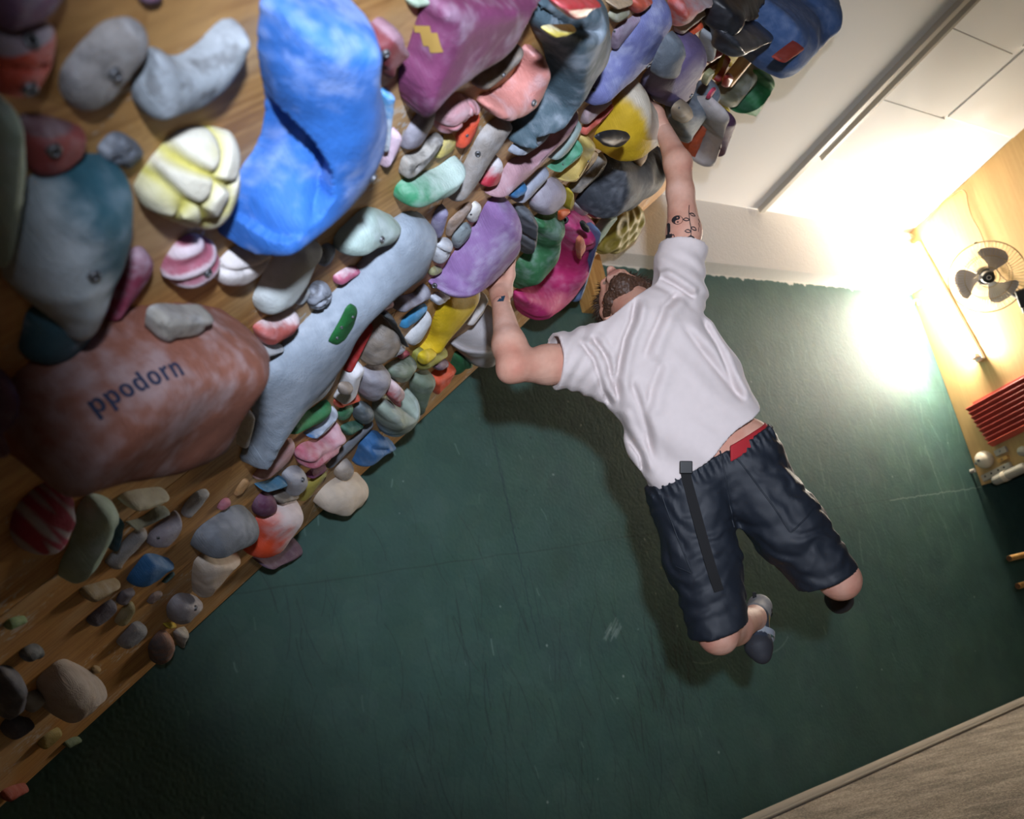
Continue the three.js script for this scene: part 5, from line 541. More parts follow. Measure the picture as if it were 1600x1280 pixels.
// wooden batten between the volumes near the ceiling
{
  const a = V3(...PRINTS.batten[0]), b = V3(...PRINTS.batten[1]), d = b.clone().sub(a), L = d.length(), x = d.normalize(), y = BN.clone().cross(x).normalize();
  const g = uvMetres(new RoundedBoxGeometry(L, 0.05, 0.05, 2, 0.008), (p, q) => p, (p, q, s) => q + s);
  const m = mesh('wooden_batten', g, timber); m.position.copy(a).add(b).multiplyScalar(0.5); m.quaternion.setFromRotationMatrix(new THREE.Matrix4().makeBasis(x, y, x.clone().cross(y)));
  tag(m, 'pale wooden batten running between the volumes near the ceiling', 'batten'); add(m);
}
// timber stud on the wall under the board
{
  // it stops where it meets the board
  const m = mesh('timber_stud', uvMetres(new RoundedBoxGeometry(0.105, 0.27, 0.118, 2, 0.004), (x, y) => y + 0.3, (x, y, z) => x + z), timber);
  m.position.set(2.925, 2.405 + 0.135, 0.0605);
  tag(m, 'short wooden stud under the board beside the climber\'s head', 'timber'); add(m);
}

// cable duct on the ceiling and a second shorter one beside it
{
  const duct = new THREE.MeshStandardMaterial({ color: 0xb9b2a4, roughness: 0.5 });
  const run = (name, x0, z0, x1, z1, w, h, label) => { const a = cpos(x0, z0, h / 2), b = cpos(x1, z1, h / 2), d = b.clone().sub(a), L = d.length(); const zz = d.normalize(), up = V3(0, Math.cos(ceilAng), -Math.sin(ceilAng)), xx = up.clone().cross(zz).normalize(); const m = mesh(name, new RoundedBoxGeometry(w, h, L, 2, 0.004), duct); m.position.copy(a).add(b).multiplyScalar(0.5); m.quaternion.setFromRotationMatrix(new THREE.Matrix4().makeBasis(xx, zz.clone().cross(xx), zz)); tag(m, label, 'cable duct'); add(m); };
  run('cable_duct', 4.352, 0.135, 4.20, 2.2, 0.04, 0.032, 'long thin cable duct along the ceiling down to the beam');
  run('cable_duct', 4.405, 0.575, 4.27, 2.2, 0.026, 0.03, 'shorter duct running tight beside the long ceiling duct');
}

// yellow plywood training panel closing the right side
const yq = new THREE.Quaternion().setFromUnitVectors(V3(-1, 0, 0), V3(-1, 0, -0.17).normalize());
const yel = (y, z, off = 0) => V3(5.97 - 0.17 * z - off, y, z - 0.17 * off);
const yPanel = new THREE.Group(); yPanel.name = 'plywood_panel'; yPanel.position.copy(yel(1.3, 0)); yPanel.quaternion.copy(yq);
{
  for (const [z0, z1] of [[0.003, 1.22], [1.223, 2.44], [2.443, 3.66]]) {
    const hgt = z => ceilY(z * 0.985) - 1.3 - 0.004, zb = 0.135;
    const sh = new THREE.Shape(z0 < 0.1 ? [[z0, 0], [z1, 0], [z1, hgt(z1)], [zb, hgt(zb)], [zb, 1.385], [z0, 1.385]].map(p => new THREE.Vector2(...p)) : [[z0, 0], [z1, 0], [z1, hgt(z1)], [z0, hgt(z0)]].map(p => new THREE.Vector2(...p)));
    const g = new THREE.ExtrudeGeometry(sh, { depth: 0.018, bevelEnabled: false }).rotateY(-Math.PI / 2).translate(0.018, 0, 0);
    mesh('plywood_sheet', uvMetres(g, (x, y, z) => y / 1.3, (x, y, z) => (z + x) / 1.1), yellowPly, yPanel);
  }
  for (const z of [0.6, 1.8, 3.0]) mesh('stud', uvMetres(box(0.09, 1.7, 0.045, 0.065, 0.86, z), (x, y) => y, (x, y, z) => x + z), timber, yPanel);
  tag(yPanel, 'yellow plywood panel with the fan and lamp on it', 'panel'); add(yPanel);
}
const onPanel = (o, y, z, off = 0) => { o.position.copy(yel(y, z, off)); o.quaternion.copy(yq); return o; };
// fluorescent batten lamp: local y runs along the tube
{
  const a = yel(2.985, 0.175, 0.03), b = yel(2.06, 0.32, 0.03), L = a.distanceTo(b), o = new THREE.Group(); o.name = 'fluorescent_lamp';
  o.position.copy(a).add(b).multiplyScalar(0.5);
  const y = a.clone().sub(b).normalize(), x = V3(-1, 0, -0.17).normalize(), z = x.clone().cross(y).normalize(); x.copy(y).cross(z);
  o.quaternion.setFromRotationMatrix(new THREE.Matrix4().makeBasis(x, y, z));
  const white = new THREE.MeshStandardMaterial({ color: 0xe8e6e2, roughness: 0.5 });
  mesh('housing', new RoundedBoxGeometry(0.035, L, 0.06, 2, 0.006).translate(-0.012, 0, 0), white, o);
  const glow = new THREE.MeshStandardMaterial({ color: 0xffffff, emissive: 0xfff0da, emissiveIntensity: 40, roughness: 0.4 });
  mesh('tube', new THREE.CylinderGeometry(0.014, 0.014, L - 0.09, 16).translate(0.032, 0, 0), glow, o);
  for (const s of [-1, 1]) mesh('lamp_holder', new RoundedBoxGeometry(0.06, 0.03, 0.045, 2, 0.006).translate(0.022, s * (L / 2 - 0.03), 0), white, o);
  for (let i = 0; i < 5; i++) { const p = new THREE.PointLight(0xfff5e8, 1.5, 0, 2); p.position.set(0.055, mix(-0.42, 0.42, i / 4) * L, 0); p.castShadow = true; p.shadow.radius = 1; o.add(p); }
  const light = new THREE.RectAreaLight(0xfff5e8, 285, 0.05, L - 0.1); light.position.set(0.06, 0, 0); light.rotation.y = -Math.PI / 2; o.add(light);
  tag(o, 'glowing fluorescent tube lamp mounted upright on the yellow panel', 'lamp'); add(o);
}
// small fittings in the corner
{
  const m = mesh('pipe_stub', new THREE.CylinderGeometry(0.02, 0.02, 0.07, 14).rotateZ(Math.PI / 2), new THREE.MeshStandardMaterial({ color: 0xb8ab96, roughness: 0.5 })); m.position.set(5.88, 3.045, 0.16); tag(m, 'small pipe stub in the corner of beam, ceiling and panel', 'pipe'); add(m);
  const c = mesh('cable_clip', new THREE.TorusGeometry(0.02, 0.007, 8, 16, 4.2), new THREE.MeshStandardMaterial({ color: 0xd8d2c4, roughness: 0.5 })); c.position.copy(yel(2.61, 0.02, 0.02)); c.rotation.y = Math.PI / 2; tag(c, 'small white cable clip just under the beam in the corner', 'clip'); add(c);
}
// wall fan: local +z is the blowing direction
{
  const o = new THREE.Group(); o.name = 'wall_fan'; const c = yel(2.46, 0.715, 0.26); o.position.copy(c);
  o.lookAt(c.clone().add(V3(-0.82, -0.34, 0.46)));
  const dark = new THREE.MeshStandardMaterial({ color: 0x2f302c, roughness: 0.55 }), wire = new THREE.MeshStandardMaterial({ color: 0x9a8a66, metalness: 0.6, roughness: 0.45 }), blade = new THREE.MeshPhysicalMaterial({ color: 0x9a9aa2, roughness: 0.35, side: THREE.DoubleSide });
  const R = 0.215, cage = new THREE.Group(); cage.name = 'cage'; o.add(cage);
  const prof = s => [[0.055, 0.075], [0.11, 0.07], [0.17, 0.05], [R, 0.0]].map(([r, z]) => V3(r, 0, z * s));
  for (const s of [-1, 1]) {
    const wires = []; for (let i = 0; i < 60; i++) wires.push(tube(prof(s), 0.0011, 8, 4).rotateZ(i / 60 * Math.PI * 2));
    const m = mesh(s > 0 ? 'front_grille' : 'rear_grille', mergeGeometries(wires), wire, cage); m.userData.kind = 'stuff';
    for (const [r, z] of [[0.06, 0.075], [0.13, 0.065]]) mesh('grille_ring', new THREE.TorusGeometry(r, 0.002, 6, 48).translate(0, 0, s * z), wire, cage);
  }
  mesh('rim', new THREE.TorusGeometry(R, 0.0035, 8, 64), wire, cage);
  mesh('clip', box(0.02, 0.012, 0.02, 0, R + 0.004, 0), wire, cage);
  for (let i = 0; i < 3; i++) {
    const n = 14, m = 8, pos = [], ix = []; for (let a = 0; a <= n; a++) for (let b = 0; b <= m; b++) { const t = a / n, r = mix(0.035, 0.178, t), hw = mix(0.28, 0.62, Math.sin(Math.min(1, t * 1.25) * 1.57)) * (t > 0.8 ? Math.sqrt(1 - ((t - 0.8) / 0.2) ** 2 * 0.55) : 1), an = mix(-hw, hw, b / m) + t * 0.35; pos.push(Math.cos(an) * r, Math.sin(an) * r, (b / m - 0.5) * 0.055 * (0.5 + t * 0.6)); }
    for (let a = 0; a < n; a++) for (let b = 0; b < m; b++) { const k = a * (m + 1) + b; ix.push(k, k + m + 1, k + 1, k + 1, k + m + 1, k + m + 2); }
    const g = new THREE.BufferGeometry(); g.setAttribute('position', new THREE.Float32BufferAttribute(pos, 3)); g.setIndex(ix); g.rotateZ(0.72 + i * Math.PI * 2 / 3); g.computeVertexNormals();
    const back = g.clone().translate(0, 0, -0.002); mesh('blade', mergeGeometries([g, back]), blade, o);
  }
  const hub = mesh('hub', new THREE.LatheGeometry([[0, 0.05], [0.03, 0.046], [0.036, 0.035], [0.038, -0.02], [0, -0.02]].map(p => new THREE.Vector2(...p)), 28).rotateX(Math.PI / 2).translate(0, 0, 0.035), dark, o);
  const badge = mesh('hub_badge', new THREE.TorusGeometry(0.012, 0.002, 6, 20).translate(0, 0, 0.084), new THREE.MeshStandardMaterial({ color: 0xd8d4c8, roughness: 0.4 }), hub);
  mesh('motor', new THREE.LatheGeometry([[0, -0.19], [0.035, -0.185], [0.052, -0.16], [0.056, -0.1], [0.05, -0.06], [0, -0.06]].map(p => new THREE.Vector2(...p)), 24).rotateX(Math.PI / 2), dark, o);
  // bracket to the panel below right of the fan
  o.updateMatrixWorld(true); const foot = o.worldToLocal(yel(2.26, 0.80, 0.02)), mid = o.worldToLocal(yel(2.28, 0.79, 0.12)), mot = V3(0, -0.03, -0.15);
  mesh('bracket_arm', mergeGeometries([bar(mot, mid, 0.022, 10), bar(mid, foot, 0.026, 10)]), dark, o);
  mesh('control_box', new RoundedBoxGeometry(0.07, 0.11, 0.06, 2, 0.01).translate(mid.x, mid.y, mid.z), dark, o);
  for (const s of [-1, 1]) mesh('pull_switch', new THREE.CylinderGeometry(0.009, 0.011, 0.04, 10).translate(mid.x + s * 0.02, mid.y - 0.07, mid.z), new THREE.MeshStandardMaterial({ color: 0xcfc8b8, roughness: 0.4 }), o);
  tag(o, 'grey three-bladed wall fan in a round wire cage on the yellow panel', 'fan'); add(o);
  const cord = tube([[3.088, 0.305], [3.143, 0.46], [3.15, 0.54], [3.143, 0.604], [3.11, 0.625], [3.03, 0.61], [2.94, 0.603], [2.85, 0.616], [2.76, 0.618], [2.66, 0.609], [2.5, 0.64], [2.3, 0.76]].map(([y, z]) => yel(y, z, 0.008)), 0.0035, 90, 6);
  tag(add(mesh('power_cord', cord, new THREE.MeshStandardMaterial({ color: 0x8a7350, roughness: 0.6 }))), 'thin power cord looping over the yellow panel down to the fan', 'cord');
}
// red corrugated training board
{
  const red = new THREE.MeshStandardMaterial({ color: 0xa23a30, roughness: 0.5, bumpMap: grainTex, bumpScale: 0.0005 }), redLight = new THREE.MeshStandardMaterial({ color: 0xc24a38, roughness: 0.5 });
  const o = new THREE.Group(); o.name = 'campus_board'; const a = yel(1.80, 0.125, 0.0), b = yel(1.86, 0.66, 0.0), c = yel(1.515, 0.195, 0.0);
  const x = b.clone().sub(a), L = x.length(); x.normalize(); const dn = c.clone().sub(a), Hh = dn.length(); dn.normalize(); const out = V3(-1, 0, -0.17).normalize(); dn.addScaledVector(out, -dn.dot(out)).normalize();
  o.position.copy(a); const z = out.clone(), y = z.clone().cross(x).normalize(); o.quaternion.setFromRotationMatrix(new THREE.Matrix4().makeBasis(x, y, z));
  const skew = dn.dot(x) / Math.abs(dn.dot(y)), n = 9, ph = Hh / n, len = L;
  const slab = (w, h, d, r) => new RoundedBoxGeometry(w, h, d, 2, r);
  mesh('backing', slab(len, Hh * 0.97 + 0.03, 0.012, 0.002).translate(len / 2 + skew * Hh * 0.5 + 0.012, -Hh * 0.5 + 0.012, 0.0065), redLight, o);
  for (let i = 0; i < n; i++) {
    const s = new THREE.Shape([[0, -ph], [0.018, -ph], [0.05, -ph * 0.22], [0.044, -ph * 0.05], [0, -0.002]].map(p => new THREE.Vector2(...p)));
    const g = new THREE.ExtrudeGeometry(s, { depth: len, bevelEnabled: false }).rotateY(Math.PI / 2).scale(1, 1, -1);
    const ix = g.index; if (ix) { for (let k = 0; k < ix.count; k += 3) { const t = ix.getX(k); ix.setX(k, ix.getX(k + 1)); ix.setX(k + 1, t); } } else { const q = g.attributes.position; for (let k = 0; k < q.count; k += 3) { const A = [q.getX(k), q.getY(k), q.getZ(k)]; q.setXYZ(k, q.getX(k + 1), q.getY(k + 1), q.getZ(k + 1)); q.setXYZ(k + 1, ...A); } } g.computeVertexNormals();
    mesh('slat', g.translate(skew * ph * i, -i * ph, 0.012), i === n - 1 ? redLight : red, o);
  }
  tag(o, 'red ribbed campus board of stacked slats on the yellow panel', 'campus board'); add(o);
}
// training grips along the bottom of the panel
{
  const cream = new THREE.MeshStandardMaterial({ color: 0xd6c8b0, roughness: 0.6, bumpMap: grainTex, bumpScale: 0.0006 }), greyW = new THREE.MeshStandardMaterial({ color: 0xaaa394, roughness: 0.75, bumpMap: grainTex, bumpScale: 0.0006 });
  const ball = new THREE.Group(); ball.name = 'ball_grip'; onPanel(ball, 1.45, 0.105, 0);
  mesh('body', new THREE.LatheGeometry([[0.001, 0.085], [0.022, 0.081], [0.042, 0.068], [0.055, 0.045], [0.058, 0.022], [0.05, 0.002]].map(p => new THREE.Vector2(...p)), 32).rotateZ(Math.PI / 2), cream, ball);
  const bb = mesh('bolt', boltGeo, boltMat, ball); mesh('socket', boltPit, boltHole, bb); bb.rotation.z = Math.PI / 2; bb.position.set(-0.083, 0.0, 0); const b2 = mesh('bolt', boltGeo, boltMat, ball); b2.rotation.z = Math.PI / 2.6; b2.position.set(-0.071, -0.012, -0.035);
  tag(ball, 'round cream ball grip at the bottom left of the yellow panel', 'training grip'); add(ball);
  const rung = (y, z, w, h, label, mat) => { const o = new THREE.Group(); o.name = 'rung_grip'; onPanel(o, y, z); mesh('body', new RoundedBoxGeometry(0.025, h, w, 2, 0.004).translate(-0.0125, 0, 0), mat, o); const bt = mesh('bolt', boltGeo, boltMat, o); bt.rotation.z = Math.PI / 2; bt.position.set(-0.0245, 0, 0); bt.scale.setScalar(0.5); o.rotateX(-0.1); tag(o, label, 'training grip'); add(o); };
  rung(1.468, 0.226, 0.085, 0.04, 'upper of two tiny wooden rungs right of the cream ball grip', greyW);
  rung(1.418, 0.222, 0.075, 0.026, 'lower of two tiny wooden rungs right of the cream ball grip', timber);
  const hb = new THREE.Group(); hb.name = 'finger_board'; onPanel(hb, 1.352, 0.15); mesh('body', new RoundedBoxGeometry(0.03, 0.045, 0.225, 2, 0.006).translate(-0.015, 0, 0), greyW, hb);
  for (const z of [-0.08, -0.03, 0.025, 0.07]) mesh('screw_hole', new THREE.CylinderGeometry(0.006, 0.006, 0.004, 10).rotateZ(Math.PI / 2).translate(-0.0295, 0.004, z), boltHole, hb);
  hb.rotateX(-0.13); tag(hb, 'narrow grey finger board with screw holes along the panel\'s lower edge', 'training grip'); add(hb);
  const pg = new THREE.Group(); pg.name = 'pipe_grip'; onPanel(pg, 1.335, 0.24); const pgeo = new THREE.CapsuleGeometry(0.032, 0.2, 8, 18).rotateX(Math.PI / 2).translate(-0.033, 0, 0); mesh('body', pgeo, greyW, pg); mesh('collar', new THREE.CylinderGeometry(0.036, 0.036, 0.03, 20).rotateX(Math.PI / 2).translate(-0.033, 0, -0.03), cream, pg); pg.rotateX(-0.12); pg.position.y -= 0.02;
  tag(pg, 'grey pipe-shaped grip at the lower right of the yellow panel', 'training grip'); add(pg);
  const kn = mesh('knob_grip', new THREE.LatheGeometry([[0.001, 0.05], [0.02, 0.047], [0.03, 0.035], [0.033, 0.015], [0.028, 0]].map(p => new THREE.Vector2(...p)), 24).rotateZ(Math.PI / 2), greyW); onPanel(kn, 1.425, 0.37, 0); tag(kn, 'grey knob grip cut by the right edge of the photo', 'training grip'); add(kn);
  const pg2 = mesh('wall_peg', new THREE.CylinderGeometry(0.014, 0.014, 0.03, 14).rotateX(Math.PI / 2), greyW); pg2.position.set(5.9, 1.40, 0.0155); tag(pg2, 'tiny peg on the green wall at the panel\'s lower left corner', 'peg'); add(pg2);
}
// two round wooden sticks leaning into view at the right edge
for (const [x, y, label] of [[5.40, 0.817, 'upper of two wooden dowels entering at the right edge'], [5.385, 0.657, 'lower of two wooden dowels entering at the right edge']]) {
  const o = new THREE.Group(); o.name = 'wooden_dowel'; o.position.set(x, y, 0.3); 
  mesh('rod', new THREE.CylinderGeometry(0.017, 0.017, 2.0, 18).rotateZ(Math.PI / 2).translate(1.0, 0, 0), timber, o);
  mesh('end_cap', new THREE.CylinderGeometry(0.0155, 0.0155, 0.004, 18).rotateZ(Math.PI / 2).translate(-0.0015, 0, 0), new THREE.MeshStandardMaterial({ color: 0x5a3a1c, roughness: 0.8 }), o);
  tag(o, label, 'dowel'); add(o);
}
const BODY = {
  pelA: [1.8462, 1.2529, 1.3261],
  pelB: [1.9929, 1.2921, 1.4251],
  belly: [1.9079, 1.2971, 1.3881],
  chest: [1.7851, 1.6048, 1.3988],
  sL: [1.6207, 1.6213, 1.2792],
  bL: [1.5135, 1.6164, 1.2609],
  eL: [1.3963, 1.6102, 1.2607],
  fL: [1.414, 1.6776, 1.2449],
  wL: [1.4562, 1.8229, 1.1961],
  sR: [1.8733, 1.7746, 1.4714],
  bR: [1.9196, 1.9298, 1.5071],
  eR: [1.9429, 2.0568, 1.5158],
  fR: [1.9683, 2.1562, 1.5167],
  wR: [1.9937, 2.3045, 1.4822],
  neckA: [1.7867, 1.7156, 1.3854],
  neckB: [1.8029, 1.7805, 1.3416],
  head: [1.837, 1.8067, 1.2983],
  pL: [1.4875, 1.8991, 1.1611],
  pR: [1.9901, 2.3567, 1.4711],
  tL: [1.8566, 1.2048, 1.3177],
  kL: [1.8564, 0.8346, 1.2834],
  aL: [2.2079, 0.8443, 1.1117],
  tR: [1.9947, 1.2426, 1.4097],
  kR: [2.1512, 0.9011, 1.4913],
  aR: [2.5021, 0.8803, 1.2308],
  hemC: [1.9024, 1.3086, 1.3878],
  hemL: [1.7678, 1.24, 1.262],
  hemR: [2.0, 1.4004, 1.4932],
  hemLow: [1.9325, 1.2352, 1.3858],
  slL: [1.5381, 1.6179, 1.2671],
  slLo: [1.4925, 1.6285, 1.249],
  slR: [1.9097, 1.8849, 1.4974],
  slRo: [1.9197, 1.9332, 1.5083],
  shL: [1.6638, 1.6066, 1.3069],
  shR: [1.8502, 1.7277, 1.4509],
  waistL: [1.7886, 1.2647, 1.2863],
  waistR: [2.0246, 1.3402, 1.4916],
  hmL: [1.865, 0.8421, 1.2925],
  hmLa: [1.8058, 0.8332, 1.2444],
  hmLb: [1.9228, 0.8497, 1.3391],
  hmR: [2.1172, 0.9051, 1.4668],
  hmRa: [2.0571, 0.8895, 1.4157],
  hmRb: [2.1759, 0.921, 1.5169],
  legL: [1.8524, 1.0373, 1.3034],
  legR: [2.0675, 1.0624, 1.4432],
  heelL: [2.2952, 0.8734, 1.0709],
  midL: [2.2374, 0.8085, 1.083],
  ballL: [2.2146, 0.758, 1.0941],
  toeL: [2.2099, 0.7309, 1.1009],
  heelR: [2.5972, 0.91, 1.1831],
  ballR: [2.4995, 0.8388, 1.2147],
  toeR: [2.48, 0.8263, 1.2217],
};
const CHAIN = {
  thumbL: [[1.4947, 1.8674, 1.1819], [1.5106, 1.917, 1.1978], [1.5192, 1.9649, 1.2205]],
  f1L: [[1.5013, 1.9333, 1.1637], [1.5055, 1.9881, 1.1334], [1.5089, 2.0233, 1.1023]],
  f2L: [[1.4923, 1.9385, 1.152], [1.4932, 1.996, 1.1202], [1.4977, 2.0338, 1.0843]],
  f3L: [[1.4801, 1.9347, 1.1415], [1.4778, 1.9894, 1.1062], [1.4819, 2.0253, 1.0694]],
  f4L: [[1.4665, 1.9233, 1.1338], [1.4642, 1.9696, 1.1022], [1.467, 1.9992, 1.0688]],
  thumbR: [[1.9861, 2.3176, 1.4808], [1.9657, 2.292, 1.4696], [1.9497, 2.2833, 1.4545]],
  f1R: [[1.9916, 2.3896, 1.4703], [1.9907, 2.4364, 1.4594], [2.0029, 2.4782, 1.4438]],
  f2R: [[1.9855, 2.3912, 1.4597], [1.988, 2.4389, 1.4452], [2.0019, 2.4821, 1.4249]],
  f3R: [[1.9825, 2.3863, 1.4492], [1.9848, 2.4321, 1.434], [1.9951, 2.4687, 1.4151]],
  f4R: [[1.979, 2.3742, 1.4424], [1.9812, 2.4143, 1.4252], [1.9878, 2.446, 1.4084]],
  belt: [[1.7731, 1.2702, 1.4065], [1.7752, 1.2423, 1.3986], [1.7873, 1.1666, 1.3822], [1.8019, 1.0821, 1.3647], [1.8168, 1.0056, 1.3501], [1.8307, 0.9488, 1.3415]],
  buckle: [[1.7618, 1.2635, 1.3956], [1.7869, 1.2698, 1.4169]],
  beltband: [[1.7623, 1.2828, 1.4025], [1.7944, 1.2904, 1.4295], [1.8266, 1.3013, 1.4577]],
  pocketR: [[1.884, 1.2668, 1.4898], [1.9239, 1.1918, 1.4948], [1.961, 1.1175, 1.4979], [1.994, 1.046, 1.4987], [2.0349, 1.0755, 1.5399], [2.0576, 1.0953, 1.5639]],
  pocketL: [[1.7244, 1.2073, 1.3481], [1.7485, 1.1123, 1.3343], [1.7778, 1.003, 1.3196], [1.7423, 1.0269, 1.3006]],
  fly: [[1.8539, 1.286, 1.4734], [1.868, 1.1775, 1.4474], [1.8861, 1.0631, 1.4224]],
  collar: [[1.7767, 1.8197, 1.4391], [1.6717, 1.7526, 1.3364]],
  folds: [[1.6855, 1.7302, 1.4955], [1.6714, 1.6645, 1.4626], [1.6524, 1.6228, 1.434], [1.6335, 1.5279, 1.3874], [1.6399, 1.4456, 1.3644]],
  folds1: [[1.7351, 1.7735, 1.548], [1.7852, 1.72, 1.568], [1.819, 1.6853, 1.582]],
  folds2: [[1.7851, 1.7152, 1.5663], [1.7412, 1.68, 1.521], [1.7046, 1.5994, 1.4658], [1.6897, 1.5582, 1.4405]],
  folds3: [[1.8235, 1.6406, 1.5703], [1.8549, 1.5598, 1.5669], [1.8909, 1.439, 1.5534], [1.9119, 1.3884, 1.5522]],
  folds4: [[1.768, 1.6391, 1.5275], [1.8333, 1.5252, 1.5387], [1.8746, 1.4546, 1.5463], [1.9078, 1.3895, 1.5494]],
  folds5: [[1.5531, 1.6474, 1.3666], [1.5836, 1.591, 1.3708], [1.6052, 1.5047, 1.358], [1.6316, 1.4494, 1.3594]],
  folds6: [[1.581, 1.6561, 1.3909], [1.614, 1.583, 1.3912], [1.6286, 1.4985, 1.3738]],
  folds7: [[1.6357, 1.4467, 1.3616], [1.6511, 1.3927, 1.355], [1.684, 1.3179, 1.3548], [1.6964, 1.255, 1.3429]],
  folds8: [[1.6611, 1.5222, 1.4065], [1.6803, 1.4527, 1.3976], [1.698, 1.3803, 1.3866], [1.7094, 1.2757, 1.3598]],
  folds9: [[1.7312, 1.5521, 1.47], [1.7059, 1.4782, 1.4257], [1.6933, 1.417, 1.3954]],
};
// ---------- the climber ----------
const B_ = Object.fromEntries(Object.entries(BODY).map(([k, v]) => [k, V3(...v)])), CH = Object.fromEntries(Object.entries(CHAIN).map(([k, v]) => [k, v.map(q => V3(...q))]));
const FR = V3(-0.585024, -0.260155, 0.768158), LR = V3(0.810707, -0.213742, 0.54504), UP = V3(0.022393, 0.941612, 0.335954);  // front of his chest, sideways, and along the spine
// signed distances: tapered capsule, optionally flattened along an axis
function cap(a, b, r1, r2, fx = null, s = 1) {
  const ax = a.x, ay = a.y, az = a.z; let dx = b.x - ax, dy = b.y - ay, dz = b.z - az; const k = fx ? 1 / s - 1 : 0;
  if (fx) { const q = (dx * fx.x + dy * fx.y + dz * fx.z) * k; dx += fx.x * q; dy += fx.y * q; dz += fx.z * q; }
  const dd = dx * dx + dy * dy + dz * dz || 1e-9;
  return (x, y, z) => { let px = x - ax, py = y - ay, pz = z - az; if (fx) { const q = (px * fx.x + py * fx.y + pz * fx.z) * k; px += fx.x * q; py += fx.y * q; pz += fx.z * q; } let t = (px * dx + py * dy + pz * dz) / dd; t = t < 0 ? 0 : t > 1 ? 1 : t; const ex = px - dx * t, ey = py - dy * t, ez = pz - dz * t; return (Math.sqrt(ex * ex + ey * ey + ez * ez) - (r1 + (r2 - r1) * t)) * (fx ? 0.5 + 0.5 * s : 1); };
}
const chainCaps = (pts, rs, fx, s) => pts.slice(1).map((p, i) => cap(pts[i], p, rs[i], rs[i + 1], fx, s));
function union(list, k) { return (x, y, z) => { let d = list[0](x, y, z); for (let i = 1; i < list.length; i++) { const e = list[i](x, y, z), h = Math.max(k - Math.abs(d - e), 0) / k; d = Math.min(d, e) - h * h * k * 0.25; } return d; }; }
function bounds(pts, m) { const b = new THREE.Box3().setFromPoints(pts); b.expandByScalar(m); return [b.min, b.max]; }
function paint(g, fn, uvs = 0.1) { const P = g.attributes.position, N = g.attributes.normal, c = new Float32Array(P.count * 3), u = new Float32Array(P.count * 2), p = V3(), n = V3(); for (let i = 0; i < P.count; i++) { p.fromBufferAttribute(P, i); n.fromBufferAttribute(N, i); const q = fn(p, n); c[3 * i] = q[0]; c[3 * i + 1] = q[1]; c[3 * i + 2] = q[2]; u[2 * i] = p.dot(LR) / uvs; u[2 * i + 1] = (p.dot(UP) + 0.5 * p.dot(FR)) / uvs; } g.setAttribute('color', new THREE.BufferAttribute(c, 3)); g.setAttribute('uv', new THREE.BufferAttribute(u, 2)); return g; }
const at = (o, r = 0, u = 0, f = 0) => o.clone().addScaledVector(LR, r).addScaledVector(UP, u).addScaledVector(FR, f);

// --- body ---
const headF = V3().addScaledVector(LR, -0.45).addScaledVector(UP, 0.78).addScaledVector(FR, 0.2).normalize();      // face looks up along the board
const headC = V3().addScaledVector(FR, -1).addScaledVector(UP, 0.12); headC.addScaledVector(headF, -headC.dot(headF)).normalize();
const headL = headF.clone().cross(headC).normalize();
const hp = (f, c, l) => B_.head.clone().addScaledVector(headF, f).addScaledVector(headC, c).addScaledVector(headL, l);
const armL = chainCaps([B_.sL, B_.bL, B_.eL, B_.fL, B_.wL], [0.056, 0.053, 0.038, 0.043, 0.026]), armR = chainCaps([B_.sR, B_.bR, B_.eR, B_.fR, B_.wR], [0.05, 0.048, 0.0375, 0.0395, 0.024]);
const elbowL = cap(at(B_.eL, -0.014, -0.018, 0), at(B_.eL, 0.004, -0.008, 0), 0.017, 0.022);
const legL = [cap(B_.tL, B_.kL, 0.088, 0.054), cap(B_.kL, at(B_.kL, 0.002, -0.01, 0.01), 0.052, 0.046), cap(B_.kL, B_.kL.clone().lerp(B_.aL, 0.4), 0.05, 0.052), cap(B_.kL.clone().lerp(B_.aL, 0.4), B_.aL, 0.052, 0.033), cap(B_.aL, B_.heelL, 0.034, 0.03)];
const legR = [cap(B_.tR, B_.kR, 0.088, 0.055), cap(B_.kR, at(B_.kR, 0.006, -0.006, 0.012), 0.052, 0.046), cap(B_.kR, B_.kR.clone().lerp(B_.aR, 0.4), 0.05, 0.05), cap(B_.kR.clone().lerp(B_.aR, 0.4), B_.aR, 0.05, 0.033), cap(B_.aR, B_.heelR, 0.034, 0.03)];
const torso = [cap(B_.belly, B_.chest, 0.13, 0.125, FR, 0.6), cap(B_.pelA, B_.pelB, 0.1, 0.1, FR, 0.8), cap(B_.sL, B_.chest, 0.055, 0.07), cap(B_.sR, B_.chest, 0.052, 0.07), cap(B_.neckA, B_.neckB, 0.062, 0.056)];
const skull = [cap(hp(-0.02, 0.01, 0), hp(0.0, 0.035, 0), 0.08, 0.076), cap(hp(0.02, -0.05, 0.0), hp(0.055, -0.075, 0), 0.056, 0.034), cap(hp(0.062, -0.02, 0), hp(0.07, -0.045, 0), 0.034, 0.026), cap(hp(0.078, 0.012, 0), hp(0.105, -0.012, 0), 0.009, 0.012), cap(hp(0.073, 0.03, 0.03), hp(0.073, 0.03, -0.03), 0.012, 0.012), cap(hp(0.09, -0.04, 0.016), hp(0.09, -0.04, -0.016), 0.007, 0.007)];
const sockets = [-1, 1].map(s => cap(hp(0.087, 0.012, 0.03 * s), hp(0.087, 0.012, 0.034 * s), 0.009, 0.009));
const ears = [-1, 1].map(s => cap(hp(-0.005, 0.012, 0.08 * s), hp(-0.012, -0.02, 0.078 * s), 0.014, 0.009, headL, 0.5));
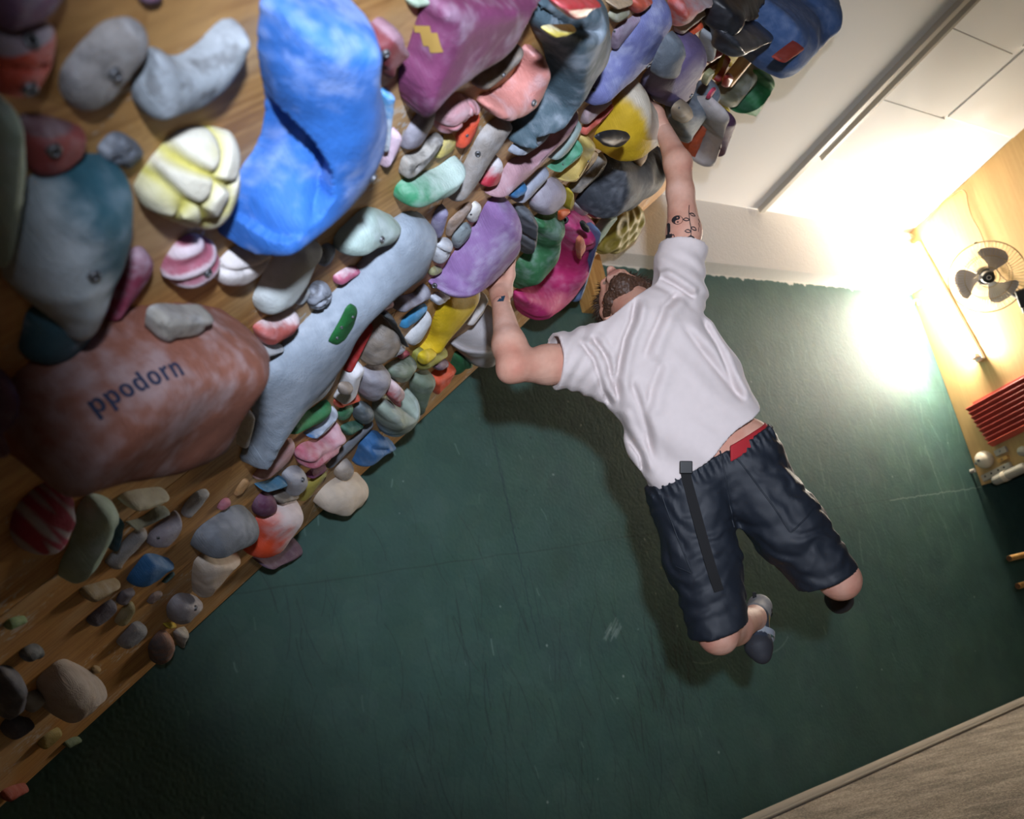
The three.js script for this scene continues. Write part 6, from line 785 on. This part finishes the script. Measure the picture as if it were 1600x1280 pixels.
const headSdf0 = union([...skull, ...ears, cap(B_.neckA, hp(-0.02, -0.04, 0), 0.062, 0.056)], 0.022), headSdf = (x, y, z) => { let d = headSdf0(x, y, z); for (const s of sockets) { const e = -s(x, y, z), h = Math.max(0.008 - Math.abs(d - e), 0) / 0.008; d = Math.max(d, e) + h * h * 0.002; } return d; };
const handSdf = (w, palm, th, fs, pr, pn) => union([cap(w, palm, 0.028, 0.03, pn, 0.75), cap(palm, fs[0][0], 0.022, 0.013), cap(palm, fs[3][0], 0.022, 0.012), cap(palm, fs[1][0], 0.022, 0.013), cap(palm, fs[2][0], 0.022, 0.013), cap(palm.clone().lerp(w, 0.45), th[0], 0.02, 0.016), ...chainCaps(th, [0.0155, 0.0125, 0.0088])], 0.014);
const fingers = fs => fs.flatMap((f, i) => chainCaps(f, [[0.0105, 0.0098, 0.0085], [0.0108, 0.01, 0.0087], [0.0104, 0.0095, 0.0083], [0.0092, 0.0085, 0.0075]][i]));
const hand = (w, palm, th, fs, pn) => { const a = handSdf(w, palm, th, fs, 0, pn), b = fingers(fs); return union([a, ...b], 0.004); };
const fsL = [CH.f1L, CH.f2L, CH.f3L, CH.f4L], fsR = [CH.f1R, CH.f2R, CH.f3R, CH.f4R];
const bodySdf = union([...torso, ...armL, elbowL, ...armR, ...legL, ...legR, cap(B_.neckA, B_.head, 0.06, 0.06)], 0.018);
const climber = new THREE.Group(); climber.name = 'person'; climber.position.copy(B_.belly);
const shift = g => { g.translate(-B_.belly.x, -B_.belly.y, -B_.belly.z); return g; };
const skinC = hexLin('cf9c86'), skinR = hexLin('c07a66'), skinP = hexLin('dcb4a2'), hairC = hexLin('2c1a12'), lipC = hexLin('a85f54');
function skin(p) {
  const n = fbm(p.x * 14, p.y * 14, p.z * 14, 3), n2 = fbm(p.x * 90, p.y * 90, p.z * 90, 2); let c = skinC.map((v, k) => mix(v, n > 0 ? skinR[k] : skinP[k], Math.min(1, Math.abs(n) * 1.5)));
  const kn = Math.min(p.distanceTo(B_.kL), p.distanceTo(B_.kR), p.distanceTo(B_.eL)); c = c.map((v, k) => mix(v, skinR[k], 0.5 * (1 - sstep(0.03, 0.09, kn)) * (0.6 + n)));
  const lp = p.distanceTo(hp(0.096, -0.04, 0)); if (lp < 0.02) c = c.map((v, k) => mix(v, lipC[k], 0.6));
  for (const s of [-1, 1]) if (p.distanceTo(hp(0.08, 0.012, 0.031 * s)) < 0.009) c = hexLin('8a7060');
  return c.map(v => v * (1 + 0.12 * n2));
}
const skinMat = new THREE.MeshPhysicalMaterial({ vertexColors: true, roughness: 0.55, bumpMap: grainTex, bumpScale: 0.0006 });
const bodyPts = Object.entries(B_).filter(([k]) => !/^(sl|hem|sh|waist|hm|heel|mid|ball|toe)/.test(k)).map(q => q[1]);
const bodyGeo = mergeGeometries([
  nets(bodySdf, ...bounds(bodyPts, 0.14), 0.0085),
  nets(union([...armL.slice(1), elbowL], 0.026), ...bounds([B_.bL, B_.eL, B_.fL, B_.wL], 0.075), 0.0045),
  nets(union(armR.slice(1), 0.02), ...bounds([B_.bR, B_.eR, B_.fR, B_.wR], 0.06), 0.0045),
  nets(hand(B_.wL, B_.pL, CH.thumbL, fsL, headF), ...bounds([B_.wL, B_.pL, ...CH.thumbL, ...fsL.flat()], 0.04), 0.003),
  nets(hand(B_.wR, B_.pR, CH.thumbR, fsR, LR), ...bounds([B_.wR, B_.pR, ...CH.thumbR, ...fsR.flat()], 0.04), 0.003),
  nets(headSdf, ...bounds([B_.head, B_.neckA], 0.15), 0.0042),
  nets(union(legL.slice(1), 0.02), ...bounds([B_.kL, B_.aL, B_.heelL], 0.075), 0.005),
  nets(union(legR.slice(1), 0.02), ...bounds([B_.kR, B_.aR, B_.heelR], 0.075), 0.005),
]);
paint(bodyGeo, skin, 0.05); shift(bodyGeo);
const bodyMesh = mesh('body', bodyGeo, skinMat, climber);

const march = (p, sdf) => { const q = p.clone().addScaledVector(FR, 0.05); for (let i = 0; i < 220; i++) { const d = sdf(q.x, q.y, q.z); if (d < 0.0006) break; q.addScaledVector(FR, -Math.max(0.0008, Math.min(0.01, d * 0.6))); } return q; };
// --- hair and beard ---
const strandMat = new THREE.MeshStandardMaterial({ vertexColors: true, roughness: 0.6 });
{
  const rn = mulberry(5);
  const hs = [cap(hp(-0.03, 0.03, 0), hp(0.006, 0.055, 0), 0.078, 0.07), cap(hp(-0.055, 0.0, 0), hp(-0.05, -0.03, 0), 0.058, 0.042)];
  const cut = (x, y, z) => { const p = V3(x, y, z).sub(B_.head), f = p.dot(headF), c = p.dot(headC); return f - 0.03 - 1.1 * Math.max(0, c - 0.02); };   // hairline on the forehead
  const cap0 = union(hs, 0.02), hg0 = nets((x, y, z) => Math.max(cap0(x, y, z), cut(x, y, z)), ...bounds([B_.head], 0.16), 0.006), strands = [hg0]; let n = 0; hg0.deleteAttribute('uv');
  while (n < 2600) {
    const th = rn() * 6.283, ph = Math.acos(1 - 2 * rn()), d = V3().addScaledVector(headF, Math.sin(ph) * Math.cos(th)).addScaledVector(headL, Math.sin(ph) * Math.sin(th)).addScaledVector(headC, Math.cos(ph)), f = d.dot(headF), c = d.dot(headC);
    if (c < -0.12 || f > 0.42 + 1.0 * c) continue; n++;
    const p = hp(-0.014, 0.034, 0).addScaledVector(d, 0.074), grow = d.clone().multiplyScalar(0.75).addScaledVector(headF, -0.35).add(V3(noise(d.x * 4, d.y * 4, 1), noise(d.y * 4, d.z * 4, 5), noise(d.z * 4, d.x * 4, 9)).multiplyScalar(0.9)).add(V3(rn() - 0.5, rn() - 0.5, rn() - 0.5).multiplyScalar(0.35)).normalize(), L = 0.022 + rn() * 0.026;
    const q = p.clone().addScaledVector(grow, L), side = grow.clone().cross(V3(0.3, 0.8, 0.5)).normalize(), s2 = grow.clone().cross(side), w = 0.0016, v = [0, 2.1, 4.2].map(a => p.clone().addScaledVector(side, Math.cos(a) * w).addScaledVector(s2, Math.sin(a) * w)), bend = p.clone().lerp(q, 0.55).addScaledVector(headF, 0.003), v2 = [0, 2.1, 4.2].map(a => bend.clone().addScaledVector(side, Math.cos(a) * w * 0.8).addScaledVector(s2, Math.sin(a) * w * 0.8)), pos = [...v, ...v2, q].flatMap(t => [t.x, t.y, t.z]), g = new THREE.BufferGeometry();
    g.setAttribute('position', new THREE.Float32BufferAttribute(pos, 3)); g.setIndex([0, 1, 4, 0, 4, 3, 1, 2, 5, 1, 5, 4, 2, 0, 3, 2, 3, 5, 3, 4, 6, 4, 5, 6, 5, 3, 6]); g.computeVertexNormals(); strands.push(g);
  }
  const hg = mergeGeometries(strands); paint(hg, p => { const k = 0.6 + 1.0 * Math.abs(noise(p.x * 130, p.y * 130, p.z * 130)); return [0.05 * k, 0.025 * k, 0.013 * k]; }); mesh('hair', shift(hg), strandMat, climber);
  const bs = union([cap(hp(0.05, -0.075, 0), hp(0.035, -0.062, 0.04), 0.034, 0.022), cap(hp(0.05, -0.075, 0), hp(0.035, -0.062, -0.04), 0.034, 0.022), cap(hp(0.035, -0.062, 0.042), hp(0.0, -0.03, 0.072), 0.02, 0.012), cap(hp(0.035, -0.062, -0.042), hp(0.0, -0.03, -0.072), 0.02, 0.012), cap(hp(0.062, -0.085, 0), hp(0.03, -0.1, 0), 0.03, 0.02), cap(hp(0.09, -0.03, 0.02), hp(0.09, -0.03, -0.02), 0.007, 0.007)], 0.015);
  const bg = nets((x, y, z) => { const d = bs(x, y, z); return d > 0.03 ? d : d + 0.005 * noise(x * 220, y * 220, z * 220) + 0.004 * noise(x * 90, y * 90, z * 90); }, ...bounds([hp(0.05, -0.075, 0), hp(0, -0.03, 0.07), hp(0, -0.03, -0.07)], 0.05), 0.0032);
  paint(bg, p => { const k = 0.6 + 0.9 * Math.abs(noise(p.x * 160, p.y * 160, p.z * 160)); return [0.075 * k, 0.034 * k, 0.018 * k]; }); mesh('beard', shift(bg), strandMat, climber);
}

// --- clothes ---
const spine = B_.chest.clone().sub(B_.hemC).normalize(), across = V3().crossVectors(spine, FR).normalize();
const plane = (p, n) => { const d = p.dot(n); return (x, y, z) => x * n.x + y * n.y + z * n.z - d; };
{
  const parts = [cap(B_.hemC.clone().addScaledVector(spine, -0.08), B_.chest, 0.205, 0.175, FR, 0.62), cap(B_.shL, B_.shR, 0.078, 0.075), cap(B_.sL, B_.slLo, 0.082, 0.079), cap(B_.sR, B_.slRo, 0.074, 0.068), cap(B_.chest, B_.shL, 0.14, 0.1, FR, 0.7), cap(B_.chest, B_.shR, 0.14, 0.085, FR, 0.7)];
  const outer = union(parts, 0.035);
  const hemN = B_.hemR.clone().sub(B_.hemL); hemN.normalize(); const hn = hemN.clone().cross(FR).normalize(); if (hn.dot(spine) > 0) hn.negate();
  const hem = plane(B_.hemL, hn.clone().addScaledVector(FR, -0.10).normalize()), slL = plane(B_.slL, B_.slLo.clone().sub(B_.shL).normalize()), slR = plane(B_.slR, B_.slRo.clone().sub(B_.sR).normalize());
  const neck = cap(CH.collar[0], CH.collar[1], 0.046, 0.046, FR, 3.2);
  const flat = p => [p.dot(LR), p.dot(UP)], creases = Object.keys(CH).filter(k => /^folds/.test(k)).map((k, i) => ({ pts: CH[k].map(flat), a: [0.022, 0.015, 0.017, 0.014, 0.014, 0.013, 0.013, 0.014, 0.011, 0.012][i], w: [0.013, 0.012, 0.016, 0.014, 0.016, 0.010, 0.010, 0.012, 0.012, 0.016][i] }));
  const f = (x, y, z) => {
    let d = outer(x, y, z); if (d > 0.06) return d;
    const px = x - B_.chest.x, py = y - B_.chest.y, pz = z - B_.chest.z, s = px * spine.x + py * spine.y + pz * spine.z, a = px * across.x + py * across.y + pz * across.z, q = px * FR.x + py * FR.y + pz * FR.z;
    // drapes fanning from the armpits to the hem, and tight creases where the sleeves start
    const w = fbm(a * 5 + 3, s * 3, q * 5, 2), fan = a + s * 0.35, drape = sstep(0.1, -0.25, s);
    d += (0.006 + 0.010 * drape) * Math.sin(fan * 46 + w * 5.5 + s * 7) * (0.55 + w) + 0.010 * fbm(a * 8 + s * 5, s * 4 - a * 3, q * 8, 3);
    const eL = Math.hypot(x - B_.sL.x, y - B_.sL.y, z - B_.sL.z), eR = Math.hypot(x - B_.sR.x, y - B_.sR.y, z - B_.sR.z);
    d += 0.006 * Math.exp(-((eL / 0.11) ** 2)) * Math.sin((s * 0.9 - a * 0.5) * 170 + w * 6) + 0.006 * Math.exp(-((eR / 0.1) ** 2)) * Math.sin((a * 0.8 + s * 0.4) * 150 + w * 6);
    if (q > -0.02) { const u = x * LR.x + y * LR.y + z * LR.z, v = x * UP.x + y * UP.y + z * UP.z; for (const c of creases) { let m = 9, sd = 1, tt = 0; for (let i = 0; i + 1 < c.pts.length; i++) { const [ax, ay] = c.pts[i], [bx, by] = c.pts[i + 1], dx = bx - ax, dy = by - ay, t = clamp(((u - ax) * dx + (v - ay) * dy) / (dx * dx + dy * dy)), e = Math.hypot(u - ax - dx * t, v - ay - dy * t); if (e < m) { m = e; sd = dx * (v - ay) - dy * (u - ax); tt = (i + t) / (c.pts.length - 1); } } if (m < c.w * 4) { const tp = sstep(0, 0.15, tt) * sstep(1, 0.8, tt) * sstep(-0.02, 0.03, q), e = m / c.w * Math.sign(sd); d += c.a * tp * (Math.exp(-e * e * 2.5) - 0.75 * Math.exp(-((e - 1.5) ** 2) * 0.9)); } } }
    const hd = hem(x, y, z) + 0.006 * Math.sin(a * 26), cav = 0.013 + 0.7 * Math.max(0, Math.min(-hd, eL < 0.3 ? -slL(x, y, z) : 9, eR < 0.3 ? -slR(x, y, z) : 9) - 0.05); let sh = Math.max(d, -(d + cav)); sh = Math.max(sh, hd, -neck(x, y, z));
    if (eL < 0.3 && slL(x, y, z) > -0.06) sh = Math.max(sh, slL(x, y, z)); if (eR < 0.3) sh = Math.max(sh, slR(x, y, z)); return sh;
  };
  const g = nets(f, ...bounds([B_.hemL, B_.hemR, B_.slLo, B_.slRo, B_.shL, B_.shR, at(B_.chest, 0, 0, 0.12), at(B_.hemC, 0, 0, -0.15)], 0.09), 0.0045);
  const base = hexLin('d2c7c4'); paint(g, p => { const k = 1 + 0.05 * fbm(p.x * 60, p.y * 60, p.z * 60, 2); return base.map(v => v * k); }, 0.02);
  const mat = new THREE.MeshPhysicalMaterial({ vertexColors: true, roughness: 0.95, sheen: 0.3, sheenRoughness: 0.6, sheenColor: new THREE.Color(0xffffff), bumpMap: grainTex, bumpScale: 0.0003 });
  const shirt = mesh('t_shirt', shift(g), mat, climber); shirt.userData.label = 'loose pale lilac-grey cotton t-shirt';
  // stitched hems of both sleeves
}
const shortsSdf = (() => {
  const parts = [cap(B_.pelA, B_.pelB, 0.105, 0.105, FR, 0.85), cap(B_.tL, B_.legL, 0.115, 0.097), cap(B_.legL, B_.hmL.clone().lerp(B_.kL, 0.4).addScaledVector(B_.kL.clone().sub(B_.tL), 0.06), 0.097, 0.08), cap(B_.tR, B_.legR, 0.115, 0.097), cap(B_.legR, B_.hmR.clone().lerp(B_.kR, 0.4).addScaledVector(B_.kR.clone().sub(B_.tR), 0.06), 0.097, 0.08), cap(B_.pelA.clone().addScaledVector(spine, 0.05), B_.pelB.clone().addScaledVector(spine, 0.05), 0.085, 0.085, FR, 0.95)];
  const outer = union(parts, 0.035), wn = B_.waistR.clone().sub(B_.waistL).normalize().cross(FR).normalize(); if (wn.dot(spine) < 0) wn.negate();
  const waist = plane(B_.waistL, wn), nl = B_.hmLb.clone().sub(B_.hmLa).normalize().cross(FR).normalize(), nr = B_.hmRb.clone().sub(B_.hmRa).normalize().cross(FR).normalize(); if (nl.dot(spine) > 0) nl.negate(); if (nr.dot(spine) > 0) nr.negate();
  const hl = plane(B_.hmLa, nl), hr = plane(B_.hmRa, nr), dl = B_.kL.clone().sub(B_.tL).normalize(), dr = B_.kR.clone().sub(B_.tR).normalize();
  const skinOf = (x, y, z) => { let d = outer(x, y, z); if (d > 0.05 || d < -0.06) return d;
    const px = x - B_.tL.x, py = y - B_.tL.y, pz = z - B_.tL.z, s = px * spine.x + py * spine.y + pz * spine.z, a = px * across.x + py * across.y + pz * across.z, q = px * FR.x + py * FR.y + pz * FR.z, w = fbm(a * 6, s * 6, q * 6, 3);
    d += 0.011 * fbm(a * 11 + s * 6, s * 8 - a * 5, q * 9 + 4, 3) + 0.0026 * Math.sin((s * 1.0 + a * 0.6) * 95 + w * 16) * sstep(0.15, 0.6, 0.5 + w);
    const wd = waist(x, y, z); if (wd > -0.05) d += 0.0032 * Math.sin(a * 330 + 3 * w) * sstep(-0.05, -0.02, wd); return d; };
  const f = (x, y, z) => { const d = skinOf(x, y, z); if (d > 0.05) return d; let sh = Math.max(d, -(d + 0.012), waist(x, y, z)); const tl = (x - B_.tL.x) * dl.x + (y - B_.tL.y) * dl.y + (z - B_.tL.z) * dl.z, near = Math.hypot(x - B_.hmL.x, y - B_.hmL.y, z - B_.hmL.z), nearR = Math.hypot(x - B_.hmR.x, y - B_.hmR.y, z - B_.hmR.z); if (near < 0.17) sh = Math.max(sh, hl(x, y, z)); if (nearR < 0.17) sh = Math.max(sh, hr(x, y, z)); return sh; };
  return { skinOf, f, waist };
})();
{
  const g = nets(shortsSdf.f, ...bounds([B_.pelA, B_.pelB, B_.waistL, B_.waistR, B_.hmLa, B_.hmLb, B_.hmRa, B_.hmRb], 0.12), 0.005);
  const base = hexLin('161d27'); paint(g, p => { const k = 1 + 0.12 * fbm(p.x * 50, p.y * 50, p.z * 50, 2); return base.map(v => v * k); }, 0.03);
  const nylon = new THREE.MeshPhysicalMaterial({ vertexColors: true, roughness: 0.58, sheen: 0.1, bumpMap: grainTex, bumpScale: 0.0002 });
  const shorts = mesh('shorts', shift(g), nylon, climber); shorts.userData.label = 'baggy dark navy nylon shorts';
  const ribbon = (pts, w, th, name, mat, parent) => {            // flat webbing lying on the cloth
    const sf = pts.map(p => march(p, shortsSdf.skinOf).addScaledVector(FR, 0.004)), cv = new THREE.CatmullRomCurve3(sf), n = 40, pos = [], ix = [];
    for (let i = 0; i <= n; i++) { const p = cv.getPoint(i / n), t = cv.getTangent(i / n), s = t.clone().cross(FR).normalize(), nn = s.clone().cross(t).normalize(); if (nn.dot(FR) < 0) nn.negate(); for (const [a, b] of [[-1, 0], [-1, 1], [1, 1], [1, 0]]) { const q = p.clone().addScaledVector(s, a * w / 2).addScaledVector(nn, b * th); pos.push(q.x, q.y, q.z); } if (i) for (let k = 0; k < 4; k++) { const a = (i - 1) * 4 + k, b = (i - 1) * 4 + (k + 1) % 4; ix.push(a, b, b + 4, a, b + 4, a + 4); } }
    ix.push(0, 2, 1, 0, 3, 2); const e = n * 4; ix.push(e, e + 1, e + 2, e, e + 2, e + 3);
    const gg = new THREE.BufferGeometry(); gg.setAttribute('position', new THREE.Float32BufferAttribute(pos, 3)); gg.setIndex(ix); const h = gg.toNonIndexed(); h.computeVertexNormals(); return mesh(name, shift(h), mat, parent);
  };
  const web = new THREE.MeshStandardMaterial({ color: 0x0d0d0f, roughness: 0.9, side: THREE.DoubleSide }), seamMat = new THREE.MeshStandardMaterial({ color: 0x121a24, roughness: 0.6 });
  ribbon(CH.belt, 0.026, 0.004, 'belt_strap', web, shorts).userData.label = 'long black webbing belt end hanging down the thigh';
  ribbon(CH.beltband, 0.03, 0.005, 'belt_band', web, shorts);
  const bk = march(CH.buckle[0].clone().lerp(CH.buckle[1], 0.5), shortsSdf.skinOf).addScaledVector(FR, 0.012), bkg = new RoundedBoxGeometry(0.034, 0.034, 0.008, 2, 0.003); bkg.applyMatrix4(new THREE.Matrix4().makeBasis(LR, UP, FR)); bkg.translate(bk.x, bk.y, bk.z); mesh('buckle', shift(bkg), new THREE.MeshStandardMaterial({ color: 0x17181a, roughness: 0.4 }), shorts);
  for (const k of ['pocketR', 'pocketL', 'fly']) { const pl = CH[k], dense = []; for (let i = 0; i + 1 < pl.length; i++) for (let j = 0; j < 6; j++) dense.push(march(pl[i].clone().lerp(pl[i + 1], j / 6), shortsSdf.skinOf)); mesh(k === 'fly' ? 'fly_seam' : 'pocket_seam', shift(tube(dense, 0.0022, dense.length * 3, 6)), seamMat, shorts); }
  // red waistband of the underwear above the shorts
  const ub = union([cap(B_.belly, B_.chest, 0.142, 0.15, FR, 0.68), cap(B_.pelA, B_.pelB, 0.102, 0.102, FR, 0.8)], 0.03), uf = (x, y, z) => { const d = ub(x, y, z), w = shortsSdf.waist(x, y, z); return Math.max(d, -(d + 0.012), w - 0.008, -w - 0.03, 0.03 - ((x - B_.belly.x) * LR.x + (y - B_.belly.y) * LR.y + (z - B_.belly.z) * LR.z)); };
  const ug = nets(uf, ...bounds([B_.waistL, B_.waistR], 0.13), 0.0034); ug.computeVertexNormals(); mesh('underwear_band', shift(ug), new THREE.MeshStandardMaterial({ color: 0xa01c24, roughness: 0.8 }), climber);
}
// --- climbing shoes ---
const shoe = (heel, mid, ball, toe, ank, dark) => {
  const o = new THREE.Group(); o.name = 'climbing_shoe'; climber.add(o);
  const parts = [cap(heel, mid, 0.034, 0.035), cap(mid, ball, 0.035, 0.04), cap(ball, toe, 0.04, 0.024), cap(ank.clone().lerp(heel, 0.35), heel, 0.037, 0.034)], f0 = union(parts, 0.02);
  const g = nets(f0, ...bounds([heel, mid, ball, toe, ank], 0.06), 0.004), ax = toe.clone().sub(heel), L = ax.length(); ax.normalize(); const sole = ax.clone().cross(LR).normalize(); if (sole.dot(FR) > 0) sole.negate();
  paint(g, p => { const t = p.clone().sub(heel).dot(ax) / L, s = p.clone().sub(heel).dot(sole), n = fbm(p.x * 60, p.y * 60, p.z * 60, 2); if (dark) return [0.018 + 0.01 * n, 0.018 + 0.01 * n, 0.02 + 0.01 * n]; if (t > 0.74) return [0.03, 0.032, 0.04]; if (t > 0.66) return hexLin('2f3644'); if (t > 0.54 && s < 0.0) return hexLin('9aa0a6'); if (t > 0.28) return p.clone().sub(heel).dot(LR) > 0.01 ? hexLin('a08a48') : hexLin('3a414c'); return hexLin('7d7f82').map(v => v * (1 + 0.3 * n)); });
  mesh('upper', shift(g), new THREE.MeshStandardMaterial({ vertexColors: true, roughness: 0.7 }), o);
  if (!dark) {
    const strapMat = new THREE.MeshStandardMaterial({ color: 0x8d939c, roughness: 0.8 }), black = new THREE.MeshStandardMaterial({ color: 0x141416, roughness: 0.8 });
    const band = (t, w, r, m, nm) => { const c = heel.clone().lerp(toe, t), gg = new THREE.CylinderGeometry(r, r * 1.04, w, 28, 1, true); gg.applyQuaternion(new THREE.Quaternion().setFromUnitVectors(V3(0, 1, 0), ax)); const q = gg.clone(); gg.translate(c.x, c.y, c.z); m.side = THREE.DoubleSide; return mesh(nm, shift(gg), m, o); };
    band(0.6, 0.02, 0.0405, strapMat, 'velcro_strap'); band(0.12, 0.012, 0.0375, black, 'heel_strap');
    const tb = heel.clone().addScaledVector(UP, 0.018).addScaledVector(LR, -0.03); const tg = new RoundedBoxGeometry(0.012, 0.05, 0.005, 2, 0.002); tg.applyMatrix4(new THREE.Matrix4().makeBasis(LR, UP, FR)); tg.rotateZ(0.2); tg.translate(tb.x, tb.y, tb.z + 0.02); mesh('pull_tab', shift(tg), black, o);
  }
};
shoe(B_.heelL, B_.midL, B_.ballL, B_.toeL, B_.aL, false);
shoe(B_.heelR, B_.heelR.clone().lerp(B_.ballR, 0.5), B_.ballR, B_.toeR, B_.aR, true);
// --- tattoos ---
{
  climber.updateMatrixWorld(true);
  const ink = 'rgba(28,32,40,0.88)', tat = (line, w, h, draw, rot = 0) => { const k = hitLine(bodyMesh, line), up = UP.clone().addScaledVector(LR, rot); decal(bodyMesh, climber, 'tattoo', canvasTex(256, 256, g => { g.clearRect(0, 0, 256, 256); g.strokeStyle = g.fillStyle = ink; g.lineCap = 'round'; draw(g); }), k.p, FR, up, w, h, 0.06, 0.6); };
  tat(PRINTS.yin, 0.032, 0.032, g => { g.lineWidth = 12; g.beginPath(); g.arc(128, 128, 105, 0, 7); g.stroke(); g.beginPath(); g.arc(128, 128, 105, Math.PI / 2, Math.PI * 1.5); g.arc(128, 75, 53, Math.PI * 1.5, Math.PI / 2); g.arc(128, 181, 53, Math.PI * 1.5, Math.PI / 2, true); g.fill(); g.beginPath(); g.arc(128, 181, 18, 0, 7); g.fill(); g.globalCompositeOperation = 'destination-out'; g.beginPath(); g.arc(128, 75, 18, 0, 7); g.fill(); });
  tat(PRINTS.rose, 0.07, 0.15, g => { g.lineWidth = 7; g.beginPath(); g.moveTo(70, 8); g.quadraticCurveTo(75, 70, 110, 120); g.quadraticCurveTo(150, 160, 150, 200); g.stroke(); g.lineWidth = 5; for (const [x, y, r] of [[90, 70, 1], [100, 105, -1], [128, 140, 1], [140, 160, -1]]) { g.beginPath(); g.moveTo(x, y); g.quadraticCurveTo(x + 40 * r, y - 14, x + 62 * r, y + 4); g.quadraticCurveTo(x + 30 * r, y + 14, x, y); g.stroke(); } for (let i = 0; i < 6; i++) { g.beginPath(); g.ellipse(165 + (i % 2) * 8 - 4, 215, 58 - i * 9, 34 - i * 5, 0.5 * i, 0.4 * i, 5.2 + 0.2 * i); g.stroke(); } for (let i = 0; i < 5; i++) { g.beginPath(); g.moveTo(170 + i * 10, 40 + i * 22); g.lineTo(215, 50 + i * 24); g.stroke(); } }, 0.25);
  tat(PRINTS.gun, 0.034, 0.07, g => { g.fillRect(58, 6, 34, 130); g.fillRect(92, 20, 12, 90); g.fillRect(44, 130, 90, 46); g.lineWidth = 12; g.beginPath(); g.arc(150, 170, 26, 0, 7); g.stroke(); g.fillRect(120, 190, 90, 30); g.fillRect(50, 176, 40, 50); }, 0.05);
  tat(PRINTS.wrist, 0.026, 0.024, g => { g.fillStyle = 'rgba(34,66,86,0.9)'; g.beginPath(); g.moveTo(20, 225); g.lineTo(100, 110); g.lineTo(128, 150); g.lineTo(128, 225); g.fill(); g.beginPath(); g.moveTo(130, 60); g.lineTo(236, 26); g.lineTo(190, 226); g.lineTo(128, 220); g.fill(); });
}
tag(climber, 'person in a pale t-shirt and navy shorts hanging from the board by both hands', 'person'); add(climber);
renderer.render(scene, camera);
